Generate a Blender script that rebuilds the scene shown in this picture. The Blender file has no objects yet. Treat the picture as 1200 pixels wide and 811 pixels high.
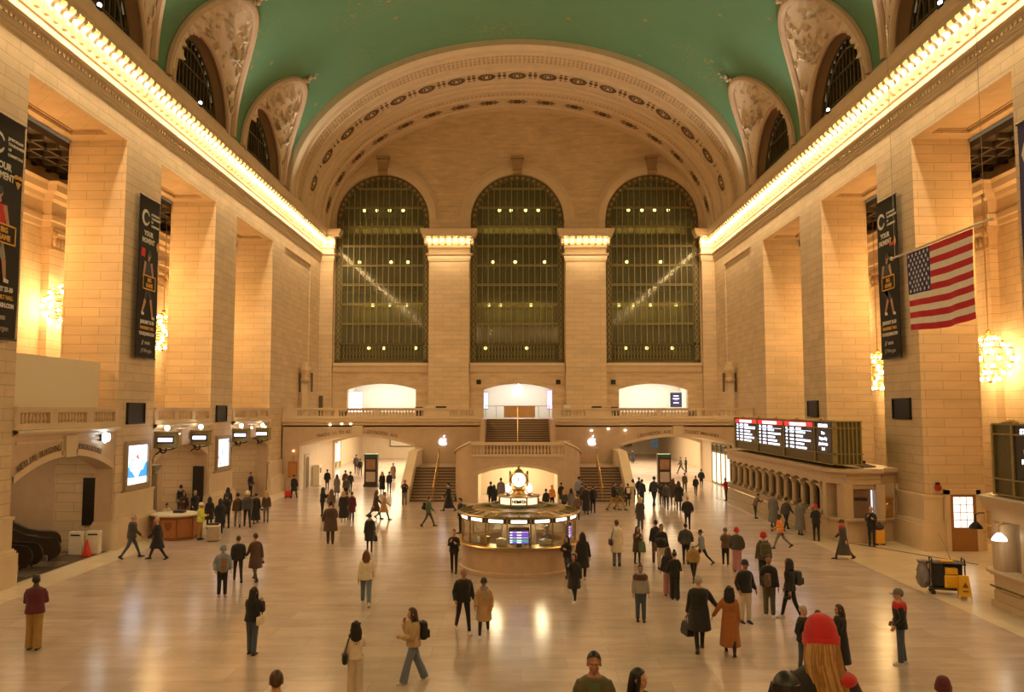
import bpy, bmesh, math, random
from mathutils import Vector, Matrix, Quaternion
random.seed(11)
PI=math.pi
S=bpy.context.scene
COL=S.collection
# ------------------------------------------------------------------ camera
F=950.0; CAMX,CAMY,CAMZ=-0.1,0.0,6.3
PITCH=math.atan(73.5/F); YAW=math.atan(5/F)
cd=bpy.data.cameras.new('camera'); cam=bpy.data.objects.new('camera',cd); COL.objects.link(cam)
cd.sensor_width=36.0; cd.lens=36.0*F/1200.0; cd.clip_start=0.1; cd.clip_end=500
cam.location=(CAMX,CAMY,CAMZ); cam.rotation_euler=(PI/2+PITCH,0,YAW)
S.camera=cam
_fw=Vector((-math.sin(YAW)*math.cos(PITCH),math.cos(YAW)*math.cos(PITCH),math.sin(PITCH)))
_rt=Vector((math.cos(YAW),math.sin(YAW),0)); _up=_rt.cross(_fw)
def U(px,py,X=None,Y=None,Z=None):
    d=_fw+_rt*((px-600)/F)-_up*((py-405.5)/F); c=Vector((CAMX,CAMY,CAMZ))
    t=(X-c.x)/d.x if X is not None else (Y-c.y)/d.y if Y is not None else (Z-c.z)/d.z
    return c+d*t
# ------------------------------------------------------------------ materials
MATS={}
def _new(name):
    m=bpy.data.materials.new(name); m.use_nodes=True
    nt=m.node_tree; b=nt.nodes['Principled BSDF']
    return m,nt,b
def srgb(r,g,b):
    f=lambda c:(c/255/12.92 if c/255<=0.04045 else ((c/255+0.055)/1.055)**2.4)
    return (f(r),f(g),f(b))
def mat(name,col,rough=0.6,metal=0.0,noise=0.12,nscale=6.0,bump=0.0,spec=0.5,coat=0.0,emit=None,estr=0.0,sheen=0.0):
    if name in MATS: return MATS[name]
    m,nt,b=_new(name); N=nt.nodes; L=nt.links
    b.inputs['Roughness'].default_value=rough; b.inputs['Metallic'].default_value=metal
    b.inputs['Specular IOR Level'].default_value=spec; b.inputs['Coat Weight'].default_value=coat
    b.inputs['Sheen Weight'].default_value=sheen
    tc=N.new('ShaderNodeTexCoord'); nz=N.new('ShaderNodeTexNoise'); nz.inputs['Scale'].default_value=nscale; nz.inputs['Detail'].default_value=3
    L.new(tc.outputs['Object'],nz.inputs['Vector'])
    mx=N.new('ShaderNodeMix'); mx.data_type='RGBA'
    mx.inputs[6].default_value=(*[c*(1-noise) for c in col],1); mx.inputs[7].default_value=(*[min(1,c*(1+noise)) for c in col],1)
    L.new(nz.outputs['Fac'],mx.inputs[0]); L.new(mx.outputs[2],b.inputs['Base Color'])
    if bump:
        bp=N.new('ShaderNodeBump'); bp.inputs['Strength'].default_value=bump; bp.inputs['Distance'].default_value=0.02
        L.new(nz.outputs['Fac'],bp.inputs['Height']); L.new(bp.outputs['Normal'],b.inputs['Normal'])
    if emit:
        b.inputs['Emission Color'].default_value=(*emit,1); b.inputs['Emission Strength'].default_value=estr
    MATS[name]=m; return m
def stone(name,col,bw=1.5,bh=0.62,joint=0.55,var=0.12,rough=0.65,mort=0.012,vert=True,nz=0.10,nsc=0.8,spec=0.4,bump=0.15):
    """coursed ashlar: joints run in (x+y, z) for walls, (x, y) for floors"""
    if name in MATS: return MATS[name]
    m,nt,b=_new(name); N=nt.nodes; L=nt.links
    b.inputs['Roughness'].default_value=rough; b.inputs['Specular IOR Level'].default_value=spec
    g=N.new('ShaderNodeNewGeometry'); sp=N.new('ShaderNodeSeparateXYZ'); L.new(g.outputs['Position'],sp.inputs[0])
    cb=N.new('ShaderNodeCombineXYZ')
    if vert:
        ad=N.new('ShaderNodeMath'); L.new(sp.outputs[0],ad.inputs[0]); L.new(sp.outputs[1],ad.inputs[1])
        L.new(ad.outputs[0],cb.inputs[0]); L.new(sp.outputs[2],cb.inputs[1])
    else:
        L.new(sp.outputs[0],cb.inputs[0]); L.new(sp.outputs[1],cb.inputs[1])
    br=N.new('ShaderNodeTexBrick'); br.inputs['Scale'].default_value=1.0
    br.inputs['Brick Width'].default_value=bw; br.inputs['Row Height'].default_value=bh
    br.inputs['Mortar Size'].default_value=mort; br.inputs['Mortar Smooth'].default_value=0.3; br.inputs['Bias'].default_value=0.0
    br.inputs['Color1'].default_value=(*[c*(1-var) for c in col],1); br.inputs['Color2'].default_value=(*[min(1,c*(1+var)) for c in col],1)
    br.inputs['Mortar'].default_value=(*[c*joint for c in col],1)
    L.new(cb.outputs[0],br.inputs['Vector'])
    n1=N.new('ShaderNodeTexNoise'); n1.inputs['Scale'].default_value=nsc; n1.inputs['Detail'].default_value=6; n1.inputs['Roughness'].default_value=0.65
    mp=N.new('ShaderNodeMapping'); mp.inputs['Scale'].default_value=(0.5,1,2.2) if vert else (0.5,1.6,1)
    L.new(g.outputs['Position'],mp.inputs[0]); L.new(mp.outputs[0],n1.inputs['Vector'])
    mr=N.new('ShaderNodeMapRange'); mr.inputs[1].default_value=0.25; mr.inputs[2].default_value=0.75; mr.inputs[3].default_value=1-nz*1.6; mr.inputs[4].default_value=1+nz
    L.new(n1.outputs['Fac'],mr.inputs[0])
    mx=N.new('ShaderNodeMix'); mx.data_type='RGBA'; mx.blend_type='MULTIPLY'; mx.inputs[0].default_value=1
    L.new(br.outputs['Color'],mx.inputs[6]); L.new(mr.outputs[0],mx.inputs[7]); L.new(mx.outputs[2],b.inputs['Base Color'])
    if bump:
        bp=N.new('ShaderNodeBump'); bp.inputs['Strength'].default_value=bump; bp.inputs['Distance'].default_value=0.02; bp.invert=True
        L.new(br.outputs['Fac'],bp.inputs['Height']); L.new(bp.outputs['Normal'],b.inputs['Normal'])
    MATS[name]=m; return m
def emis(name,col,strength):
    if name in MATS: return MATS[name]
    m,nt,b=_new(name)
    b.inputs['Base Color'].default_value=(*[min(1,c*.6) for c in col],1); b.inputs['Roughness'].default_value=.4
    b.inputs['Emission Color'].default_value=(*col,1); b.inputs['Emission Strength'].default_value=strength
    MATS[name]=m; return m
def glass(name,tint,clear=0.6,rough=0.05):
    if name in MATS: return MATS[name]
    m,nt,b=_new(name); N=nt.nodes; L=nt.links
    out=N['Material Output']; b.inputs['Base Color'].default_value=(*[c*.4 for c in tint],1); b.inputs['Roughness'].default_value=rough
    tr=N.new('ShaderNodeBsdfTransparent'); tr.inputs[0].default_value=(*tint,1)
    ms=N.new('ShaderNodeMixShader'); ms.inputs[0].default_value=clear
    L.new(b.outputs[0],ms.inputs[1]); L.new(tr.outputs[0],ms.inputs[2]); L.new(ms.outputs[0],out.inputs[0])
    MATS[name]=m; return m
# ------------------------------------------------------------------ mesh collector
class M:
    def __init__(s): s.v=[]; s.f=[]; s.mi=[]
    def add(s,v,f,mi=0):
        o=len(s.v); s.v+= [tuple(p) for p in v]; s.f+=[tuple(i+o for i in q) for q in f]; s.mi+=[mi]*len(f); return s
    def box(s,x0,y0,z0,x1,y1,z1,mi=0):
        x0,x1=sorted((x0,x1)); y0,y1=sorted((y0,y1)); z0,z1=sorted((z0,z1))
        v=[(x0,y0,z0),(x1,y0,z0),(x1,y1,z0),(x0,y1,z0),(x0,y0,z1),(x1,y0,z1),(x1,y1,z1),(x0,y1,z1)]
        return s.add(v,[(0,3,2,1),(4,5,6,7),(0,1,5,4),(1,2,6,5),(2,3,7,6),(3,0,4,7)],mi)
    def bbox(s,c,sz,bev=0.02,mi=0):
        """box with chamfered edges, centre c, size sz"""
        bm=bmesh.new(); bmesh.ops.create_cube(bm,size=1.0)
        for v in bm.verts: v.co=Vector((c[0]+v.co.x*sz[0],c[1]+v.co.y*sz[1],c[2]+v.co.z*sz[2]))
        bmesh.ops.bevel(bm,geom=bm.edges[:],offset=min(bev,min(sz)*.45),segments=2,affect='EDGES',profile=.5)
        return s.bm(bm,mi)
    def bm(s,bm,mi=0,xf=None):
        bm.verts.index_update()
        v=[(xf@p.co if xf else p.co)[:] for p in bm.verts]; f=[[q.index for q in fc.verts] for fc in bm.faces]
        bm.free(); return s.add(v,f,mi)
    def prism(s,poly,ax,a0,a1,mi=0,caps=True):
        n=len(poly)
        mk={'x':lambda u,v,a:(a,u,v),'y':lambda u,v,a:(u,a,v),'z':lambda u,v,a:(u,v,a)}[ax]
        v=[mk(u,w,a0) for u,w in poly]+[mk(u,w,a1) for u,w in poly]
        f=[(i,(i+1)%n,(i+1)%n+n,i+n) for i in range(n)]
        if caps: f+=[tuple(range(n-1,-1,-1)),tuple(range(n,2*n))]
        return s.add(v,f,mi)
    def strip(s,prof,ax,a0,a1,mi=0):
        """open profile swept along an axis"""
        n=len(prof); mk={'x':lambda u,v,a:(a,u,v),'y':lambda u,v,a:(u,a,v),'z':lambda u,v,a:(u,v,a)}[ax]
        v=[mk(u,w,a0) for u,w in prof]+[mk(u,w,a1) for u,w in prof]
        return s.add(v,[(i,i+1,i+1+n,i+n) for i in range(n-1)],mi)
    def lathe(s,prof,c=(0,0,0),seg=16,mi=0,a0=0.0,a1=2*PI,ax='z'):
        full=abs(a1-a0-2*PI)<1e-6; ns=seg if full else seg+1; n=len(prof); v=[]
        for k in range(ns):
            a=a0+(a1-a0)*k/seg
            for r,z in prof:
                p=(r*math.cos(a),r*math.sin(a),z)
                if ax=='y': p=(p[0],p[2],p[1])
                if ax=='x': p=(p[2],p[0],p[1])
                v.append((c[0]+p[0],c[1]+p[1],c[2]+p[2]))
        f=[]
        for k in range(seg):
            k2=(k+1)%ns
            for i in range(n-1): f.append((k*n+i,k2*n+i,k2*n+i+1,k*n+i+1))
        return s.add(v,f,mi)
    def cyl(s,c,r,h,seg=16,mi=0,r2=None,ax='z'):
        r2=r if r2 is None else r2
        return s.lathe([(0.0001,0),(r,0),(r2,h),(0.0001,h)],c,seg,mi,ax=ax)
    def tube(s,pts,rad,seg=8,mi=0,closed_ends=True):
        pts=[Vector(p) for p in pts]; n=len(pts)
        if not hasattr(rad,'__len__'): rad=[rad]*n
        v=[]; up=None
        for i,p in enumerate(pts):
            d=(pts[min(i+1,n-1)]-pts[max(i-1,0)]).normalized()
            if up is None: up=Vector((0,0,1)) if abs(d.z)<.9 else Vector((0,1,0))
            sx=d.cross(up)
            if sx.length<1e-5: sx=d.cross(Vector((1,0,0)))
            sx.normalize(); sy=sx.cross(d).normalized(); up=sy
            for k in range(seg):
                a=2*PI*k/seg; r=rad[i]
                rr=r if hasattr(r,'__len__') else (r,r)
                v.append(p+sx*(math.cos(a)*rr[0])+sy*(math.sin(a)*rr[1]))
        f=[(i*seg+k,i*seg+(k+1)%seg,(i+1)*seg+(k+1)%seg,(i+1)*seg+k) for i in range(n-1) for k in range(seg)]
        if closed_ends: f+=[tuple(range(seg-1,-1,-1)),tuple((n-1)*seg+k for k in range(seg))]
        return s.add(v,f,mi)
    def sph(s,c,r,seg=12,rings=8,mi=0):
        r=r if hasattr(r,'__len__') else (r,r,r)
        v=[(c[0],c[1],c[2]-r[2])]
        for j in range(1,rings):
            t=-PI/2+PI*j/rings
            for k in range(seg):
                a=2*PI*k/seg; v.append((c[0]+r[0]*math.cos(t)*math.cos(a),c[1]+r[1]*math.cos(t)*math.sin(a),c[2]+r[2]*math.sin(t)))
        v.append((c[0],c[1],c[2]+r[2])); f=[(0,1+(k+1)%seg,1+k) for k in range(seg)]
        for j in range(rings-2):
            for k in range(seg):
                a=1+j*seg+k; b=1+j*seg+(k+1)%seg; f.append((a,b,b+seg,a+seg))
        t=len(v)-1; o=1+(rings-2)*seg
        f+=[(o+k,o+(k+1)%seg,t) for k in range(seg)]
        return s.add(v,f,mi)
    def grid(s,fn,nu,nv,mi=0):
        v=[fn(i/nu,j/nv) for i in range(nu+1) for j in range(nv+1)]
        f=[(i*(nv+1)+j,(i+1)*(nv+1)+j,(i+1)*(nv+1)+j+1,i*(nv+1)+j+1) for i in range(nu) for j in range(nv)]
        return s.add(v,f,mi)
    def loft(s,rings,mi=0,caps=True):
        n=len(rings[0]); v=[p for r in rings for p in r]
        f=[(i*n+k,i*n+(k+1)%n,(i+1)*n+(k+1)%n,(i+1)*n+k) for i in range(len(rings)-1) for k in range(n)]
        if caps: f+=[tuple(range(n-1,-1,-1)),tuple((len(rings)-1)*n+k for k in range(n))]
        return s.add(v,f,mi)
    def ribbon(s,rings,mi=0):
        n=len(rings[0]); v=[p for r in rings for p in r]
        return s.add(v,[(i*n+k,i*n+k+1,(i+1)*n+k+1,(i+1)*n+k) for i in range(len(rings)-1) for k in range(n-1)],mi)
    def mesh(s,name,mats,smooth=False):
        me=bpy.data.meshes.new(name); me.from_pydata(s.v,[],s.f)
        for m in (mats if isinstance(mats,(list,tuple)) else [mats]): me.materials.append(m)
        me.polygons.foreach_set('material_index',s.mi)
        if smooth: me.polygons.foreach_set('use_smooth',[True]*len(me.polygons))
        bm=bmesh.new(); bm.from_mesh(me); bmesh.ops.recalc_face_normals(bm,faces=bm.faces); bm.to_mesh(me); bm.free()
        if smooth:
            try: me.set_sharp_from_angle(angle=math.radians(40))
            except Exception: pass
        me.update(); return me
    def build(s,name,mats,parent=None,smooth=False,loc=None,rz=0,**kw):
        o=bpy.data.objects.new(name,s.mesh(name,mats,smooth)); COL.objects.link(o)
        if parent: o.parent=parent
        if loc: o.location=loc
        if rz: o.rotation_euler=(0,0,rz)
        return tag(o,**kw)
def tag(o,label=None,cat=None,group=None,kind=None):
    if label: o['label']=label
    if cat: o['category']=cat
    if group: o['group']=group
    if kind: o['kind']=kind
    return o
def thing(name,label,cat,loc=(0,0,0),rz=0,group=None,kind=None):
    o=bpy.data.objects.new(name,None); o.empty_display_size=.2; COL.objects.link(o)
    o.location=loc; o.rotation_euler=(0,0,rz); return tag(o,label,cat,group,kind)
def children_of(o): return [c for c in bpy.data.objects if c.parent==o]
def copy_tree(o,loc=None,rz=None,label=None,group=None,kids=None):
    c=o.copy(); COL.objects.link(c)
    if loc is not None: c.location=loc
    if rz is not None: c.rotation_euler=(0,0,rz)
    if label: c['label']=label
    if group: c['group']=group
    for ch in (kids if kids is not None else list(o.children)):
        d=ch.copy(); COL.objects.link(d); d.parent=c
        for g in list(ch.children):
            e=g.copy(); COL.objects.link(e); e.parent=d
    return c
def text(name,body,size,matl,parent,loc,rot,ext=0.004,align='CENTER',sx=1.0,bold=0.0):
    cu=bpy.data.curves.new(name,'FONT'); cu.body=body; cu.size=size; cu.align_x=align; cu.align_y='CENTER'; cu.extrude=ext; cu.offset=bold; cu.resolution_u=2
    cu.materials.append(matl)
    o=bpy.data.objects.new(name,cu); COL.objects.link(o); o.parent=parent; o.location=loc; o.rotation_euler=rot; o.scale=(sx,1,1)
    return o
R_FACE_NEG_Y=(PI/2,0,0)           # reads towards the camera
R_FACE_POS_X=(PI/2,0,PI/2)        # on the left wall, reads into the hall
R_FACE_NEG_X=(PI/2,0,-PI/2)       # on the right wall
def arc(c,hw,zs,zc,n=24,a0=0.0,a1=PI):
    """elliptic arch points from +hw to -hw"""
    return [(c+hw*math.cos(a0+(a1-a0)*i/n),zs+(zc-zs)*math.sin(a0+(a1-a0)*i/n)) for i in range(n+1)]
def seg_arc(c,hw,zs,zc,n=20):
    h=zc-zs; r=(hw*hw+h*h)/(2*h); a=math.asin(min(1,hw/r))
    return [(c+r*math.sin(a-2*a*i/n),zc-r+r*math.cos(a-2*a*i/n)) for i in range(n+1)]
# ------------------------------------------------------------------ shared materials
ST=stone('caen_stone',(.66,.52,.35),bw=1.6,bh=.42,joint=.58,var=.05,nz=.10,mort=.013)
STE=stone('end_wall_stone',(.64,.49,.32),bw=2.6,bh=.84,joint=.8,var=.035,nz=.2,nsc=1.1,mort=.012)
STP=mat('plain_limestone',(.66,.53,.37),rough=.6,noise=.10,nscale=1.5)
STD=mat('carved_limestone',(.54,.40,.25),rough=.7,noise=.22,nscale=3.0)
STB=mat('bottega_marble',(.56,.42,.29),rough=.3,noise=.16,nscale=2.2,spec=.5)
DK=mat('dark_recess',(.03,.022,.014),rough=.6)
FLOOR=stone('tennessee_marble',(.51,.405,.345),bw=2.3,bh=.92,joint=.72,var=.09,rough=.20,mort=.008,vert=False,nz=.14,nsc=1.3,spec=.5,bump=.02)
FLOORB=stone('pale_floor_border',(.66,.55,.40),bw=1.6,bh=1.6,joint=.8,var=.05,rough=.24,mort=.008,vert=False,nz=.08,bump=.02)
BRONZE=mat('green_bronze',(.27,.225,.09),rough=.45,metal=.25,noise=.3,nscale=8)
BRONZED=mat('dark_bronze',(.12,.10,.05),rough=.5,metal=.5,noise=.3,nscale=8)
BRASS=mat('brass',(.62,.42,.16),rough=.28,metal=1.0,noise=.1)
BLACK=mat('black_paint',(.012,.011,.010),rough=.45)
IRON=mat('dark_iron',(.03,.028,.024),rough=.4,metal=.6)
BULB=emis('warm_bulb',(1.0,.68,.32),48.0)
GLOBE=emis('globe_lamp',(1.0,.88,.68),14.0)
W=18.2; ZO=18.75; ZT=5.5
PIERS=[(25.6,29.2,'nearest'),(36.8,40.5,'second'),(48.0,51.7,'third')]
BAYS=[(29.2,36.8),(40.5,48.0),(51.7,59.5)]
STRUCT=dict(kind='structure')
def st(name,label,cat,**k): return thing(name,label,cat,kind='structure',**k)
# ------------------------------------------------------------------ floor
m=M(); m.box(-32,-14,-.3,32,118,0)
m.build('floor',FLOOR,label='polished pale marble floor of the concourse',cat='floor',kind='structure')
m=M(); m.box(-18.2,-14,0,-16.75,62.9,.006); 
m.build('floor_border',FLOORB,label='pale stone strip along the foot of the left wall',cat='floor',kind='structure')
m=M(); m.prism([(13.9,12),(21,12),(21,27.2),(23.4,38.4),(15,40.0),(15,58),(13.9,58)],'z',0,.006)
m.build('floor_border',FLOORB,label='pale stone floor between the two ticket counters on the right',cat='floor',kind='structure')
m=M(); m.tube([(15.2,39.3,.009),(18.6,33.5,.009)],.02,4); m.build('floor_joint',DK,label='thin dark joint running across the pale floor on the right',cat='floor',kind='structure')
# ------------------------------------------------------------------ side walls
def cornice_profile():
    # (offset into the hall, z)
    return [(0,19.85),(.06,19.9),(.06,20.0),(.10,20.02),(.10,20.14),(.13,20.16),(.13,20.40),(.26,20.46),(.32,20.56),(.05,20.62),(.05,21.04),
            (.12,21.10),(.15,21.2),(.10,21.24),(.10,22.10),(.60,22.10),(.60,22.32),(.66,22.36),(.72,22.5),(.78,22.72),(.78,22.8),(0,22.86)]
def console(m,o0,a,zt=22.10,d=.54,h=.78,w=.24,side=-1):
    """S-shaped bracket against the left (side -1) or right wall at Y=a"""
    pr=[(0,zt),(d,zt),(d+.02,zt-.12),(d-.06,zt-.22),(d*.62,zt-.3),(d*.45,zt-.45),(d*.42,zt-.6),(d*.2,zt-h),(0,zt-h)]
    poly=[(-side*0+side*(W-.1-u),z) for u,z in pr]
    m.prism(poly,'y',a-w/2,a+w/2)
LAMPS=[]
bm_=M(); bm_.sph((0,0,0),(.10,.10,.11),10,6,0); bm_.cyl((0,0,.11),.06,.12,8,1)
bulb_mesh=bm_.mesh('cornice_lamp',[BULB,BRASS],True)
def lamp(loc,label,group):
    o=bpy.data.objects.new('cornice_lamp',bulb_mesh); COL.objects.link(o); o.location=loc; tag(o,label,'lamp',group)
for sg,side in ((-1,'left'),(1,'right')):
    w=M()
    X0,X1=sg*W,sg*20.9
    w.box(X0,-14,18.95,X1,74.5,23.2)
    w.box(X0,-14,0,X1,25.6,18.95)
    w.box(X0,59.5,0,X1,62.7,18.95); w.box(sg*18.33,62.7,0,X1,74.5,18.95)
    w.box(sg*18.2,70.6,5.5,sg*18.4,74.5,18.95)
    # coffered soffits of the openings
    for y0,y1 in BAYS:
        a,b=18.2,20.9
        w.box(sg*a,y0,18.75,sg*(a+.5),y1,18.96); w.box(sg*(b-.5),y0,18.75,sg*b,y1,18.96)
        w.box(sg*(a+.5),y0,18.75,sg*(b-.5),y0+.8,18.96); w.box(sg*(a+.5),y1-.8,18.75,sg*(b-.5),y1,18.96)
    w.build('wall_%s'%side,ST,label='%s side wall of cream stone above and beyond the tall openings'%side,cat='wall',kind='structure')
    dk=M()
    for y0,y1 in BAYS:
        a,b=18.74,20.36; p=y0+.85; q=y1-.85; t=.09
        dk.box(sg*a,p,18.90,sg*(a+t),q,18.955); dk.box(sg*(b-t),p,18.90,sg*b,q,18.955)
        dk.box(sg*a,p,18.90,sg*b,p+t,18.955); dk.box(sg*a,q-t,18.90,sg*b,q,18.955)
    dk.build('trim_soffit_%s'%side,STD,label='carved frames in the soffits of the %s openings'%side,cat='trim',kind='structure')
    # piers
    for y0,y1,nm in PIERS:
        if nm=='nearest' : y0=25.6
        p=st('column','%s stone pier of the %s wall, counted from the camera'%(nm,side),'pier',loc=(0,0,0))
        s=M(); s.box(X0,y0,0,X1,y1,18.95); s.build('shaft',ST,p)
        b=M(); b.box(sg*17.93,y0-.22,0,sg*19.1,y1+.22,1.15); b.box(sg*17.98,y0-.17,1.15,sg*19.05,y1+.17,1.25); b.box(sg*18.03,y0-.12,1.25,sg*19.0,y1+.12,1.32)
        b.box(sg*18.1,y0-.08,1.32,sg*18.95,y1+.08,2.35); b.box(sg*18.05,y0-.12,2.35,sg*19.0,y1+.12,2.45)
        b.build('plinth',STP,p)
    b=M(); b.box(sg*17.93,59.3,0,sg*18.2,62.9,1.15); b.box(sg*18.0,59.4,1.15,sg*18.2,62.8,1.3); b.box(sg*18.1,59.42,1.3,sg*18.2,62.78,2.35); b.box(sg*18.05,59.4,2.35,sg*18.2,62.8,2.45)
    b.build('baseboard_%s'%side,STP,label='stone plinth at the foot of the far %s pier'%side,cat='plinth',kind='structure')
    # cornice
    c=M(); pr=[(sg*(W-o),z) for o,z in cornice_profile()]
    c.strip(pr,'y',-14,74.4)
    y=21.0
    n=0
    while y<73.3:
        console(c,0,y,side=sg); y+=.63
    # dentils
    y=22.
    while y<73.8:
        c.box(sg*(W-.13),y,20.2,sg*(W-.19),y+.14,20.36); y+=.28
    c.build('cornice',STP,label='deep bracketed stone cornice running along the %s wall'%side,cat='cornice',kind='structure')
    y=21.0+.315
    while y<73.2:
        lamp((sg*(W-.40),y,21.78),'round warm bulb glowing between the brackets of the %s wall cornice'%side,'bulbs in the %s cornice'%side); y+=.63
    # aisle behind the piers
    rz0=5.5 if sg<0 else 0
    a=M(); XR=sg*23.5
    a.box(XR,22,0,sg*24.2,62,18.9)
    a.box(sg*18.3,58.9,0,sg*24,60.6,18.9) if False else a.box(sg*20.9,59.5,0,sg*24,62,18.9)
    a.box(sg*20.9,22,0,sg*24,25.6,18.9)
    a.build('wall_aisle_%s'%side,ST,label='stone rear wall of the %s side aisle behind the piers'%side,cat='wall',kind='structure')
    # entablature with a break over each pilaster
    e=M(); prof=[(0,15.2),(.1,15.25),(.1,15.5),(.18,15.55),(.18,15.8),(.05,15.85),(.05,16.5),(.25,16.6),(.3,16.8),(.55,16.9),(.6,17.2),(.7,17.35),(0,17.4)]
    e.strip([(sg*(23.5-o),z) for o,z in prof],'y',22,60)
    for y0,y1,nm in PIERS:
        yc=(y0+y1)/2+1.7
        e.loft([[(sg*(23.5),yc-1.1-o,z),(sg*(23.05-o),yc-1.1-o,z),(sg*(23.05-o),yc+1.1+o,z),(sg*23.5,yc+1.1+o,z)] for o,z in prof])
    e.build('entablature',STP,label='moulded entablature under the dark ceiling of the %s aisle'%side,cat='cornice',kind='structure')
    for k,(y0,y1,nm) in enumerate(PIERS):
        yc=(y0+y1)/2+1.7
        p=st('pilaster','flat pilaster with carved capital on the %s aisle wall behind the %s pier'%(side,nm),'pilaster')
        s=M(); s.box(sg*23.5,yc-.95,rz0,sg*23.1,yc+.95,14.1); s.box(sg*23.5,yc-1.1,rz0,sg*23.0,yc+1.1,rz0+.6); s.build('shaft',ST,p)
        q=M(); 
        q.loft([[(sg*23.5,yc-.95-o,z),(sg*(23.1-o),yc-.95-o,z),(sg*(23.1-o),yc+.95+o,z),(sg*23.5,yc+.95+o,z)] for o,z in [(0.0,14.1),(.08,14.15),(.08,14.25),(.02,14.3),(.1,14.9),(.2,15.0),(.2,15.2)]])
        for j in range(6): q.sph((sg*22.98,yc-.8+j*.32,14.55),(.09,.13,.24),8,6)
        for j in (-1,1): q.sph((sg*22.95,yc+j*.9,14.9),(.16,.2,.2),8,6)
        q.build('capital',STD,p,True)
    # aisle ceiling
    cl=M(); cl.box(sg*20.9,22,18.3,sg*24,62,18.6)
    for j in range(34): cl.box(sg*20.9,22.6+j*1.2,18.05,sg*24,22.8+j*1.2,18.3)
    for j in range(3): cl.box(sg*(21.4+j*.8),22,18.05,sg*(21.55+j*.8),62,18.3)
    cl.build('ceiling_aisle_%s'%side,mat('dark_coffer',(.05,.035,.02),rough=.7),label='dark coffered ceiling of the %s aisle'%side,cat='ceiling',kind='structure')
    # tall bronze aisle windows
    for k,(y0,y1) in enumerate(BAYS):
        yc=(y0+y1)/2+1.4; hw=2.6
        p=st('window_%d'%(10+k+(3 if sg>0 else 0)),'tall bronze framed window of the %s aisle, %s bay from the camera'%(side,('nearest','middle','farthest')[k]),'window')
        f=M(); xa,xb=sg*23.5,sg*23.32
        for yy in (yc-hw,yc+hw-.3): f.box(xa,yy,7.0,sg*23.28,yy+.3,15.0)
        for zz in (7.0,14.7): f.box(xa,yc-hw,zz,sg*23.28,yc+hw,zz+.3)
        for j in range(1,10): f.box(xa,yc-hw+j*.52-.035,7,xb,yc-hw+j*.52+.035,15)
        for j in range(1,7): f.box(xa,yc-hw,7.2+j*1.1,xb,yc+hw,7.28+j*1.1)
        f.build('window_frame',BRONZE,p)
        g=M(); g.box(sg*23.49,yc-hw,7,sg*23.44,yc+hw,15); g.build('glass',mat('dark_pane',(.05,.055,.04),rough=.12,spec=.7),p)
# lower left walls with low arches
for k,(y0,y1) in enumerate(BAYS):
    yc=(y0+y1)/2; nm=('nearest','middle','farthest')[k]
    hw=(y1-y0)/2-.15; 
    p=st('wall_bay','low marble wall with segmental arch in the %s bay of the left side'%nm,'wall')
    m=M(); poly=[(y1,0),(y1,ZT-.1),(y0,ZT-.1),(y0,0),(yc-hw,0)]+seg_arc(yc,hw,3.6,4.4)[::-1]+[(yc+hw,0)]
    m.prism(poly,'x',-18.25,-19.0); m.build('arch_wall',STB,p)
    t=M()
    # archivolt, panel mouldings, keystone, string course
    a1=seg_arc(yc,hw-.02,3.6,4.4); a2=seg_arc(yc,hw+.0,3.86,4.66)
    t.ribbon([[(-18.25,*q) for q in a2],[(-18.19,*q) for q in a2],[(-18.19,*q) for q in a1],[(-18.25,*q) for q in a1]])
    t.prism([(yc-.35,4.36),(yc+.35,4.36),(yc+.42,5.2),(yc-.42,5.2)],'x',-18.25,-18.12)
    for s_ in (-1,1):
        for zz in (5.0,):
            t.box(-18.25,yc+s_*.55,zz,-18.19,yc+s_*(hw-.1),zz+.08)
        t.box(-18.25,yc+s_*.5,4.45,-18.19,yc+s_*.58,5.08)
    t.build('moulding',STP,p)
    c=M(); c.strip([(-18.2,5.28),(-18.06,5.36),(-18.0,5.42),(-18.0,5.5),(-18.3,5.52)],'y',y0,y1); c.build('string_course',mat('pale_course_stone',(.72,.6,.44),rough=.4,noise=.05),p)  # string course in a paler stone tone
    # balcony slab, passage behind
    q=M(); q.box(-18.3,y0,4.75,-23.5,y1,ZT); q.box(-23.5,y0,4.75,-30,y1,5.0); q.box(-20.9,y1,0,-30,y1+3,5); q.box(-29.6,y0,0,-30,y1,5)
    q.box(-20.9,y0-3,0,-30,y0,5)
    # shallow barrel under the slab
    q.build('passage',STB,p)
def baluster_mesh(h,r,matl):
    b=M(); b.lathe([(.0001,0),(r*.95,0),(r*.95,h*.06),(r*.6,h*.1),(r*.55,h*.16),(r,h*.36),(r*.85,h*.5),(r*.5,h*.78),(r*.55,h*.88),(r*.9,h*.92),(r*.9,h),(.0001,h)],seg=10)
    return b.mesh('baluster',matl,True)
BAL=baluster_mesh(.42,.085,STP)
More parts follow.
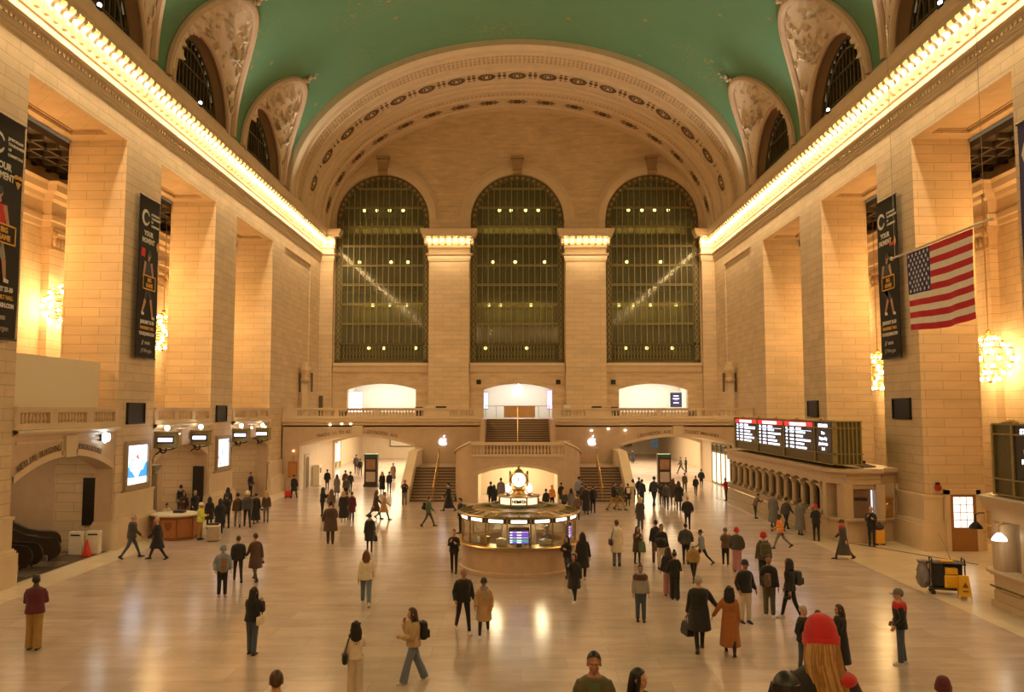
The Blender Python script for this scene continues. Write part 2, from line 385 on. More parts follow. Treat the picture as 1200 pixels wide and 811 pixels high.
def balustrade(label,ax,fix,a0,a1,peds,zb=5.52,th=.34,spacing=.22,bal=None,hb=.42):
    """peds: list of (start,end) pedestal spans along the axis; balusters fill the rest"""
    p=st('balustrade',label,'balustrade')
    def bx(m,u0,u1,z0,z1,t):
        if ax=='x': m.box(u0,fix-t/2,z0,u1,fix+t/2,z1)
        else: m.box(fix-t/2,u0,z0,fix+t/2,u1,z1)
    b=M(); bx(b,a0,a1,zb,zb+.22,th+.06)
    for u0,u1 in peds: bx(b,u0,u1,zb+.2,zb+.22+hb+.02,th)
    b.build('base',STP,p)
    r=M(); z=zb+.22+hb; bx(r,a0,a1,z,z+.1,th+.02); bx(r,a0,a1,z+.1,z+.2,th+.14); r.build('rail',STP,p)
    u=a0
    free=[]; cur=a0
    for u0,u1 in sorted(peds):
        if u0>cur+.1: free.append((cur,u0))
        cur=max(cur,u1)
    if cur<a1-.1: free.append((cur,a1))
    for f0,f1 in free:
        n=max(1,int((f1-f0)/spacing)); s=(f1-f0)/n
        for i in range(n):
            o=bpy.data.objects.new('baluster',bal or BAL); COL.objects.link(o); o.parent=p
            c=f0+(i+.5)*s; o.location=(c,fix,zb+.22) if ax=='x' else (fix,c,zb+.22)
    return p
balustrade('stone balustrade over the escalator arch in the nearest left bay','y',-18.3,29.2,36.8,[(29.2,29.5),(31.4,31.95),(34.1,34.65),(36.5,36.8)])
balustrade('stone balustrade between the second and third left piers','y',-18.3,40.5,48.0,[(40.5,40.9),(42.9,43.4),(45.2,45.7),(47.7,48)],spacing=.3)
balustrade('stone balustrade between the third and farthest left piers','y',-18.3,51.7,59.5,[(51.7,52.2),(54.2,54.8),(56.6,57.2),(59.1,59.5)],spacing=.36)
# plain white hoarding on the near left balcony
m=M(); m.bbox((-18.9,32.9,7.35),(.12,7.0,2.1),.02); m.build('hoarding',mat('cream_board',(.75,.68,.52),rough=.5,noise=.02),label='plain cream hoarding standing behind the nearest left balustrade',cat='hoarding')
# ------------------------------------------------------------------ ceiling vault
VH,VZ0,VC=18.0,23.4,35.2
LC=[0.2,11.4,22.6,33.8,45.0,56.2]; LW=4.75; LH=6.1
def phi_min(y):
    for c in LC:
        t=(y-c)/LW
        if abs(t)<1: return math.asin(LH*math.sqrt(1-t*t)/(VC-VZ0))
    return 0.0
ys=[-14.0]
for c in LC:
    for i in range(25): ys.append(c-LW*math.cos(PI*i/24))
ys+=[61.5]; ys=sorted(set(round(y,4) for y in ys))
N=56; v=[]; f=[]
for y in ys:
    p0=phi_min(y)
    for i in range(N+1):
        a=p0+(PI-2*p0)*i/N; v.append((VH*math.cos(a),y,VZ0+(VC-VZ0)*math.sin(a)))
for j in range(len(ys)-1):
    for i in range(N):
        a=j*(N+1)+i; f.append((a,a+1,a+N+2,a+N+1))
def vault_mat():
    m,nt,b=_new('teal_vault'); Nn=nt.nodes; L=nt.links
    g=Nn.new('ShaderNodeNewGeometry')
    n=Nn.new('ShaderNodeTexNoise'); n.inputs['Scale'].default_value=.35; n.inputs['Detail'].default_value=5; L.new(g.outputs['Position'],n.inputs['Vector'])
    cr=Nn.new('ShaderNodeMix'); cr.data_type='RGBA'; cr.inputs[6].default_value=(.092,.225,.125,1); cr.inputs[7].default_value=(.125,.275,.16,1); L.new(n.outputs['Fac'],cr.inputs[0])
    # faint gold drawing: thin contour lines of a noise field, kept to a few patches
    n2=Nn.new('ShaderNodeTexNoise'); n2.inputs['Scale'].default_value=.55; n2.inputs['Detail'].default_value=2.5; L.new(g.outputs['Position'],n2.inputs['Vector'])
    s=Nn.new('ShaderNodeMath'); s.operation='MULTIPLY'; s.inputs[1].default_value=9; L.new(n2.outputs['Fac'],s.inputs[0])
    fr=Nn.new('ShaderNodeMath'); fr.operation='FRACT'; L.new(s.outputs[0],fr.inputs[0])
    d=Nn.new('ShaderNodeMath'); d.operation='SUBTRACT'; d.inputs[1].default_value=.5; L.new(fr.outputs[0],d.inputs[0])
    ab=Nn.new('ShaderNodeMath'); ab.operation='ABSOLUTE'; L.new(d.outputs[0],ab.inputs[0])
    mr=Nn.new('ShaderNodeMapRange'); mr.inputs[1].default_value=.0; mr.inputs[2].default_value=.09; mr.inputs[3].default_value=1; mr.inputs[4].default_value=0; L.new(ab.outputs[0],mr.inputs[0])
    n3=Nn.new('ShaderNodeTexNoise'); n3.inputs['Scale'].default_value=.13; n3.inputs['Detail'].default_value=1; L.new(g.outputs['Position'],n3.inputs['Vector'])
    m3=Nn.new('ShaderNodeMapRange'); m3.inputs[1].default_value=.52; m3.inputs[2].default_value=.64; m3.inputs[3].default_value=0; m3.inputs[4].default_value=.55; L.new(n3.outputs['Fac'],m3.inputs[0])
    mu=Nn.new('ShaderNodeMath'); mu.operation='MULTIPLY'; L.new(mr.outputs[0],mu.inputs[0]); L.new(m3.outputs[0],mu.inputs[1])
    vo=Nn.new('ShaderNodeTexVoronoi'); vo.inputs['Scale'].default_value=.42; L.new(g.outputs['Position'],vo.inputs['Vector'])
    ms=Nn.new('ShaderNodeMapRange'); ms.inputs[1].default_value=.04; ms.inputs[2].default_value=.09; ms.inputs[3].default_value=.8; ms.inputs[4].default_value=0; L.new(vo.outputs['Distance'],ms.inputs[0])
    mxx=Nn.new('ShaderNodeMath'); mxx.operation='MAXIMUM'; L.new(mu.outputs[0],mxx.inputs[0]); L.new(ms.outputs[0],mxx.inputs[1])
    c2=Nn.new('ShaderNodeMix'); c2.data_type='RGBA'; L.new(mxx.outputs[0],c2.inputs[0]); L.new(cr.outputs[2],c2.inputs[6]); c2.inputs[7].default_value=(.42,.28,.06,1)
    L.new(c2.outputs[2],b.inputs['Base Color']); b.inputs['Roughness'].default_value=.75
    return m
vm=M(); vm.add(v,f); vm.build('ceiling',vault_mat(),smooth=True,label='teal green vaulted ceiling painted with faint gold figures and stars',cat='ceiling',kind='structure')
from mathutils import noise as mnoise
CREAM=mat('rosy_stone',(.60,.44,.31),rough=.7,noise=.12,nscale=2)
RELIEF=mat('relief_plaster',(.72,.60,.45),rough=.75,noise=.15,nscale=3)
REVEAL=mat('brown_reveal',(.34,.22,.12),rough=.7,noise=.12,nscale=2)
LIT=['first','second','third']
for sg,side in ((-1,'left'),(1,'right')):
    # wall strip under the vault and between the lunettes
    m=M(); m.box(sg*18.0,-14,22.8,sg*18.2,61.5,23.45); m.build('trim_spring_%s'%side,CREAM,label='low stone band above the %s cornice where the vault springs'%side,cat='trim',kind='structure')
    for ci,c in enumerate(LC):
        if c<22: continue
        nm={22.6:'nearest',33.8:'second',45.0:'third',56.2:'farthest'}[c]
        def A(th,r=0.0,x=18.0): return Vector((sg*x,c+(4.02-r)*math.cos(th),23.2+(4.3-r)*math.sin(th)))
        def G(th):
            z=VZ0+LH*math.sin(th); s=(z-VZ0)/(VC-VZ0); return Vector((sg*VH*math.sqrt(max(0,1-s*s)),c+LW*math.cos(th),z))
        p=st('lunette','%s lunette in the %s side of the vault, counted from the camera'%(nm,side),'lunette')
        def Pf(u,vv):
            th=PI*u; a=A(th); g=G(th); q=a.lerp(g,vv)
            env=min(1,vv*5,(1-vv)*5)*min(1,u*8,(1-u)*8)
            d=(mnoise.noise(q*1.0+Vector((ci*7.3,0,0)))*.6+mnoise.noise(q*2.3)*.55+abs(mnoise.noise(q*4.2))*.5-.12)*env
            nrm=Vector((-sg*.35,0,0))-Vector((0,math.cos(th),math.sin(th)))*.8
            return q+nrm.normalized()*max(0,d)*1.0
        r=M(); r.grid(Pf,120,38); r.build('relief',RELIEF,p,True)
        t=M(); pts=[G(PI*i/40)+Vector((-sg*.05,0,-.05)) for i in range(41)]; t.tube(pts,.24,8)
        # carved tip
        tip=G(PI/2); 
        for k in range(5): t.sph(tip+Vector((-sg*(.2+.22*k),(.12 if k%2 else -.12),.1+.12*k)),.2-.025*k,8,6)
        t.build('outer_rim',CREAM,p,True)
        t=M(); t.tube([A(PI*i/30) for i in range(31)],.16,8); t.build('inner_rim',CREAM,p,True)
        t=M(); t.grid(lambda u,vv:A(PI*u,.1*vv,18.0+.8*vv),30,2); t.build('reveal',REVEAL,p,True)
        fr=M()
        hwid=3.62
        for k in range(-7,8):
            y=c+k*.5; hh=math.sqrt(max(0,1-((y-c)/3.9)**2))*4.18
            if hh>.2: fr.box(sg*18.75,y-.06,23.0,sg*18.9,y+.06,23.2+hh)
        for z in (24.2,25.6): 
            hy=3.9*math.sqrt(max(0,1-((z-23.2)/4.18)**2)); fr.box(sg*18.7,c-hy,z,sg*18.9,c+hy,z+.1)
        for rr in (0.1,.75):
            fr.tube([A(PI*i/24,rr,18.75) for i in range(25)],.07,6)
        fr.build('window_frame',BRONZED,p)
        gl=M(); pts=[A(PI*i/24,.1,18.9) for i in range(25)]; gl.add([q[:] for q in pts]+[(sg*18.9,c+3.95,22.9),(sg*18.9,c-3.95,22.9)],[tuple(range(25))+(26,25)])
        gl.build('glass',mat('night_pane',(.012,.016,.014),rough=.1,spec=.5),p)
# ------------------------------------------------------------------ end arch with coffered soffit
AZ0=23.0
def arch_ring(y):
    k=(y-61.5)/13.0; return 17.6-.15*k, 34.75-.3*k
def AR(y,a,d=0):
    hw,cr=arch_ring(y); return ((hw-d)*math.cos(a),y,AZ0+(cr-AZ0-d)*math.sin(a))
prof=[(61.5,-1.2),(61.5,0),(61.75,.18),(62.1,.2),(62.3,.05),(62.9,.0),(63.0,.12),(63.15,.12),(63.2,0),(64.7,0),(64.75,.12),(64.9,.12),(65.0,0),(65.9,-.05),(66.0,.08),(66.15,.08),(66.2,-.08),(68.3,-.08),(68.35,.08),(68.5,.1),
      (68.7,0),(68.9,.0),(69.0,.14),(69.3,.14),(69.4,.02),(69.8,.02),(69.9,.16),(70.3,.16),(70.4,.05),(71.3,.05),(71.4,.16),(71.7,.16),(71.8,.0),(73.5,.0),(73.6,.14),(74.5,.16)]
ap=st('end_arch','broad coffered arch of cream stone around the end wall','arch')
m=M(); m.loft([[AR(y,PI*i/72,d) for i in range(73)] for y,d in prof],caps=False) if False else m.grid(lambda u,vv:(0,0,0),1,1)
m=M(); v=[AR(y,-.02+(PI+.04)*i/72,d) for y,d in prof for i in range(73)]; n=73
m.add(v,[(j*n+i,(j+1)*n+i,(j+1)*n+i+1,j*n+i+1) for j in range(len(prof)-1) for i in range(72)])
m.build('soffit',STP,ap,True)
# egg and dart runs
e=M()
for y in (63.45,64.0,64.45):
    for i in range(150):
        a=PI*(i+.5)/150; q=AR(y,a,.02); e.sph(q,(.11,.17,.11),6,4)
for i in range(140):
    a=PI*(i+.5)/140; e.sph(AR(70.85,a,.03),(.10,.2,.10),6,4)
e.build('egg_and_dart',STD,ap)
# rosettes and flower panels
r=M(); r.lathe([(.92,.0),(.88,.08),(.80,.08),(.76,.0)],seg=20,mi=0)
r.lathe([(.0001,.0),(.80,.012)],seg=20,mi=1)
for k in range(10):
    a=2*PI*k/10; r.sph((.36*math.cos(a),.36*math.sin(a),.0),(.06,.06,.05),6,4,0)
r.sph((0,0,.03),(.15,.15,.1),8,6,0)
for sx in (-1,1):
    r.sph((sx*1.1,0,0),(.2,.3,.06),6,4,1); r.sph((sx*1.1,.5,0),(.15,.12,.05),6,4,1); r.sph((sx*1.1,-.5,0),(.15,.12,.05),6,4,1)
DKB=mat('painted_carving_shade',(.13,.075,.035),rough=.8)  # brown put into the colour as recess shade on rosettes and flower panels
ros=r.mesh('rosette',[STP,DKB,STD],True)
fl=M()
for k in range(6): 
    a=2*PI*k/6; fl.sph((.3*math.cos(a),.3*math.sin(a),0),(.18,.18,.06),6,4,0)
fl.sph((0,0,.02),(.16,.16,.1),8,6,0)
for sx in (-1,1):
    fl.sph((sx*.7,0,0),(.3,.1,.05),6,4,0); fl.sph((sx*.55,.3,0),(.2,.08,.05),6,4,0); fl.sph((sx*.55,-.3,0),(.2,.08,.05),6,4,0)
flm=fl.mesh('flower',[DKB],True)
def on_arch(name,me,y,a,d,parent):
    o=bpy.data.objects.new(name,me); COL.objects.link(o); o.parent=parent
    p=Vector(AR(y,a,d)); t=(Vector(AR(y,a+.01,d))-Vector(AR(y,a-.01,d))).normalized(); yv=Vector((0,1,0)); nn=t.cross(yv).normalized()
    if nn.z>0 and abs(math.cos(a))<.99: nn=-nn; t=-t
    if nn.dot(Vector((0,0,27))-p)<0: nn=-nn; t=-t
    R=Matrix((t,yv,nn)).transposed()
    if R.determinant()<0: R=Matrix((-t,yv,nn)).transposed()
    o.matrix_world=Matrix.Translation(p)@R.to_4x4()
def arc_angles(y,step):
    """angles at equal arc length either side of the crown"""
    out=[PI/2]
    for s in (-1,1):
        a=PI/2; acc=0
        while True:
            p=Vector(AR(y,a)); a+=s*.005; acc+=(Vector(AR(y,a))-p).length
            if a<.1 or a>PI-.1: break
            if acc>=step: out.append(a); acc=0
    return out
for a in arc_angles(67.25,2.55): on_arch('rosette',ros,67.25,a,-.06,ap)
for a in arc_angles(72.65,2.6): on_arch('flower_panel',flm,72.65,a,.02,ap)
# ------------------------------------------------------------------ back wall
YB=74.5
WC=[-12.55,0.0,12.55]; WHW=4.35; WZ0,WZS,WZC=10.5,23.85,28.2
m=M(); bounds=[-18.2,-6.3,6.3,18.2]
for k,c in enumerate(WC):
    a,b=bounds[k],bounds[k+1]
    m.prism([(b,WZ0),(b,35.5),(a,35.5),(a,WZ0),(c-WHW,WZ0),(c-WHW,WZS)]+arc(c,WHW,WZS,WZC)[::-1][1:-1]+[(c+WHW,WZS),(c+WHW,WZ0)],'y',YB,YB+.8)
    dc=(-12.47,0.05,12.47)[k]
    m.prism([(b,5.0),(b,WZ0),(a,WZ0),(a,5.0),(dc-3.15,5.0)]+seg_arc(dc,3.15,8.05,8.6)[::-1]+[(dc+3.15,5.0)],'y',YB,YB+.8)
m.build('wall_back',STE,label='tall cream stone end wall with three arched windows',cat='wall',kind='structure')
# lower trims: sill bands, archivolts, keystones
m=M()
for k,c in enumerate(WC):
    m.prism([(YB,10.5),(YB-.35,10.5),(YB-.35,10.25),(YB-.2,10.1),(YB-.2,9.7),(YB,9.6)],'x',c-WHW,c+WHW)
    for j in range(30): m.box(c-WHW+.1+j*.285,YB-.28,9.85,c-WHW+.24+j*.285,YB-.2,10.05)
m.build('trim_sills',STP,label='moulded stone sills under the three end windows',cat='trim',kind='structure')
for k,c in enumerate(WC):
    nm=('left','middle','right')[k]
    p=st('archivolt','stone arch moulding and keystone around the top of the %s end window'%nm,'arch')
    m=M()
    for (r0,r1,o) in ((0,.55,.22),(.55,.7,.3),(.7,1.0,.12)):
        a1=arc(c,WHW+r0,WZS,WZC+r0,32); a2=arc(c,WHW+r1,WZS,WZC+r1,32)
        m.ribbon([[(x,YB,z) for x,z in a1],[(x,YB-o,z) for x,z in a1],[(x,YB-o,z) for x,z in a2],[(x,YB,z) for x,z in a2]])
    m.build('moulding',STP,p,False)
    q=M(); q.prism([(c-.38,28.1),(c+.38,28.1),(c+.5,29.6),(c-.5,29.6)],'y',YB,YB-.5); q.box(c-.6,YB,29.6,c+.6,YB-.6,29.85)
    q.lathe([(.0001,-.42),(.22,-.42),(.22,.42),(.0001,.42)],(c,YB-.5,28.3),10,ax='x'); q.lathe([(.0001,-.45),(.16,-.45),(.16,.45),(.0001,.45)],(c,YB-.5,29.4),10,ax='x')
    q.build('keystone',mat('dark_keystone',(.36,.25,.14),rough=.7,noise=.25,nscale=4),p)
# pilasters with lit heads
def ring(x0,x1,o,z,y=YB-.5): return [(x0-o,YB,z),(x0-o,y-o,z),(x1+o,y-o,z),(x1+o,YB,z)]
for x0,x1,nm in ((-8.15,-4.45,'left centre'),(4.45,8.15,'right centre'),(-18.2,-17.0,'far left'),(17.0,18.2,'far right')):
    p=st('pilaster','%s pilaster of the end wall with a lit bracket cornice'%nm,'pilaster')
    s=M(); s.box(x0,YB-.5,5.5,x1,YB,20.0); s.box(x0,YB-.3,22.8,x1,YB,23.9); s.build('shaft',ST,p)
    h=M(); h.loft([ring(x0,x1,o,z) for o,z in cornice_profile()])
    n=7 if x1-x0>2 else 2
    edges=[x0-.3+(x1-x0+.6)*i/n for i in range(n+1)] if n==7 else ([x0+.55*0+.1,x0+.7,x1+.3] if x0<0 else [x0-.3,x1-.7,x1-.1])
    for x in edges:
        x=min(max(x,x0-.1),x1+.1) if n==2 else x
        h.prism([(YB-.5-.02,22.1),(YB-1.0,22.1),(YB-1.02,21.98),(YB-.93,21.88),(YB-.8,21.8),(YB-.72,21.65),(YB-.72,21.5),(YB-.62,21.35),(YB-.5-.02,21.35)],'x',x-.11,x+.11)
    h.build('bracket_cornice',STP,p)
    for i in range(n):
        xc=(edges[i]+edges[i+1])/2
        lamp((xc,YB-.5-.38,21.78),'round warm bulb in the lit head of the %s end pilaster'%nm,'bulbs in the %s pilaster head'%nm)
# windows
GLASS=glass('window_glass',(.72,.72,.5),.75,.06)
for k,c in enumerate(WC):
    nm=('left','middle','right')[k]
    p=st('window_%d'%(k+1),'tall arched %s window of the end wall with bronze grid'%nm,'window')
    y0=YB+.25
    f=M()
    # ornate border
    for s in (-1,1): f.box(c+s*WHW,y0,WZ0,c+s*(WHW-.55),y0+.2,WZS)
    a1=arc(c,WHW,WZS,WZC,32); a2=arc(c,WHW-.55,WZS,WZC-.55,32)
    f.ribbon([[(x,y0,z) for x,z in a1],[(x,y0,z) for x,z in a2],[(x,y0+.2,z) for x,z in a2],[(x,y0+.2,z) for x,z in a1]])
    f.box(c-WHW,y0,WZ0,c+WHW,y0+.2,WZ0+.25); f.box(c-WHW,y0,WZ0+1.7,c+WHW,y0+.2,WZ0+1.85)
    f.build('window_frame',BRONZED,p)
    o=M()
    z=WZ0+.3
    while z<WZS:
        for s in (-1,1):
            o.lathe([(.13,-.03),(.2,0),(.13,.03)],(c+s*(WHW-.28),y0-.02,z),8,ax='y'); o.sph((c+s*(WHW-.28),y0-.02,z+.3),(.1,.05,.12),6,4)
        z+=.6
    for i in range(1,24):
        a=PI*i/24; o.sph((c+(WHW-.28)*math.cos(a),y0-.02,WZS+(WZC-.28-WZS)*math.sin(a)),(.17,.05,.17),6,4)
    for i in range(24):
        x=c-WHW+.75+i*.298
        o.tube([(x,y0,WZ0+.3),(x+.15,y0,WZ0+.9),(x,y0,WZ0+1.65)],.03,4); o.tube([(x+.15,y0,WZ0+.3),(x,y0,WZ0+.9),(x+.15,y0,WZ0+1.65)],.03,4)
    o.build('ornament',BRONZE,p)
    g=M(); n=14; wd=2*(WHW-.55)
    for i in range(n+1):
        x=c-WHW+.55+wd*i/n; hx=abs(x-c)
        top=WZS+(WZC-.55-WZS)*math.sqrt(max(0,1-(hx/(WHW-.55))**2))
        w_=.06 if i%2 else .085
        g.box(x-w_/2,y0+.0,WZ0+1.8,x+w_/2,y0+.16,max(top,WZ0+2))
    z=WZ0+1.85+1.72
    while z<WZC-1:
        hx=WHW-.55 if z<WZS else (WHW-.55)*math.sqrt(max(0,1-((z-WZS)/(WZC-.55-WZS))**2))
        g.box(c-hx,y0-.03,z,c+hx,y0+.16,z+.1); g.box(c-hx,y0-.03,z+.16,c+hx,y0+.16,z+.2); z+=1.82
    g.build('mullion_grid',BRONZE,p)
    gl=M(); pts=arc(c,WHW,WZS,WZC,32); gl.prism([(c+WHW,WZ0)]+pts+[(c-WHW,WZ0)],'y',y0+.1,y0+.115); gl.build('glass',GLASS,p)
# glazed walkways between the two skins of the end windows
OLIVE=mat('olive_plaster',(.17,.135,.075),rough=.6,noise=.3,nscale=1.2)
m=M(); m.box(-18.5,77.2,9.7,18.5,77.6,35)
for z in (10.6,12.4,17.3,22.7): m.box(-18.5,75.6,z,18.5,77.2,z+.12)
m.build('wall_walkway',OLIVE,label='olive inner wall and floors of the walkway behind the end windows',cat='wall',kind='structure')
m=M()
for i in range(38):
    x=-18+i*.98; m.box(x,77.05,10,x+.07,77.2,32)
for z in (14.1,15.9,19.5,21.3,24.6,26.4): m.box(-18.5,77.05,z,18.5,77.2,z+.08)
m.build('window_outer',BRONZED,label='outer bronze window grid seen through the end windows',cat='window',kind='structure')
wl=M(); wl.sph((0,0,0),.16,8,6,0); wl.cyl((0,0,.1),.03,.25,6,1); wlm=wl.mesh('walkway_lamp',[emis('walkway_bulb',(1,.88,.5),9),BRONZED],True)
for z,xs in ((25.2,(-14.6,-13.4,-12.2,-10.9,-1.7,-.6,.8,2.0,10.6,11.9,13.1,14.4)),(20.2,(-15,-12,-10.4,-2.3,-.2,2.6,10.4,13.6)),(16.1,(-13.7,-12.1,-10.5,-2.7,-1.6,1.3,9.6,11,12.6,15)),(12.0,(-14,-12.6,-9.6,-3,.9,10.2,12.2,14.6))):
    for x in xs:
        o=bpy.data.objects.new('walkway_lamp',wlm); COL.objects.link(o); o.location=(x,76.2,z); tag(o,'small yellow lamp shining behind the glass of the end windows','lamp','lamps behind the end windows')
# upper balcony rooms behind the three low arches
WHITE=mat('white_plaster',(.80,.78,.72),rough=.6,noise=.04)
m=M()
for dc in (-12.47,.05,12.47):
    m.box(dc-4,75.3,5.0,dc-3.5,80,9.6); m.box(dc+3.5,75.3,5.0,dc+4,80,9.6); m.box(dc-4,79.6,5,dc+4,80,9.6); m.box(dc-4,75.3,9.2,dc+4,80,9.6)
m.build('wall_balcony_rooms',WHITE,label='white walls of the rooms behind the low arches of the upper balcony',cat='wall',kind='structure')
# ------------------------------------------------------------------ east balcony front
YF=63.0
m=M()
for sg in (-1,1):
    x0,x1=sorted((sg*18.2,sg*2.75)); c=sg*12.4; hw=4.45
    m.prism([(x1,0),(x1,5.4),(x0,5.4),(x0,0),(c-hw,0)]+seg_arc(c,hw,3.4,4.15)[::-1]+[(c+hw,0)],'y',YF,YF+.7)
m.build('wall_balcony',STB,label='marble front wall of the far balcony with two wide low arches',cat='wall',kind='structure')
m=M()
for sg in (-1,1):
    x0,x1=sorted((sg*18.2,sg*2.75)); c=sg*12.4; hw=4.45
    m.strip([(YF,5.0),(YF-.12,5.06),(YF-.12,5.16),(YF-.3,5.3),(YF-.34,5.48),(YF+.2,5.52)],'x',x0,x1)
    a1=seg_arc(c,hw-.02,3.4,4.15); a2=seg_arc(c,hw,3.62,4.37)
    m.ribbon([[(x,YF,z) for x,z in a2],[(x,YF-.06,z) for x,z in a2],[(x,YF-.06,z) for x,z in a1],[(x,YF,z) for x,z in a1]])
    m.prism([(c-.35,4.12),(c+.35,4.12),(c+.42,5.0),(c-.42,5.0)],'y',YF,YF-.12)
m.build('trim_balcony',STP,label='moulded string course and arch edges on the far balcony front',cat='trim',kind='structure')
m=M(); 
for sg in (-1,1): m.box(sg*2.75,YF,4.9,sg*18.3,75,ZT)
m.box(-2.75,63.8,4.9,2.75,75,ZT)
m.build('floor_balcony',STB,label='floor slab of the far upper balcony',cat='floor',kind='structure')
for sg,side in ((-1,'left'),(1,'right')):
    pd=[(17.2,18.2),(15.2,15.5),(12.3,12.6),(7.3,9.2),(5.35,5.6) if False else (4.9,5.1),(2.75,3.4)] if False else [(17.1,18.2),(13.85,14.2),(10.75,11.1),(5.25,7.3),(2.75,3.35)]
    peds=[tuple(sorted((sg*a,sg*b))) for a,b in pd]
    x0,x1=sorted((sg*2.75,sg*18.2))
    balustrade('stone balustrade along the %s half of the far balcony'%side,'x',YF+.12,x0,x1,peds,spacing=.235)
# passages under the balcony and the halls beyond
PASS=mat('passage_stone',(.70,.58,.42),rough=.4,noise=.08,nscale=1.2)
for sg,side in ((-1,'left'),(1,'right')):
    m=M(); c=sg*12.4; hw=4.45
    arcp=seg_arc(c,hw,3.4,4.15)
    m.strip(arcp,'y',63.7,74.5)
    for s in (-1,1): m.box(c+s*hw,63.7,0,c+s*(hw+.3),74.5,3.42)
    # end frame into the hall beyond
    m.prism([(c+hw+3,0),(c+hw+3,6),(c-hw-3,6),(c-hw-3,0),(c-hw+.15,0)]+seg_arc(c,hw-.15,3.2,3.95)[::-1]+[(c+hw-.15,0)],'y',74.5,74.9)
    yb=104 if sg<0 else 114
    m.box(c-hw-3.2,74.9,0,c-hw-2.9,yb,6); m.box(c+hw+2.9,74.9,0,c+hw+3.2,yb,6); m.box(c-hw-3,yb,0,c+hw+3,yb+.3,6); m.box(c-hw-3.2,74.9,4.7,c+hw+3.2,yb,5.0)
    m.build('wall_passage_%s'%side,PASS,label='bright stone passage through the %s arch under the far balcony'%side,cat='wall',kind='structure')
# ------------------------------------------------------------------ far staircase
TREAD=mat('stair_tread',(.36,.26,.17),rough=.5,noise=.15,nscale=3)
RISER=mat('stair_riser',(.15,.095,.055),rough=.55,noise=.15,nscale=3)
sp=st('staircase','grand double staircase of marble rising to the far balcony','stairs')
for sg in (-1,1):
    t=M(); n=12
    for i in range(n):
        y=55.7+i*.31; z=.175*(i+1); xa,xb=sorted((sg*4.3,sg*7.35))
        t.box(xa,y,0,xb,y+.33,z-.05,1); t.box(xa,y-.03,z-.05,xb,y+.33,z,0)
    t.build('lower_flight',[TREAD,RISER],sp)
    t=M(); xa,xb=sorted((sg*4.3,sg*7.35)); t.box(xa,59.4,0,xb,63,2.1); t.build('landing',STB,sp)
    t=M(); t.prism([(55.35,0),(55.35,.95),(55.6,1.05),(59.4,3.1),(63,3.1),(63,0)],'x',sg*7.35,sg*7.85)
    t.prism([(55.3,.95),(55.6,1.05),(59.4,3.1),(63,3.1),(63,3.22),(59.35,3.22),(55.5,1.2),(55.3,1.1)],'x',sg*7.28,sg*7.92)
    t.build('outer_cheek',STP,sp)
    # rounded inner cheek
    t=M(); pts=[(sg*3.15,55.45)]+[(sg*(3.15+1.15*math.sin(a)),56.6-1.15*math.cos(a)) for a in [PI/2*i/8 for i in range(1,9)]]+[(sg*4.3,63)]
    tops=[4.0]+[4.0-.75*(i/8) for i in range(1,9)]+[3.3]
    outer=pts; inner=[(sg*3.15,55.8)]+[(sg*(3.15+.8*math.sin(a)),56.6-.8*math.cos(a)) for a in [PI/2*i/8 for i in range(1,9)]]+[(sg*3.95,63)]
    vv=[]; ff=[]
    for (o,i_,z) in zip(outer,inner,tops): vv+=[(o[0],o[1],0),(o[0],o[1],z),(i_[0],i_[1],z),(i_[0],i_[1],0)]
    for i in range(len(outer)-1):
        for k in range(4): ff.append((i*4+k,(i+1)*4+k,(i+1)*4+(k+1)%4,i*4+(k+1)%4))
    ff+=[(0,1,2,3),tuple(len(vv)-4+k for k in (3,2,1,0))]
    t.add(vv,ff); t.build('inner_cheek',STB,sp)
    cp=M(); cp.tube([(o[0]*.985,o[1]+.1,z+.04) for o,z in zip(outer,tops)],[(.24,.09)]*len(outer),8); cp.build('coping',STP,sp)
    hr=M(); xm=sg*5.75; hr.tube([(xm,55.5,.95),(xm,59.4,3.0)],.045,8)
    for i in range(5): hr.tube([(xm,55.6+i*.92,.05+i*.45),(xm,55.6+i*.92,.98+i*.48)],.03,6)
    hr.build('handrail',BRASS,sp)
    # newel lamps
    nl=M(); nl.cyl((xm,59.5,2.1),.05,1.25,8,1); nl.sph((xm,59.5,3.42),.09,8,6,0); nl.build('newel',[STP,BRASS],sp)
    t=M(); t.box(sg*7.35,55.55,1.02,sg*7.9,55.75,1.1); 
t=M(); t.prism([(3.15,0),(3.15,3.2),(-3.15,3.2),(-3.15,0),(-2.7,0)]+seg_arc(0,2.7,1.85,2.35)[::-1]+[(2.7,0)],'y',55.45,55.85); t.build('landing_front',STB,sp)
t=M(); a1=seg_arc(0,2.68,1.85,2.35); a2=seg_arc(0,2.7,2.05,2.55)
t.ribbon([[(x,55.45,z) for x,z in a2],[(x,55.4,z) for x,z in a2],[(x,55.4,z) for x,z in a1],[(x,55.45,z) for x,z in a1]]); t.box(-3.15,55.38,3.05,3.15,55.45,3.2); t.build('moulding',STP,sp)
t=M(); t.box(-3.2,55.4,3.82,3.2,55.86,4.02); t.build('rail',STP,sp)
BAL2=baluster_mesh(.62,.09,STP)
for i in range(27):
    o=bpy.data.objects.new('baluster',BAL2); COL.objects.link(o); o.parent=sp; o.location=(-3.0+i*.2308,55.64,3.2)
t=M(); t.box(-3.95,55.85,2.75,3.95,60,3.0); t.build('upper_landing',STB,sp)
t=M()
for i in range(15):
    y=59.6+i*.285; z=3.0+.1667*(i+1); t.box(-2.4,y,2.75,2.4,y+.3,z-.05,1); t.box(-2.4,y-.02,z-.05,2.4,y+.3,z,0)
t.build('upper_flight',[TREAD,RISER],sp)
t=M()
for sg in (-1,1): t.box(sg*2.4,59.5,2.75,sg*2.75,64,5.52); t.box(sg*2.75,60,2.75,sg*3.95,63,3.9)
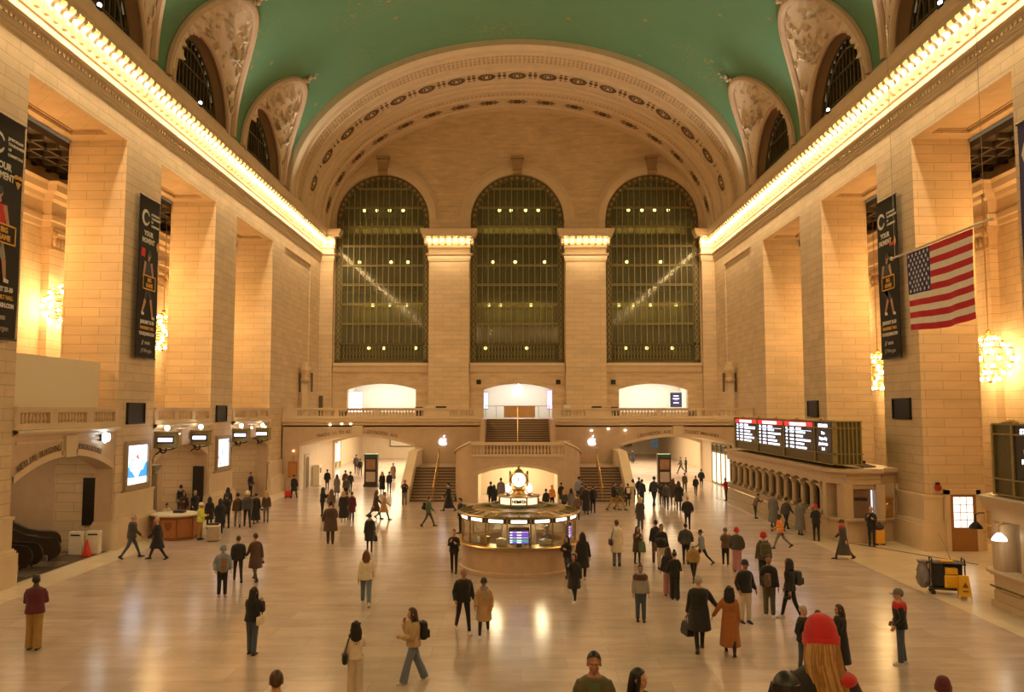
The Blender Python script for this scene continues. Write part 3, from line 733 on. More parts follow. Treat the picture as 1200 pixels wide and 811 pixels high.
t.build('upper_cheek',STB,sp)
t=M(); t.tube([(0,59.7,3.95),(0,63.9,6.4)],.04,8); t.tube([(0,59.7,3.1),(0,59.7,3.95)],.035,6); t.tube([(0,63.9,5.5),(0,63.9,6.4)],.035,6); t.build('handrail',BRASS,sp)
t=M(); t.box(-2.7,60.8,0,2.7,61.2,2.8); t.box(-2.7,55.85,2.6,2.7,61.2,2.75); t.box(-2.95,55.85,0,-2.7,61.2,2.7); t.box(2.7,55.85,0,2.95,61.2,2.7); t.build('underpass',PASS,sp)
# near staircase (under the camera) and closing walls
sp=st('staircase','marble staircase descending from the balcony under the camera','stairs')
t=M(); n=29
for i in range(n):
    y=1.0+i*.465; z=4.7-.1621*(i+1); t.box(-7,y,max(0,z-.8),7,y+.47,z)
t.box(-9,-14,4.2,9,1.0,4.7); t.build('flight',STB,sp)
m=M(); m.box(-24,-14.4,0,24,-14,36); m.build('wall_near',ST,label='stone end wall behind the camera',cat='wall',kind='structure')
# ------------------------------------------------------------------ hanging banners
INK=mat('banner_black',(.016,.014,.013),rough=.75)
INKP=mat('banner_purple',(.045,.035,.16),rough=.75)
WPRINT=mat('white_print',(.72,.70,.66),rough=.7)
GPRINT=mat('grey_print',(.35,.34,.32),rough=.7)
OPRINT=mat('gold_print',(.75,.40,.07),rough=.7)
RPRINT=mat('red_print',(.62,.03,.03),rough=.7)
SKINP=mat('skin_print',(.5,.28,.17),rough=.7)
NAVYP=mat('navy_print',(.05,.06,.09),rough=.7)
def flat(m,pts,y,mi=0,t=.006): m.prism(pts,'y',y,y-t,mi)
def disc(cx,cz,r,n=18): return [(cx+r*math.cos(2*PI*i/n),cz+r*math.sin(2*PI*i/n)) for i in range(n)]
def limb(m,a,b,ra,rb,y,mi):
    d=Vector((b[0]-a[0],b[1]-a[1])).normalized(); n=Vector((-d.y,d.x))
    flat(m,[(a[0]+n.x*ra,a[1]+n.y*ra),(b[0]+n.x*rb,b[1]+n.y*rb),(b[0]-n.x*rb,b[1]-n.y*rb),(a[0]-n.x*ra,a[1]-n.y*ra)],y,mi)
def banner(sg,yc,label,cloth,style):
    p=thing('banner',label,'banner',(sg*17.93,yc,8.72),-sg*PI/2 if sg>0 else PI/2)
    w,h=2.06,7.75
    m=M(); m.grid(lambda u,v:(-w/2+w*u,.015*math.sin(v*9+u*2),h*v),8,24); m.grid(lambda u,v:(-w/2+w*u,.03+.015*math.sin(v*9+u*2),h*v),8,24); m.build('cloth',cloth,p,True)
    m=M(); m.tube([(-w/2-.05,.0,h+.02),(w/2+.05,.0,h+.02)],.04,8); m.build('batten',IRON,p); m=M(); m.tube([(-w/2-.03,.0,0),(w/2+.03,.0,0)],.035,8); m.build('batten',IRON,p)
    if style=='plain':
        text('lettering','C',1.4,WPRINT,p,(-.35,-.03,h-1.2),R_FACE_NEG_Y,bold=.03); return p
    y=-.03
    m=M()
    flat(m,disc(-.5,h-1.0,.40),y,0); flat(m,disc(-.45,h-1.0,.26),y-.008,1); flat(m,[(-.3,h-1.12),(.0,h-1.12),(.0,h-.88),(-.3,h-.88)],y-.009,1)
    m.build('emblem',[WPRINT,cloth],p)
    for i,(b,s) in enumerate((('J.P.MORGAN',.15),('TOURNAMENT',.15),('OF',.15),('CHAMPIONS',.15))): text('lettering',b,s,WPRINT,p,(.08,y,h-.72-i*.19),R_FACE_NEG_Y,align='LEFT',bold=.004)
    text('lettering','YOUR',.34,WPRINT,p,(-.15,y,h-1.75),R_FACE_NEG_Y,bold=.012)
    text('lettering','MOMENT',.34,WPRINT,p,(-.15,y,h-2.1),R_FACE_NEG_Y,bold=.012,sx=.9)
    m=M()
    if style=='heart':
        flat(m,disc(.62,h-2.0,.13)+[],y,0); flat(m,disc(.84,h-2.0,.13),y,0); flat(m,[(.5,h-2.03),(.96,h-2.03),(.73,h-2.38)],y,0)
    else:
        flat(m,[(.7,h-2.2),(.86,h-1.95),(1.0-.02,h-2.2),(.84,h-2.45)],y,0); flat(m,[(-.85,h-2.5),(-.45,h-2.5),(-.45,h-2.9),(-.85,h-2.9)] if style=='walk' else [(.3,h-2.35),(.8,h-2.35),(.8,h-2.2),(.3,h-2.2)],y,1)
    m.build('symbol',[OPRINT,RPRINT],p)
    # printed athlete
    m=M(); top={'heart':3,'walk':0,'seat':0}[style]
    if style=='walk': head,sh,hip,kn,ft=(.0,h-2.75),(-.08,h-3.1),(-.12,h-4.2),((-.3,h-4.95),(.25,h-4.9)),((-.62,h-5.6),(.5,h-5.75))
    elif style=='seat': head,sh,hip,kn,ft=(.0,h-2.85),(-.1,h-3.2),(-.25,h-4.4),((-.05,h-4.9),(.3,h-4.9)),((-.35,h-5.55),(.5,h-5.6))
    else: head,sh,hip,kn,ft=(-.25,h-2.7),(-.25,h-3.1),(-.2,h-4.3),((-.4,h-5.0),(.1,h-5.0)),((-.5,h-5.7),(.2,h-5.7))
    limb(m,(sh[0]-.3,sh[1]),(hip[0]-.2,hip[1]),.17,.17,y,top); limb(m,sh,hip,.36,.26,y-.002,top)
    flat(m,disc(*head,.17),y-.004,1); limb(m,(head[0],head[1]-.12),(sh[0],sh[1]+.05),.08,.09,y-.003,1); flat(m,disc(head[0],head[1]+.07,.16,12),y-.005,2)
    for k in (0,1):
        limb(m,hip,kn[k],.2,.12,y-.004,2 if style!='heart' else 4); limb(m,kn[k],ft[k],.12,.07,y-.005,1); limb(m,(ft[k][0]-.05,ft[k][1]),(ft[k][0]+.22,ft[k][1]-.05),.08,.06,y-.006,5)
    limb(m,(sh[0]+.3,sh[1]-.02),(sh[0]+.55,sh[1]-.8),.11,.08,y-.004,1); limb(m,(sh[0]-.32,sh[1]-.02),(sh[0]-.5,sh[1]-.8),.11,.08,y-.004,1)
    m.build('athlete_print',[NAVYP,SKINP,NAVYP,RPRINT,GPRINT,WPRINT],p)
    m=M(); a,b,c,d=-.62,.72,h-4.45,h-3.75
    for (x0,x1,z0,z1) in ((a,b,c,c+.06),(a,b,d-.06,d),(a,a+.06,c,d),(b-.06,b,c,d)): m.box(x0,y-.02,z0,x1,y-.012,z1,0)
    m.box(a,y-.012,c,b,y-.008,d,1); m.build('frame_print',[OPRINT,cloth],p)
    text('lettering','BIG',.26,OPRINT,p,(.05,y-.02,h-3.98),R_FACE_NEG_Y,bold=.012); text('lettering','GAME',.26,OPRINT,p,(.05,y-.02,h-4.24),R_FACE_NEG_Y,bold=.012)
    text('lettering','JANUARY 23-30',.23,WPRINT,p,(.0,y,1.72),R_FACE_NEG_Y,bold=.012,sx=.9); text('lettering','VANDERBILT HALL',.2,OPRINT,p,(0,y,1.44),R_FACE_NEG_Y,bold=.008,sx=.88)
    text('lettering','TOCSQUASH.COM',.21,WPRINT,p,(0,y,1.16),R_FACE_NEG_Y,bold=.012,sx=.9)
    m=M(); flat(m,[(-.55,.62),(-.4,.62),(-.3,.85),(-.45,.85)],y,0); flat(m,[(-.2,.66),(.35,.66),(.35,.8),(-.2,.8)],y,0); m.build('sponsor_print',[GPRINT],p)
    text('lettering','J.P.Morgan',.26,GPRINT,p,(0,y,.36),R_FACE_NEG_Y,bold=.004)
    return p
banner(-1,27.62,'tall black event banner with a gold heart on the nearest left pier',INK,'heart')
banner(-1,38.8,'tall black banner with a walking athlete on the second left pier',INK,'walk')
banner(1,39.0,'tall black banner with a seated athlete on the right pier behind the flag',INK,'seat')
banner(1,27.55,'purple banner at the right edge, on the nearest right pier',INKP,'plain')
# ------------------------------------------------------------------ flag
p=thing('flag','striped national flag hung from a rod in the air on the right','flag',(13.0,0,0))
FR=mat('flag_red',(.50,.012,.035),rough=.8); FWt=mat('flag_white',(.80,.76,.72),rough=.8); FB=mat('flag_blue',(.02,.03,.17),rough=.8)
y0,y1,zt,hh=23.0,26.95,11.46,2.6
def fp(u,v):  # u 0 far .. 1 near, v 0 top .. 1 bottom
    y=y1+(y0-y1)*u; return (.05*math.sin(u*11+v*2)*v+.03*math.sin(u*23)*v,y-.03*v*math.sin(u*4),zt-hh*v-.08*v*math.sin(PI*(1-u)*1.2)+.0)
m=M()
for s in range(13):
    a=(.38 if s<7 else 0)
    m.grid(lambda u,v:fp(a+(1-a)*u,(s+v)/13),30,2,s%2)
m.grid(lambda u,v:fp(.38*u,v*7/13),14,8,2)
m.build('cloth',[FR,FWt,FB],p,True)
m=M()
for r in range(9):
    for c in range(6 if r%2==0 else 5):
        u=.38*((c+.5+(.5 if r%2 else 0))/6.0-.0); v=7/13*(r+.75)/9.5
        q=Vector(fp(u,v)); st_=[]
        for k in range(10):
            rad=.075 if k%2==0 else .03; a=PI/2+2*PI*k/10; st_.append((rad*math.cos(a),rad*math.sin(a)))
        vs=[(q.x-.012,q.y+a,q.z+b) for a,b in st_]+[(q.x+.012,q.y+a,q.z+b) for a,b in st_]
        m.add(vs,[tuple(range(10)),tuple(range(19,9,-1))]+[(k,(k+1)%10,(k+1)%10+10,k+10) for k in range(10)])
m.build('stars',FWt,p)
m=M(); m.tube([(0,28.0,11.52),(0,22.1,11.52)],.035,8); m.sph((0,28.05,11.52),.07,8,6); m.sph((0,22.05,11.52),.07,8,6); m.build('rod',mat('pale_rod',(.7,.66,.58),rough=.4),p)
m=M(); m.tube([(0,22.4,11.55),(0,22.4,31.35)],.009,4); m.tube([(0,27.8,11.55),(0,27.8,31.35)],.009,4); m.build('wire',mat('steel_wire',(.3,.28,.25),rough=.4,metal=.7),p)
# ------------------------------------------------------------------ chandeliers
cb=M(); cb.sph((0,0,0),(.085,.085,.10),8,6,0); cb.cyl((0,0,.08),.045,.09,6,1); CBM=cb.mesh('bulb',[emis('chandelier_bulb',(1,.70,.30),55),BRASS],True)
fm=M()
tiers=[(-.95,.35),(-.66,.78),(-.33,.98),(0,1.06),(.33,.98),(.66,.78),(.95,.35)]
for z,r in tiers: fm.lathe([(r-.05,z+.1),(r,z+.14),(r+.05,z+.1),(r,z+.06),(r-.05,z+.1)],seg=24)
for k in range(8):
    a=2*PI*k/8; fm.tube([(.02,0,1.2)]+[(r*math.cos(a),r*math.sin(a),z+.1) for z,r in tiers[::-1]]+[(.02,0,-1.05)],.025,5)
fm.sph((0,0,1.25),.14,8,6); fm.sph((0,0,-1.1),.12,8,6)
FRM=fm.mesh('frame',BRASS,True)
def chandelier(loc,label):
    p=thing('chandelier',label,'chandelier',loc)
    o=bpy.data.objects.new('frame',FRM); COL.objects.link(o); o.parent=p
    m=M(); m.tube([(0,0,1.2),(0,0,18.0-loc[2])],.03,6); m.build('stem',BRASS,p)
    for z,r in tiers:
        n=max(4,int(r*9))
        for k in range(n):
            a=2*PI*(k+.5)/n; b=bpy.data.objects.new('bulb',CBM); COL.objects.link(b); b.parent=p; b.location=(r*math.cos(a)*1.03,r*math.sin(a)*1.03,z-.08)
chandelier((-22.25,39.6,11.35),'round gilt chandelier of bare bulbs beside the second left pier')
chandelier((-22.2,50.4,11.1),'round gilt chandelier half hidden behind the banner with the walking athlete')
chandelier((22.3,50.3,8.6),'round gilt chandelier just below the right banner with the seated athlete')
chandelier((22.75,39.2,8.75),'round gilt chandelier in the right aisle below the flag')
# ------------------------------------------------------------------ loudspeaker grilles, light boxes
def wallthing(name,label,cat,sg,y,z,x=None,group=None): return thing(name,label,cat,(sg*(x or 18.2),y,z),(PI/2 if sg<0 else -PI/2),group)
for sg,y,w,h,z,label in ((-1,38.5,1.75,1.0,6.08,'square black grille on the second left pier'),(-1,49.7,1.7,1.0,6.0,'square black grille on the third left pier'),(1,38.6,1.75,1.0,6.3,'square black grille on the right pier beside the seated athlete banner'),(1,50.1,1.7,1.0,6.3,'square black grille on the right pier above the departure board')):
    p=wallthing('loudspeaker',label,'loudspeaker',sg,y,z)
    m=M()
    for (x0,x1,z0,z1) in ((-w/2,w/2,-h/2,-h/2+.07),(-w/2,w/2,h/2-.07,h/2),(-w/2,-w/2+.07,-h/2,h/2),(w/2-.07,w/2,-h/2,h/2)): m.box(x0,-.12,z0,x1,0,z1)
    m.build('frame',IRON,p)
    m=M(); m.box(-w/2+.07,-.06,-h/2+.07,w/2-.07,0,h/2-.07)
    for i in range(9): m.box(-w/2+.07,-.09,-h/2+.12+i*.09,w/2-.07,-.06,-h/2+.15+i*.09)
    m.build('grille',BLACK,p)
SCR=emis('poster_glow',(.86,.93,1.0),1.5); SCB=emis('poster_blue',(.05,.30,.62),1.3); SCR2=emis('poster_red',(.85,.12,.12),1.2); SCC=emis('poster_pale_blue',(.45,.72,.95),1.4)
for y,w,z0,z1,label,st_ in ((38.75,2.1,2.75,4.58,'backlit poster screen of blue mountains on the second left pier',0),(50.1,2.0,2.78,4.45,'backlit poster screen with pink figures on the third left pier',1)):
    p=wallthing('poster_screen',label,'screen',-1,y,z0); h=z1-z0
    m=M()
    for (x0,x1,a,b) in ((-w/2-.16,w/2+.16,-.22,0),(-w/2-.16,w/2+.16,h,h+.2),(-w/2-.16,-w/2,0,h),(w/2,w/2+.16,0,h)): m.box(x0,-.16,a,x1,.0,b)
    m.box(-w/2-.3,-.1,-.34,w/2+.3,0,-.22)
    m.build('frame',mat('stone_frame',(.36,.27,.17),rough=.5),p)
    m=M(); m.box(-w/2,-.06,0,w/2,0,h); m.build('panel',SCR,p)
    m=M(); y_=-.064
    if st_==0:
        flat(m,[(-w/2,.35),(-w/2,.95),(-.65,.75),(-.35,.5),(-.1,.3)],y_,0); flat(m,[(w/2,.3),(w/2,1.0),(.6,.8),(.35,.55),(.15,.3)],y_,0); flat(m,[(-.9,.95),(-.5,1.2),(-.2,.7),(-.6,.6)],y_-.004,2); flat(m,[(.95,1.0),(.6,1.15),(.3,.75),(.6,.6)],y_-.004,2)
        flat(m,disc(.05,1.28,.1,12),y_,1); flat(m,disc(.18,1.2,.06,10),y_,1); flat(m,disc(-.42,1.15,.05,10),y_,0)
    else:
        for k in range(26):
            x=random.uniform(-.9,.9); z=random.uniform(.1,h-.15); 
            if x>-.2 and z<.4: continue
            flat(m,disc(x,z,random.uniform(.03,.1),9),y_-.0006*k,(1,0,2)[k%3])
    m.build('picture',[SCB,SCR2,SCC],p)
# ------------------------------------------------------------------ track signs on brackets
SIGNW=emis('sign_white',(.80,.78,1.0),3.2)
for i,(px,py,Yy,label) in enumerate(((195.5,515,40.95,'hanging platform sign nearest the second left pier'),(235,512.5,45.3,'hanging platform sign left of the poster with pink figures'),(282.5,509.5,52.2,'hanging platform sign right of the poster with pink figures'),(307.5,508,56.9,'farthest hanging platform sign of the left wall'))):
    q=U(px,py,Y=Yy); p=thing('platform_sign',label,'sign',q,0,'hanging platform signs')
    m=M(); m.bbox((0,0,-.02),(1.12,.32,.68),.03); m.bbox((0,0,.36),(1.22,.4,.1),.03); m.bbox((0,0,-.38),(1.22,.4,.09),.03)
    m.build('case',BRONZE,p)
    m=M(); m.box(-.42,-.19,-.2,.42,-.161,.16); m.build('face',BLACK,p)
    m=M(); m.box(-.36,-.2,-.11,.36,-.19,.08); m.build('lit_number',SIGNW,p)
    m=M(); m.tube([(-.5,0,-.4),(-.2,0,-.55),(.25,0,-.5),(.55,0,-.38)],.035,6); m.tube([(q.x*0-(18.2+q.x),0,.2),(-.5,0,.2)],.04,6); m.tube([(-(18.2+q.x),0,-.75),(-.2,0,-.5)],.035,6); m.lathe([(.12,-.02),(.2,0),(.12,.02)],(-.15,-.05,-.52),10,ax='y'); m.build('bracket',IRON,p)
    m=M(); m.cyl((0,0,.41),.05,.07,8); m.build('socket',BRASS,p)
    m=M(); m.sph((0,0,.58),.13,12,8); m.build('lamp_globe',GLOBE,p,True)
# twin lamp on the near arch, small wall lights
p=wallthing('wall_light','small twin spot light on the right of the escalator arch','lamp',-1,35.6,5.05)
m=M(); m.box(-.3,-.1,-.15,.3,0,.15); m.build('plate',IRON,p); m=M(); m.sph((-.12,-.16,0),(.2,.1,.24),10,8); m.sph((.25,-.14,0),(.07,.06,.18),8,6); m.build('lamp_globe',emis('cool_spot',(.75,.95,1.0),9),p,True)
for y in (41.3,43.3,47.0,53.2,55.2,58.2):
    p=wallthing('wall_light','little warm wall light under the left balcony edge','lamp',-1,y,5.0,group='little lights under the left balcony'); m=M(); m.cyl((0,-.02,0),.05,-.08,8,ax='y'); m.build('socket',BRASS,p); m=M(); m.sph((0,-.14,0),.075,8,6); m.build('lamp_globe',emis('small_warm',(1,.8,.5),8),p)
for x,z in ((-14.5,5.05),(-13.6,5.12),(-12.9,5.12),(-8.1,5.25),(-7.2,5.25),(5.7,4.62),(8.3,4.65),(7,4.75)):
    p=thing('wall_light','little warm wall light on the far balcony front','lamp',(x,62.88,z),0,'little lights on the far balcony front'); m=M(); m.cyl((0,.1,0),.05,-.06,8,ax='y'); m.build('socket',BRASS,p); m=M(); m.sph((0,.0,0),(.1,.06,.06),8,6); m.build('lamp_globe',emis('small_warm',(1,.8,.5),8),p)
# doors in the passages
for q,w,h,rz,label,n in (((-19.2,36.75,1.1),.75,2.1,0,'dark door panel in the wall beyond the escalators',1),((-18.72,47.8,.85),.62,2.1,0,'dark door panel in the second left bay',2)):
    p=thing('door_%d'%n,label,'door',q,rz,kind='structure'); m=M(); m.bbox((0,0,h/2),(w,.12,h),.02); m.build('panel',BLACK,p); m=M(); m.box(-w/2+.08,-.075,.15,w/2-.08,-.06,h/2-.05); m.box(-w/2+.08,-.075,h/2+.05,w/2-.08,-.06,h-.12); m.build('inset',mat('dark_door',(.022,.018,.015),rough=.3),p)
# pendants in the escalator arch
for y,z in ((31.2,4.05),(33.2,3.95)):
    p=thing('pendant_lamp','small unlit pendant lamp under the escalator arch vault','lamp',(-20.6,y,z),0,'pendants in the escalator arch'); m=M(); m.tube([(0,0,.1),(0,0,.65)],.02,6); m.build('stem',BRASS,p); m=M(); m.lathe([(.06,.12),(.1,.08),(.35,-.02),(.33,-.06),(.0001,-.05)],seg=16); m.build('lamp_shade',STP,p,True)
text_p=thing('inscription','METLIFE BUILDING lettering carved over the escalator arch','lettering',(-18.17,33,4.6),0)
def arch_text(s,parent,yc,hw,zs,zc,a0,a1,size,matl,faceX=None,faceY=None):
    h=zc-zs; r=(hw*hw+h*h)/(2*h); am=math.asin(hw/r); n=len(s)
    for i,ch in enumerate(s):
        if ch==' ': continue
        f=(a0+(a1-a0)*i/max(1,n-1)); a=am*f; u=yc+r*math.sin(a); z=zc-r+r*math.cos(a)
        if faceX is not None:
            o=text('letter',ch,size,matl,parent,(faceX-parent.location.x,u-parent.location.y,z-parent.location.z),R_FACE_POS_X,ext=.008,bold=.006); o.rotation_euler=(PI/2-0,0,PI/2); o.rotation_euler.rotate_axis('Z',-a)
        else:
            o=text('letter',ch,size,matl,parent,(u-parent.location.x,faceY-parent.location.y,z-parent.location.z),R_FACE_NEG_Y,ext=.008,bold=.006); o.rotation_euler.rotate_axis('Z',-a)
CARVE=mat('carved_letter',(.20,.13,.07),rough=.6)
arch_text('METLIFE BUILDING',text_p,33.0,3.65,3.98,4.78,-.9,-.2,.31,CARVE,faceX=-18.2)
text_p=thing('inscription','ESCALATORS lettering carved on the right of the escalator arch','lettering',(-18.17,34.5,4.6),0)
arch_text('ESCALATORS',text_p,33.0,3.65,3.98,4.78,.2,.66,.3,CARVE,faceX=-18.2)
for sg,s1,s2,l1,l2 in ((-1,'TRACKS 11 TO 42','LEXINGTON AVE','TRACKS lettering over the far left arch','LEXINGTON AVE lettering over the far left arch'),(1,'LEXINGTON AVE','TICKET MACHINES','LEXINGTON AVE lettering over the far right arch','TICKET MACHINES lettering over the far right arch')):
    c=sg*12.4
    t=thing('inscription',l1,'lettering',(c-2,62.98,4.4)); arch_text(s1,t,c,4.45,3.78,4.53,-.68,-.14,.34,CARVE,faceY=62.99)
    t=thing('inscription',l2,'lettering',(c+2,62.98,4.4)); arch_text(s2,t,c,4.45,3.78,4.53,.14,.68,.34,CARVE,faceY=62.99)
# ------------------------------------------------------------------ escalators
STEEL=mat('brushed_steel',(.42,.38,.32),rough=.35,metal=.9); RUBBER=mat('black_rubber',(.015,.013,.012),rough=.3); ESKIRT=mat('dark_skirt',(.10,.07,.045),rough=.3,metal=.3)
def esc_path(off):
    pts=[]
    # newel curve at the foot, then level, then rising away from the hall
    for k in range(7):
        a=-PI/2+PI*k/6; pts.append((-.45+.42*math.cos(a)*1.0,off+.0,.55+.42*math.sin(a)))
    pts+=[(-1.0,off,.99),(-1.5,off,1.08),(-2.1,off,1.34),(-8.5,off,4.95)]
    return pts
def escalator(y,label,stairs=True):
    p=thing('escalator',label,'escalator',(-18.9 if y<35 else -19.95,y,0))
    for s in (-.62,.62):
        pa=esc_path(s)
        m=M(); m.tube(pa,[(.05,.035)]*len(pa),8); m.build('handrail',RUBBER,p,True)
        m=M(); poly=[(x,z) for _x in [0] for x,_,z in [(q[0],0,q[2]-.03) for q in pa]]
        poly=poly+[(-8.5,4.0),(-2.4,.6),(-1.7,.2),(-1.2,.04),(-.5,.03)]
        m.prism(poly,'y',s-.05,s+.05); m.build('balustrade_panel',ESKIRT,p)
        m=M(); tp=[(-.45+.36*math.cos(-PI/2+PI*k/6),s,.55+.345*math.sin(-PI/2+PI*k/6)) for k in range(7)]+[(q[0],q[1],q[2]-.08) for q in pa[7:]]; m.tube(tp,[(.035,.07)]*len(tp),6); m.build('trim_strip',STEEL,p)
        m=M(); m.bbox((-.75,s,.14),(.5,.2,.28),.05); m.build('newel_foot',STEEL,p)
    m=M(); m.box(-2.0,-.56,.0,.4,.56,.03)
    for i in range(18):
        x=-1.2-.4*i; z=max(0,(i-1)*.225+.03); m.box(x-.4,-.55,0,x,.55,z+.03)
    m.build('steps',STEEL,p)
escalator(31.35,'nearest escalator rising to the left behind the nearest left pier')
escalator(33.3,'middle escalator with steel newel inside the left arch')
escalator(35.2,'farthest escalator, its foot blocked by two white boxes')
m=M(); m.box(-20.6,29.6,0,-18.3,36.4,.012); m.build('floor_plate',mat('worn_metal_floor',(.12,.09,.06),rough=.35,metal=.3),label='dark metal floor plates at the foot of the escalators',cat='floor plate')
for q,rz,label in (((-19.1,35.5,.012),.0,'left white barrier box at the foot of the farthest escalator'),((-18.48,35.72,.012),.1,'right white barrier box behind the red cone')):
    p=thing('barrier_box',label,'box',q,rz); m=M(); m.bbox((0,0,.5),(.58,.3,1.0),.03); m.build('body',mat('white_panel',(.78,.72,.62),rough=.5),p); m=M(); m.box(-.2,-.16,.82,.2,-.149,.88); m.build('slot',BLACK,p)
p=thing('traffic_cone','red traffic cone in front of the right white barrier box','cone',(-18.55,35.3,.012)); m=M(); m.bbox((0,0,.02),(.4,.4,.04),.01); m.build('base',mat('cone_red',(.72,.04,.03),rough=.5),p); m=M(); m.lathe([(.16,.04),(.03,.68),(.0001,.69)],seg=16); m.build('body',MATS['cone_red'],p,True)
# ------------------------------------------------------------------ wooden desk by the second left pier
WOOD=mat('warm_oak',(.40,.15,.045),rough=.4,noise=.22,nscale=5); WOODD=mat('dark_oak',(.22,.08,.025),rough=.45,noise=.2)
p=thing('information_desk','octagonal oak desk with a pale counter top by the second left pier','desk',(-16.78,40.15,0))
def octa(r,ry=None): 
    ry=ry or r; return [(r*math.cos(PI/8+PI/4*i)*1.08,ry*math.sin(PI/8+PI/4*i)*1.08) for i in range(8)]
m=M(); m.prism(octa(.98,.85),'z',.12,1.12); m.build('body',WOOD,p)
m=M(); m.prism(octa(1.02,.89),'z',0,.14); m.prism(octa(1.02,.89),'z',.98,1.08)
for i in range(8):
    a=PI/8+PI/4*i; m.tube([(.98*1.08*math.cos(a),.85*1.08*math.sin(a),.1),(.98*1.08*math.cos(a),.85*1.08*math.sin(a),1.1)],.045,6)
m.build('moulding',WOODD,p)
m=M(); m.prism(octa(1.1,.97),'z',1.12,1.2); m.build('counter_top',mat('pale_top',(.75,.66,.5),rough=.35),p)
m=M(); flat(m,[(-.16,.85),(.16,.85),(.16,.62),(.0,.42),(-.16,.62)],-.86); m.build('shield_emblem',WOODD,p)
m=M(); m.bbox((.1,.2,1.26),(.5,.4,.12),.02); m.build('tray',BLACK,p)
p=thing('lamp_post','fluted grey green metal post rising behind the oak desk','post',(-18.5,41.45,0))
m=M(); m.lathe([(.26,0),(.26,.2),(.2,.26)],seg=16); m.build('base',BRONZED,p); m=M()
rings=[]
for z,r in ((.26,.2),(3.0,.17)): rings.append([((r-(.018 if k%2 else 0))*math.cos(2*PI*k/32),(r-(.018 if k%2 else 0))*math.sin(2*PI*k/32),z) for k in range(32)])
m.loft(rings); m.build('shaft',mat('patina_metal',(.30,.29,.22),rough=.4,metal=.5),p); m=M(); m.lathe([(.17,3.0),(.22,3.05),(.19,3.12),(.34,3.35),(.36,3.45),(.0001,3.46)],seg=16); m.build('capital',MATS['patina_metal'],p,True)
# ------------------------------------------------------------------ far left notice board
p=thing('notice_board','small oak notice board on the far left wall under the balcony','board',(-17.35,63.0,1.0)); m=M(); m.bbox((0,-.04,.62),(.7,.08,1.2),.02); m.build('panel',WOOD,p); m=M(); m.box(-.28,-.1,.1,.28,-.085,1.1); m.build('inset',mat('oak_light',(.5,.22,.07),rough=.5),p)
p=thing('wall_light','tiny red wall lamp above the oak notice board','lamp',(-17.3,62.9,3.0)); m=M(); m.tube([(0,0,-.75),(0,0,0)],.015,5); m.build('stem',BRASS,p); m=M(); m.sph((0,0,.05),.08,8,6); m.build('lamp_globe',emis('red_lamp',(1,.35,.15),6),p)
# ------------------------------------------------------------------ poster kiosks under the far arches
for x,y,label,g in ((-11.9,66.5,'dark poster kiosk standing in the left passage arch',1),(11.9,66.5,'dark poster kiosk standing in the right passage arch',2)):
    p=thing('poster_kiosk',label,'kiosk',(x,y,0)); m=M(); m.bbox((0,0,.12),(1.15,.75,.24),.02); m.bbox((0,0,1.35),(1.05,.6,2.3),.03); m.build('body',mat('kiosk_brown',(.05,.035,.025),rough=.4),p)
    m=M(); m.bbox((0,0,2.48),(1.1,.66,.3),.02); m.build('header',mat('kiosk_green',(.03,.09,.05),rough=.4),p)
    m=M(); m.box(-.38,-.33,1.4,.38,-.305,2.2); m.build('upper_poster',mat('poster_tan',(.35,.19,.10),rough=.5,noise=.6,nscale=4),p); m=M(); m.box(-.38,-.33,.4,.38,-.305,1.2); m.build('lower_poster',mat('poster_grey',(.5,.42,.33),rough=.5,noise=.3),p)
# furnishings of the halls beyond the arches
FRAMEW=mat('poster_white',(.75,.68,.55),rough=.5); 
for x,y,w,z0,z1,label in ((-14.6,103.9,3.0,1.6,4.2,'left framed panel on the end wall of the left passage hall'),(-11.2,103.9,2.4,2.2,4.2,'right framed panel on the end wall of the left passage hall')):
    p=thing('framed_panel',label,'panel',(x,y,0)); m=M(); m.box(-w/2-.12,-.1,z0-.12,w/2+.12,0,z1+.12); m.build('frame',BRONZED,p); m=M(); m.box(-w/2,-.13,z0,w/2,-.1,z1); m.build('panel',FRAMEW,p)
SHOP=emis('shop_glow',(1,.93,.8),2.2); SHOPB=emis('shop_blue',(.45,.65,.9),1.0)
for (x,y0,y1,rz,label,colr) in ((-5.15,82,92,-1,'bright shop front on the right of the left passage hall',SHOP),(-19.6,80,90,1,'bright shop front on the left of the left passage hall',SHOP),(19.6,78,86,-1,'lit glass shop front on the right of the right passage hall',SHOP)):
    p=thing('shop_front',label,'shop front',(x,0,0)); s=1 if rz>0 else -1; m=M(); m.box(0,y0,.6,s*.06,y1,3.4); m.build('lit_window',colr,p); m=M()
    for i in range(6):
        y=y0+(y1-y0)*i/5; m.box(0,y-.06,0,s*.14,y+.06,3.6)
    for z in (.5,2.6,3.5): m.box(0,y0,z,s*.12,y1,z+.1)
    m.build('mullion',BRONZE,p); m=M()
    for i in range(5): m.box(s*.07,y0+.5+i*(y1-y0)/5,.7,s*.1,y0+1.1+i*(y1-y0)/5,1.9+.3*(i%2))
    m.build('display',SHOPB,p)
for x,y,label in ((-15.1,78,'round ceiling lamp nearest in the left passage hall'),(-12.0,80,'bright ceiling lamp in the middle of the left passage hall'),(-10.9,80.2,'bright ceiling lamp on the right of the left passage hall'),(9.9,80,'bright ceiling lamp on the left of the right passage hall'),(10.7,80,'second bright ceiling lamp of the right passage hall'),(13.9,79,'round ceiling lamp on the right of the right passage hall')):
    p=thing('ceiling_lamp',label,'lamp',(x,y,4.25)); m=M(); m.tube([(0,0,.1),(0,0,.45)],.03,6); m.build('stem',BRASS,p); m=M(); m.sph((0,0,0),(.3,.3,.2),12,8); m.build('lamp_globe',emis('hall_globe',(1,.86,.75),12),p,True)
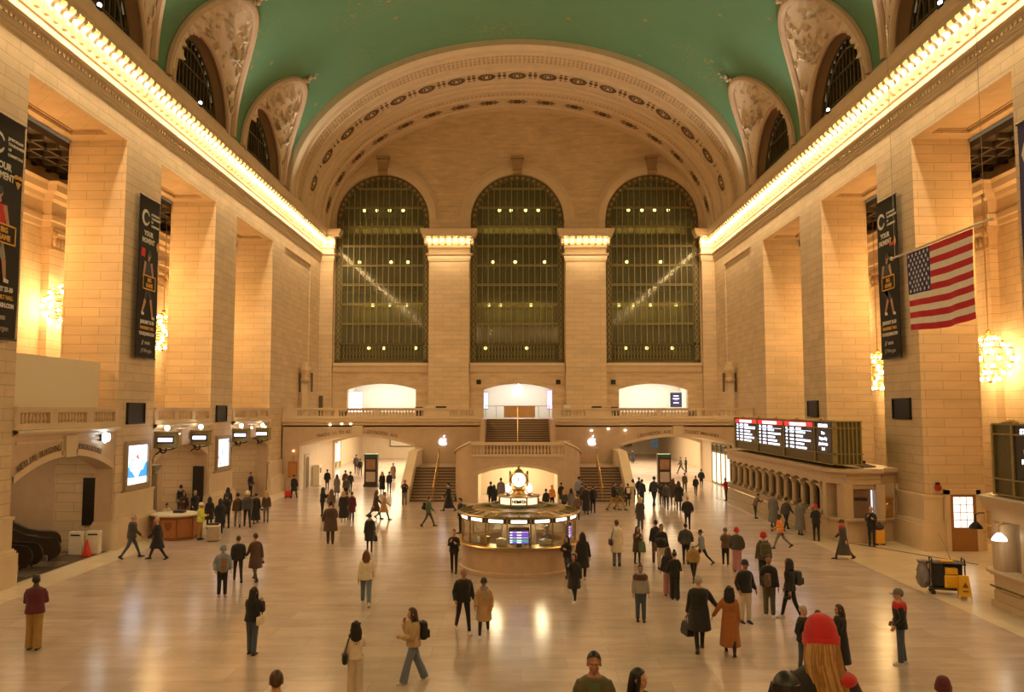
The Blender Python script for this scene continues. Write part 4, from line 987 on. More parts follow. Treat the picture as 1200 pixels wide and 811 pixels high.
for x,y,label in ((15.2,112,'blue poster at the far end of the right hall, left one'),(17.5,104,'blue poster at the far end of the right hall, right one')):
    p=thing('poster',label,'poster',(x,y,1.2)); m=M(); m.bbox((0,0,1.3),(1.1,.1,2.6),.02); m.build('frame',BRONZED,p); m=M(); m.box(-.48,-.07,.1,.48,-.055,2.5); m.build('picture',mat('poster_blue_print',(.05,.12,.3),rough=.4,noise=.7,nscale=2),p)
for i,(x,y) in enumerate(((7.2,113.6),(8.6,113.6),(10.0,113.6))):
    p=thing('door_%d'%(5+i),'%s green glazed exit door at the end of the right hall'%('left','middle','right')[i],'door',(x,y,0),kind='structure'); m=M(); 
    for s in (-.6,.55): m.box(s,-.05,0,s+.08,.05,2.6)
    m.box(-.6,-.05,2.5,.63,.05,2.6); m.box(-.6,-.05,0,.63,.05,.3); m.box(-.6,-.05,1.2,.63,.05,1.3); m.build('frame',BRONZED,p); m=M(); m.box(-.55,-.01,.1,.6,.01,2.55); m.build('glass',mat('green_glass',(.12,.15,.08),rough=.1),p)
# ------------------------------------------------------------------ glowing emblems and balcony furniture
def apple(parent,name,s,matl,loc):
    m=M(); n=40; pts=[]
    for i in range(n):
        a=2*PI*i/n; r=.5*(1+.10*math.cos(2*a)+.0); x=r*math.cos(a)*.95; z=r*math.sin(a)
        if math.sin(a)>.9: z-=.10*(math.sin(a)-.9)/.1
        if math.sin(a)<-.92: z+=.06*(-math.sin(a)-.92)/.08
        if x>.38 and abs(z-.06)<.25: x=.38+ (abs(z-.06)/.25)**2*.1-.08
        pts.append((x*s,z*s))
    m.prism(pts,'y',-.03,0)
    lf=[(.0,.56),(.03,.68),(.14,.82),(.2,.84),(.19,.72),(.1,.6)]; m.prism([(x*s,z*s) for x,z in lf],'y',-.03,0)
    return m.build(name,matl,parent,loc=loc)
LOGO=emis('logo_glow',(.86,.86,1.0),3.5)
for q,s,label in (((.05,79.55,8.0),1.15,'large glowing white apple emblem on the wall behind the middle balcony arch'),((-5.75,62.95,3.75),.62,'glowing white apple emblem above the left flight of stairs'),((5.75,62.95,3.75),.62,'glowing white apple emblem above the right flight of stairs')):
    p=thing('apple_sign',label,'sign',q); apple(p,'emblem',s,LOGO,(0,0,0)); m=M(); m.tube([(0,0,0),(0,.06,0)],.04,6); m.build('mount',STEEL,p)
OAK=mat('pale_oak',(.58,.33,.12),rough=.45,noise=.12)
p=thing('service_counter','pale oak counter in the middle balcony arch','counter',(.2,76.2,ZT)); m=M(); m.bbox((0,0,.5),(2.9,.7,1.0),.02); m.build('body',OAK,p); m=M(); m.bbox((0,0,1.03),(3.0,.8,.06),.015); m.build('counter_top',OAK,p)
p=thing('glass_rail','thin metal rail across the middle balcony arch','railing',(0,74.3,ZT)); m=M()
for i in range(7): m.tube([(-2.9+i*.967,0,0),(-2.9+i*.967,0,1.05)],.025,6)
m.build('post',STEEL,p); m=M(); m.tube([(-2.95,0,1.05),(2.95,0,1.05)],.03,6); m.build('rail',STEEL,p)
for q,w,h,matl,label,rz in (((-2.95,75.6,6.3),.5,1.5,emis('screen_blue',(.5,.6,.95),1.6),'narrow lit screen on the left side of the middle balcony arch',.6),((3.0,75.6,6.3),.5,1.7,emis('screen_pink',(1,.45,.95),1.8),'narrow pink lit screen on the right side of the middle balcony arch',-.6),((14.85,76.1,6.5),.95,1.25,emis('screen_dark',(.03,.04,.09),1),'dark display screen on the right of the right balcony arch',-.1),((-15.3,76.6,5.9),1.3,2.0,emis('window_white',(1,.97,.92),2.2),'bright white window in the left balcony arch',.5)):
    p=thing('display_screen',label,'screen',q,rz); m=M(); m.bbox((0,.05,h/2),(w+.1,.1,h+.1),.02); m.build('case',BLACK,p); m=M(); m.box(-w/2,-.02,0,w/2,-.001,h); m.build('panel',matl,p)
    if 'dark display' in label:
        m=M(); 
        for z,l,o in ((.95,.5,0),(.7,.6,0),(.6,.35,1),(.3,.5,0)): m.box(-l/2,-.03,z,l/2,-.022,z+.09,o)
        m.build('listing',[emis('txt_blue',(.6,.65,1),2.2),emis('txt_red',(1,.15,.2),2.0)],p)
for x in (-7.9,-3.55,3.75,8.8):
    p=thing('loudspeaker','small black wall speaker between the low balcony arches','loudspeaker',(x,74.44,8.75),0,'small speakers over the balcony'); m=M(); m.bbox((0,0,0),(.42,.16,.42),.03); m.build('cabinet',BLACK,p); m=M(); m.cyl((0,-.08,0),.13,-.03,12,ax='y'); m.build('cone',IRON,p)
for x,w,h,matl,label in ((-7.75,.55,.95,BLACK,'black case left of the white sign on the left balcony pedestal'),(-6.9,.7,1.0,FRAMEW,'white box between two black cases on the left balcony'),(-6.0,.8,1.0,BLACK,'black case right of the white box on the left balcony'),(3.9,.5,1.1,FRAMEW,'white sign board behind the balustrade right of the stairs'),(6.2,.75,1.0,BLACK,'black case on the right balcony beside a red box'),(6.95,.7,.9,mat('box_red',(.5,.14,.09),rough=.5),'red box between cases on the right balcony'),(7.6,.5,.95,BLACK,'black case right of the red box on the right balcony')):
    p=thing('equipment_case',label,'case',(x,63.9,ZT)); m=M(); m.bbox((0,0,h/2+.0),(w,.5,h),.03); m.build('body',matl,p); m=M(); m.bbox((0,-.26,h*.6),(w*.5,.04,.06),.01); m.build('handle',STEEL,p)
for sg,side in ((-1,'left'),(1,'right')):
    p=thing('lantern_column','tall stone lantern column on the %s end of the far balcony'%side,'lamp post',(sg*17.75,68.0,ZT)); m=M(); m.bbox((0,0,1.5),(.5,.5,3.0),.03); m.build('shaft',STP,p); m=M(); m.lathe([(.42,3.0),(.5,3.2),(.42,3.4),(.46,4.0),(.2,4.7),(.0001,4.75)],seg=8); m.build('lantern',STD,p)
    m=M()
    for s in (-.5,.5): m.bbox((s,0,3.0),(.12,.3,1.6),.03); 
    m.build('bracket',BRONZED,p)
p=thing('bollard','short dark post on the far balcony near its left end','post',(-16.6,68.5,ZT)); m=M(); m.cyl((0,0,0),.18,1.9,12); m.build('shaft',BRONZED,p); m=M(); m.cyl((0,0,1.9),.05,.4,8); m.build('tip',STP,p)
# ------------------------------------------------------------------ information booth
BX,BY=0.0,33.1
p=thing('information_booth','round marble information booth with glass windows and brass roof in the middle of the hall','booth',(BX,BY,0))
m=M(); m.lathe([(2.36,0),(2.36,.12),(2.3,.16),(2.28,.95),(2.34,1.0),(2.34,1.04),(2.1,1.04),(2.1,0)],seg=64); m.build('base',mat('booth_marble',(.58,.42,.29),rough=.25,noise=.18,nscale=3),p,True)
m=M(); m.lathe([(1.72,1.04),(2.5,1.04),(2.54,1.08),(2.5,1.12),(1.72,1.12),(1.72,1.04)],seg=64); m.build('counter_top',BRASS,p,True)
NP=16
for i in range(NP):
    a0=2*PI*(i+.5)/NP-PI/2; 
    m=M(); m.bbox((0,0,0),(.05,.07,1.05),.01); o=m.build('mullion',BRASS,p,loc=(2.28*math.cos(a0),2.28*math.sin(a0),1.63),rz=a0+PI/2)
    a=2*PI*i/NP-PI/2; wd=2*2.28*math.sin(PI/NP)-.06
    m=M(); m.box(-wd/2,-.012,-.5,wd/2,.012,.36); m.build('glass_panel',glass('booth_glass',(.95,.93,.85),.85,.02),p,loc=(2.235*math.cos(a),2.235*math.sin(a),1.62),rz=a+PI/2)
    m=M(); m.bbox((0,0,0),(wd,.08,.2),.015); h=m.build('header',BRONZED,p,loc=(2.25*math.cos(a),2.25*math.sin(a),2.08),rz=a+PI/2)
    m=M(); m.box(-wd*.36,-.055,-.065,wd*.36,-.042,.045); m.build('lit_sign',emis('booth_sign',(1,.88,.68),2.6),h)
m=M(); m.lathe([(2.2,2.16),(2.42,2.16),(2.46,2.2),(2.4,2.25),(1.9,2.32),(1.86,2.38),(1.15,2.42),(1.1,2.47),(.0001,2.5)],seg=64)
for i in range(32):
    a=2*PI*i/32; m.tube([(2.38*math.cos(a),2.38*math.sin(a),2.27),(1.15*math.cos(a),1.15*math.sin(a),2.44)],.018,4)
m.build('roof',mat('aged_brass',(.33,.23,.10),rough=.35,metal=.8,noise=.25),p,False)
m=M(); m.lathe([(1.1,2.42),(1.16,2.44),(1.1,2.5),(.92,2.52)],seg=48); m.build('roof_ring',BRONZED,p,True)
m=M(); m.lathe([(.8,2.48),(.8,2.78),(.78,2.8),(.0001,2.8)],seg=40); m.build('sign_ring',emis('ring_sign',(1,.80,.48),1.3),p,True)
m=M(); m.lathe([(.84,2.46),(.86,2.49),(.82,2.52)],seg=40); m.lathe([(.84,2.78),(.88,2.82),(.6,2.86)],seg=40)
for i in range(8):
    a=2*PI*(i+.5)/8; m.tube([(.82*math.cos(a),.82*math.sin(a),2.48),(.82*math.cos(a),.82*math.sin(a),2.8)],.035,6)
m.build('ring_trim',BRASS,p,True)
for side in range(4):
    for k,ch in enumerate('INFORMATION'):
        a=-PI/2+side*PI/2+(k-5)*.062; o=text('lettering',ch,.17,BLACK,p,(.815*math.cos(a),.815*math.sin(a),2.63),(PI/2,0,a+PI/2),bold=.006,ext=.004)
m=M(); m.cyl((0,0,0),.7,2.4,24); m.build('inner_core',mat('booth_inner',(.55,.42,.28),rough=.6),p,True)
# desk items inside
for i,(a,r,sz,matl,label) in enumerate(((-.35,1.92,(.35,.3,.25),FRAMEW,'white printer behind the booth glass, left of the schedule screen'),(.55,1.92,(.4,.3,.2),FRAMEW,'white tray of leaflets behind the booth glass on the right'),(-.75,1.92,(.3,.25,.3),BRASS,'small brass lamp box behind the leftmost booth window'),(.22,1.95,(.12,.1,.3),BLACK,'black telephone handset behind the booth window right of the screen'),(-1.0,1.92,(.3,.25,.22),FRAMEW,'stack of paper at the far left booth window'))):
    aa=a-PI/2; q=thing('desk_item',label,'desk item',(BX+r*math.cos(aa),BY+r*math.sin(aa),1.12),a); m=M(); m.bbox((0,0,sz[2]/2),sz,.02); m.build('body',matl,q); m=M(); m.bbox((0,0,sz[2]+.01),(sz[0]*.6,sz[1]*.6,.03),.005); m.build('lid',STEEL,q)
def monitor(a,label,w,h,rows):
    aa=a-PI/2; r=2.13; q=thing('schedule_screen',label,'screen',(BX+r*math.cos(aa),BY+r*math.sin(aa),1.12),a)
    m=M(); m.bbox((0,.03,h/2+.1),(w,.05,h),.01); m.build('case',BLACK,q); m=M(); m.bbox((0,.05,.06),(.2,.12,.12),.01); m.build('stand',BLACK,q)
    m=M()
    for k,(c,z) in enumerate(rows): m.box(-w/2+.03,-.005,z,w/2-.03,.0,z+.07,c)
    for k in range(len(rows)): m.box(-w/2+.05,-.01,rows[k][1]+.015,-w/2+.14,-.006,rows[k][1]+.055,3); m.box(-w*.1,-.01,rows[k][1]+.015,w*.12,-.006,rows[k][1]+.055,3)
    m.build('listing',[emis('row_blue',(.12,.1,.75),1.6),emis('row_green',(.05,.5,.2),1.3),emis('row_violet',(.4,.2,.85),1.6),emis('row_white',(.8,.85,1),2.2)],q)
monitor(0.0,'schedule screen with purple and green rows in the front booth window',.78,.62,((2,.5),(0,.4),(2,.3),(1,.2),(0,.13)))
monitor(1.18,'purple schedule screen at the right side of the booth',.6,.6,((2,.5),(0,.4),(2,.3),(2,.2),(0,.13)))
# clock
p=thing('clock','four faced brass clock on top of the information booth','clock',(BX,BY,2.8))
m=M(); m.lathe([(.42,.0),(.42,.08),(.3,.12),(.24,.2),(.28,.26),(.16,.3),(.14,.34),(.24,.38),(.0001,.4)],seg=24); m.build('pedestal',BRASS,p,True)
m=M(); m.bbox((0,0,.66),(.6,.6,.5),.12); 
for k in range(4):
    a=PI/2*k; m.lathe([(.27,-.02),(.335,0),(.35,.04),(.31,.07)],(0,0,0),28,ax='y') if False else None
m.lathe([(.34,.86),(.30,.92),(.12,1.04),(.05,1.1),(.05,1.14),(.0001,1.15)],seg=16); m.sph((0,0,1.17),.06,8,6); m.build('case',BRASS,p,True)
for k in range(4):
    a=-PI/2+k*PI/2
    rim=M(); rim.lathe([(.28,.0),(.33,-.02),(.345,-.06),(.30,-.08),(.28,-.06)],seg=28,ax='y'); o=rim.build('rim',BRASS,p,True,loc=(.31*math.cos(a),.31*math.sin(a),.66),rz=a+PI/2)
    fc=M(); fc.cyl((0,-.04,0),.295,.03,28,ax='y'); fo=fc.build('face',emis('clock_face',(1,.88,.64),1.5),p,loc=(.31*math.cos(a),.31*math.sin(a),.66),rz=a+PI/2)
    hd=M()
    for ang,l,w in ((PI*.62,.15,.018),(-PI*.65,.21,.012)):
        d=(math.cos(ang),math.sin(ang)); n=(-d[1]*w,d[0]*w); hd.prism([(n[0],n[1]),(d[0]*l+n[0]*.4,d[1]*l+n[1]*.4),(d[0]*l-n[0]*.4,d[1]*l-n[1]*.4),(-n[0],-n[1])],'y',-.05,-.042)
    for j in range(12):
        t=2*PI*j/12; c,s_=math.cos(t),math.sin(t); hd.prism([(c*.22-s_*.007,s_*.22+c*.007),(c*.265-s_*.007,s_*.265+c*.007),(c*.265+s_*.007,s_*.265-c*.007),(c*.22+s_*.007,s_*.22-c*.007)],'y',-.048,-.042)
    hd.build('hands',BLACK,fo)
for k,(x,y,label) in enumerate(((-.42,-.45,'front left globe lamp at the foot of the booth clock'),(.42,-.45,'front right globe lamp at the foot of the booth clock'),(-.42,.45,'rear left globe lamp at the foot of the booth clock'),(.42,.45,'rear right globe lamp at the foot of the booth clock'))):
    q=thing('globe_lamp',label,'lamp',(BX+x,BY+y,2.86)); m=M(); m.cyl((0,0,0),.09,.06,10); m.cyl((0,0,.06),.05,.05,10); m.build('base',BRASS,q); m=M(); m.sph((0,0,.25),(.11,.11,.13),14,10); m.build('lamp_globe',emis('white_globe',(1,.93,1.0),4.5),q,True)
# ------------------------------------------------------------------ right ticket office
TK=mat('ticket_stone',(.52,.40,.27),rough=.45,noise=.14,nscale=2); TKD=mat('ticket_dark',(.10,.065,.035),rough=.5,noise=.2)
def tk(o): return [(18.3,58.5),(14.95-o,58.5),(14.95-o,39.9-o*.3),(15.5-o*.6,38.75-o),(17.1+o*.3,38.7-o),(17.4+.2*o,39.3-o),(18.3,39.5-o)]
p=thing('ticket_office','long low marble ticket office with arched windows along the right wall','ticket office',(0,0,0))
m=M(); m.prism(tk(.06),'z',0,.14); m.prism(tk(0),'z',.14,1.0); m.build('base',TK,p)
m=M(); m.prism(tk(.16),'z',1.0,1.06); m.prism(tk(.2),'z',1.06,1.12); m.build('ledge',TK,p)
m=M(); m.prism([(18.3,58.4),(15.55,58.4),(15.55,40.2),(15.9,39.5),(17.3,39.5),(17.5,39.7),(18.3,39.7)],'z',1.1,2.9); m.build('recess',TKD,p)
m=M(); m.prism(tk(-.02),'z',2.72,3.02); m.prism(tk(.05),'z',3.02,3.08); m.prism(tk(.0),'z',3.08,3.22); m.prism(tk(.12),'z',3.22,3.28); m.prism(tk(.22),'z',3.28,3.4); m.prism(tk(.16),'z',3.4,3.46); m.build('entablature',TK,p)
ncol=13
m=M(); m.box(14.98,39.95,1.12,15.6,40.45,2.75); m.build('corner_pier',TK,p)
for i in range(ncol):
    y=40.75+i*1.36
    m=M(); m.bbox((15.12,y,1.2),(.42,.42,.16),.02); m.lathe([(.17,1.28),(.19,1.32),(.16,1.36),(.15,2.2),(.17,2.24),(.15,2.28),(.24,2.45),(.25,2.5)],(15.12,y,0),14); m.bbox((15.12,y,2.55),(.5,.5,.1),.01); m.build('column',TK,p)
    if i<ncol-1:
        m=M(); yc=y+.68; m.prism([(y,2.75),(y,2.6),(yc-.46,2.6)]+[(yc-.46*math.cos(PI*k/10),2.6+.12*math.sin(PI*k/10)) for k in range(1,10)]+[(yc+.46,2.6),(y+1.36,2.6),(y+1.36,2.75)],'x',14.98,15.3); m.build('arch',TK,p)
        m=M(); m.box(15.5,yc-.42,1.14,15.46,yc+.42,2.6); 
        for k in range(3): m.box(15.46,yc-.4+.28*k,1.14,15.44,yc-.37+.28*k,2.5)
        m.build('ticket_window',BRONZED,p)
m=M(); m.tube([(14.55,58,.86),(14.55,40.6,.86)],.035,6)
for i in range(14): m.tube([(14.55,58-i*1.34,.86),(14.95,58-i*1.34,.7)],.025,5)
m.build('bag_rail',BRASS,p)
m=M()
for x0,x1 in ((15.35,15.75),(16.85,17.25)): m.box(x0,38.66,1.12,x1,39.6,2.75)
m.box(18.05,39.3,1.12,18.28,39.7,2.75); m.box(15.75,38.9,2.5,16.85,39.6,2.75); m.box(17.25,39.4,1.12,18.3,39.65,2.75); m.build('corner_pilaster',TK,p)
m=M(); m.box(15.75,39.05,1.12,16.85,39.1,2.5,0); m.box(15.8,39.0,1.15,15.86,39.05,2.45,1); m.box(16.74,39.0,1.15,16.8,39.05,2.45,1); m.box(15.95,38.98,1.95,16.55,39.04,2.08,2); m.build('corner_window',[mat('shutter_brown',(.20,.13,.08),rough=.4,noise=.2),emis('slot_light',(.9,.9,1),.9),BLACK],p)
p=thing('mail_box','ornate brass letter box on the end of the ticket office','letter box',(17.6,39.27,1.13)); m=M(); m.bbox((0,0,.45),(.52,.14,.9),.03); m.bbox((0,-.02,.92),(.62,.2,.1),.02); m.build('body',mat('mail_brass',(.42,.26,.09),rough=.35,metal=.7),p); m=M(); m.sph((0,-.08,.55),(.14,.05,.14),10,6); m.box(-.17,-.09,.74,.17,-.07,.78); m.build('emblem',BRASS,p)
# departure boards
BCASE=mat('board_bronze',(.115,.095,.04),rough=.45,metal=.4,noise=.2); BFACE=mat('board_face',(.030,.022,.022),rough=.25)
TXT=emis('board_text',(.68,.78,1.0),3.0); RED=emis('board_red',(.75,.015,.02),2.2); PINK=emis('board_pink',(1,.72,.82),2.8)
def board(label,x,y_far,y_near,z0,z1,panels,depth):
    p=thing('departure_board',label,'departure board',(x,0,0))
    m=M(); m.box(.03,y_near,z0,depth,y_far,z1); m.build('case',BCASE,p)
    m=M(); 
    for z in (z0,z0+.5,z1-.32): m.box(-.06,y_near-.06,z,depth+.05,y_far+.02,z+.05)
    for y in [y_near,y_far]+[q[0] for q in panels]: m.box(-.05,y-.06,z0,.1,y+.06,z1+.02)
    for k in range(7): m.box(.1+k*depth/7,y_near-.05,z0,.16+k*depth/7,y_near,z1)
    m.box(-.05,y_near-.1,z1,depth,y_far,z1+.06)
    m.build('trim',BRONZE,p)
    m=M()
    for i in range(5):
        y=y_near+(y_far-y_near)*(i+.5)/5; m.sph((.1,y,z1+.12),(.1,.22,.1),8,6); m.sph((.1,y+.3,z1+.08),(.06,.16,.06),6,4); m.sph((.1,y-.3,z1+.08),(.06,.16,.06),6,4)
    m.build('cresting',BRASS,p,True)
    for (a,b,kind) in panels:  # a far, b near
        f=M(); f.box(0,b+.07,z0+.55,.03,a-.07,z1-.02); fo=f.build('display_panel',BFACE,p)
        t=M(); L=a-b-.2; s=a-.12
        if kind=='list':
            t.box(-.012,b+.1,z1-.3,-.004,a-.1,z1-.06,1); t.box(-.018,b+.1+L*.22,z1-.26,-.013,a-.1-L*.2,z1-.1,2)
            for r in range(6):
                z=z1-.46-r*.2
                for (u0,u1) in ((.04,.10),(.2,.34),(.42,(.78,.7,.92,.66,.74,.88)[(r*5+int(b))%6] if r else .6)):
                    t.box(-.012,s-L*u0,z,-.004,s-L*u1,z+.1,0)
                if r==0: t.box(-.012,s-L*.04,z-.05,-.004,s-L*.95,z-.035,0)
        t.build('listing',[TXT,RED,PINK],fo)
        if kind=='note':
            for z,bd,sz in ((z1-.16,'NOTICE',.2),(z1-.5,'Attention:',.17),(z1-.75,'For your safety',.17),(z1-.98,'please do not run',.17),(z1-1.2,'Stand clear',.17),(z1-1.42,'Thank you',.17)) if False else ((z1-.2,'STAND CLEAR',.22),(z1-.55,'Please',.19),(z1-.82,'For your safety',.19),(z1-1.08,'please do not run',.19),(z1-1.33,'Stand',.19),(z1-1.58,'Thank you',.19)):
                if z<z0+.6: continue
                o=text('notice_text',bd,sz,TXT,fo,(-.012,(a+b)/2,z),R_FACE_NEG_X,ext=.003,bold=.01,sx=.82 if L<2.2 else 1.35)
    return p
board('long departure board with three red headed lists on the ticket office roof',15.0,56.3,38.9,3.62,5.66,[(56.1,51.2,'list'),(51.0,46.2,'list'),(46.0,41.5,'list'),(41.3,39.1,'note')],1.35)
def tk2(o): return [(19.5,27.3+o),(15.9,27.3+o),(15.3-o,26.7+o*.4),(15.3-o,8),(19.5,8)]
p=thing('ticket_office','nearer marble ticket office with pendant lamps at the right edge','ticket office',(0,0,0))
m=M(); m.prism(tk2(.1),'z',0,.2); m.prism(tk2(.02),'z',.2,.5); m.prism(tk2(0),'z',.5,1.0); m.build('base',TK,p)
m=M(); m.prism(tk2(.12),'z',1.0,1.07); m.prism(tk2(.2),'z',1.07,1.14); m.lathe([(.0001,.98),(.3,1.0),(.34,1.06),(.3,1.12),(.0001,1.12)],(15.62,27.05,0),14); m.lathe([(.0001,.5),(.2,.52),(.22,.56),(.0001,.6)],(15.62,27.05,0),12); m.build('ledge',TK,p)
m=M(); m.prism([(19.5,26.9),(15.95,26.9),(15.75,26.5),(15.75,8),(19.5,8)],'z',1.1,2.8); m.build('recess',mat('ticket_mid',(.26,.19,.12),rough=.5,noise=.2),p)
for y in (26.5,25.0,22.6,20.2):
    m=M(); m.box(15.34,y-.3,1.14,15.8,y+.3,2.75); m.box(15.30,y-.18,1.2,15.36,y+.18,2.65); m.build('pilaster',TK,p)
m=M()
for y in (23.8,21.4): m.box(15.70,y-.45,1.2,15.73,y+.45,2.7); 
m.build('ticket_window',mat('ticket_glass',(.12,.10,.07),rough=.15,noise=.6,nscale=2),p)
m=M(); m.prism(tk2(-.0),'z',2.75,3.0); m.prism(tk2(.06),'z',3.0,3.08); m.prism(tk2(.1),'z',3.08,3.2); m.prism(tk2(.22),'z',3.2,3.3); m.prism(tk2(.3),'z',3.3,3.42); m.prism(tk2(.36),'z',3.42,3.5); m.build('entablature',TK,p)
m=M(); m.tube([(15.0,26.4,.72),(15.0,12,.72)],.03,6)
for i in range(10): m.bbox((15.02,26-i*1.3,.7),(.06,.3,.06),.01)
m.build('bag_rail',BRONZED,p)
for q,label,lit in (((15.05,25.9,2.28),'left white shaded pendant lamp on the nearer ticket office',1),((15.05,24.15,2.24),'right white shaded pendant lamp at the photo edge on the nearer ticket office',1),((15.5,28.0,2.35),'small dark unlit lamp bracket at the corner of the nearer ticket office',0)):
    p=thing('pendant_lamp',label,'lamp',q); m=M(); m.tube([(0,0,.12),(0,0,.35),(.12,0,.42),(.3,0,.42)],.022,6); m.build('bracket',BRASS if lit else IRON,p); m=M(); m.lathe([(.05,.13),(.09,.1),(.2,-.02),(.22,-.1),(.2,-.1),(.0001,-.02)],seg=16); m.build('lamp_shade',emis('shade_glow',(1,.84,.6),6.5) if lit else IRON,p,True)
board('nearer departure board with safety notice at the right edge',15.5,26.75,19.0,3.53,5.78,[(25.7,23.0,'note'),(22.9,19.2,'list')],1.1)
p=thing('card_reader','small turquoise lit card reader on the nearer ticket office ledge','card reader',(15.3,23.9,1.14),.2); m=M(); m.bbox((0,0,.06),(.16,.26,.12),.01); m.build('body',BLACK,p); m=M(); m.box(-.085,-.1,.08,-.08,.1,.12); m.box(-.06,-.1,.12,.06,.1,.125); m.build('panel',emis('cyan',(.05,.7,.8),1.6),p)
# wire and fittings left on the ticket office roof
m=M()
for k in range(7): 
    x=16.5+.14*k; m.tube([(x,39.2+.1*k,3.49),(x+.2,41+k*.3,3.56+.05*(k%3)),(x+.1,43+k*.4,3.5)],.03,5)
m.bbox((17.3,41.6,3.58),(.5,.5,.2),.03); m.bbox((16.9,42.6,3.56),(.6,.3,.14),.02)
m.build('cable_bundle',IRON,label='loose cables and fittings on the ticket office roof',cat='cables')
# glazed door in the right pier side
p=thing('door_3','glazed wooden door in the near side of the second right pier','door',(19.75,36.72,0),kind='structure')
m=M(); m.bbox((0,-.1,1.25),(1.15,.1,2.5),.02); m.build('leaf',mat('door_wood',(.33,.16,.05),rough=.4,noise=.2),p); m=M(); m.box(-.42,-.17,1.05,.42,-.152,2.38); m.build('lit_window',emis('door_glow',(1,.93,.78),1.6),p)
m=M()
for i in range(1,3): m.box(-.42+.28*i-.015,-.18,1.05,-.42+.28*i+.015,-.17,2.38)
for i in range(1,4): m.box(-.42,-.18,1.05+.33*i-.015,.42,-.17,1.05+.33*i+.015)
m.build('glazing_bar',mat('bar_cream',(.6,.48,.3),rough=.5),p)
m=M(); m.box(-.78,-.2,0,-.58,0,2.7); m.box(.58,-.2,0,.78,0,2.7); m.box(-.78,-.2,2.5,.78,0,2.72); m.build('door_frame',STP,p); m=M(); m.sph((.5,-.19,1.15),.05,8,6); m.build('handle',BRASS,p)
p=thing('fire_bell','small red alarm bell on the second right pier','alarm',(18.75,36.75,2.78)); m=M(); m.cyl((0,0,0),.14,-.1,14,ax='y'); m.build('bell',mat('alarm_red',(.35,.03,.02),rough=.4),p); m=M(); m.bbox((0,-.02,.16),(.18,.06,.14),.01); m.build('box',IRON,p)
# ------------------------------------------------------------------ cleaning cart
YEL=mat('safety_yellow',(.85,.48,.02),rough=.45); BAG=mat('grey_bag',(.22,.19,.20),rough=.4,noise=.3,nscale=6)
p=thing('janitor_cart','cleaning cart with yellow bucket and grey rubbish bag by the nearer ticket office','cart',(14.62,28.3,0),-.3)
m=M(); m.bbox((0,0,.2),(1.15,.55,.06),.02); m.bbox((0,0,1.05),(1.1,.55,.05),.02)
for sx in (-.5,.5):
    for sy in (-.24,.24): m.tube([(sx,sy,.2),(sx,sy,1.2)],.022,6)
m.tube([(-.5,-.24,1.2),(-.5,.24,1.2)],.022,6); m.tube([(.5,-.24,1.2),(.5,.24,1.2)],.022,6); m.build('frame',BLACK,p)
for sx in (-.48,.48):
    for sy in (-.22,.22): m=M(); m.cyl((sx,sy-.02,.08),.08,.04,12,ax='y'); m.tube([(sx,sy,.08),(sx,sy,.2)],.02,5); m.build('wheel',RUBBER,p)
m=M(); m.bbox((.12,-.02,.45),(.5,.42,.45),.05); m.bbox((.1,-.05,.8),(.4,.34,.22),.04); m.bbox((.0,.05,1.1),(.4,.3,.06),.02); m.build('bucket',YEL,p)
m=M(); rr=[]
for k in range(9):
    f=k/8; rad=(.20,.13,.16,.19,.20,.21,.20,.17,.08)[k]; rr.append([(-.74+px*(1+.22*math.sin(2.2*q+k*1.7)),py*(1+.2*math.cos(1.9*q+k*1.3)),1.10-.92*f) for q,(px,py) in enumerate([(rad*math.cos(2*PI*j/16),1.1*rad*math.sin(2*PI*j/16)) for j in range(16)])])
m.loft(rr); m.build('rubbish_bag',BAG,p,True)
m=M(); m.bbox((.05,.24,.62),(.9,.03,.7),.01); m.bbox((-.3,0,.62),(.36,.42,.7),.03); m.build('side_panel',BLACK,p)
m=M(); m.tube([(.2,.1,1.0),(-.15,.3,2.0)],.018,6); m.build('mop_handle',STEEL,p)
p=thing('wet_floor_sign','folding yellow wet floor sign in front of the cleaning cart','floor sign',(14.78,27.55,0),-.25)
for s in (-1,1):
    m=M(); m.prism([(-.2,0),(-.17,0),(-.15,.1),(.15,.1),(.17,0),(.2,0),(.14,.78),(-.14,.78)],'y',-.012,.012); o=m.build('board',YEL,p); o.location=(0,s*.16,0); o.rotation_euler=(s*.19,0,0)
m=M(); flat(m,[(-.09,.4),(.09,.4),(0,.58)],-.165,0,.004); flat(m,[(-.09,.26),(.09,.26),(.09,.30),(-.09,.30)],-.175,0,.004); o=m.build('warning_print',mat('sign_print',(.25,.06,.02),rough=.5),p)

for px,py,sx,label in ((234.5,119,-1,'small bright floodlight on the left cornice below the second visible lunette'),(116,17,-1,'small bright floodlight on the left cornice near the top of the photo'),(971,134,1,'small bright floodlight on the right cornice below the lunette nearest the green spot'),(1102,9,1,'small bright floodlight on the right cornice near the top right corner')):
    q=U(px,py,X=sx*17.5); q.z=22.86; p=thing('floodlight',label,'lamp',q); m=M(); m.bbox((0,0,.12),(.16,.3,.22),.03); m.build('housing',IRON,p); m=M(); m.sph((-sx*.06,-.1,.2),(.09,.12,.09),10,6); m.build('lens',emis('flood_lens',(.9,.85,1.0),7),p,True)

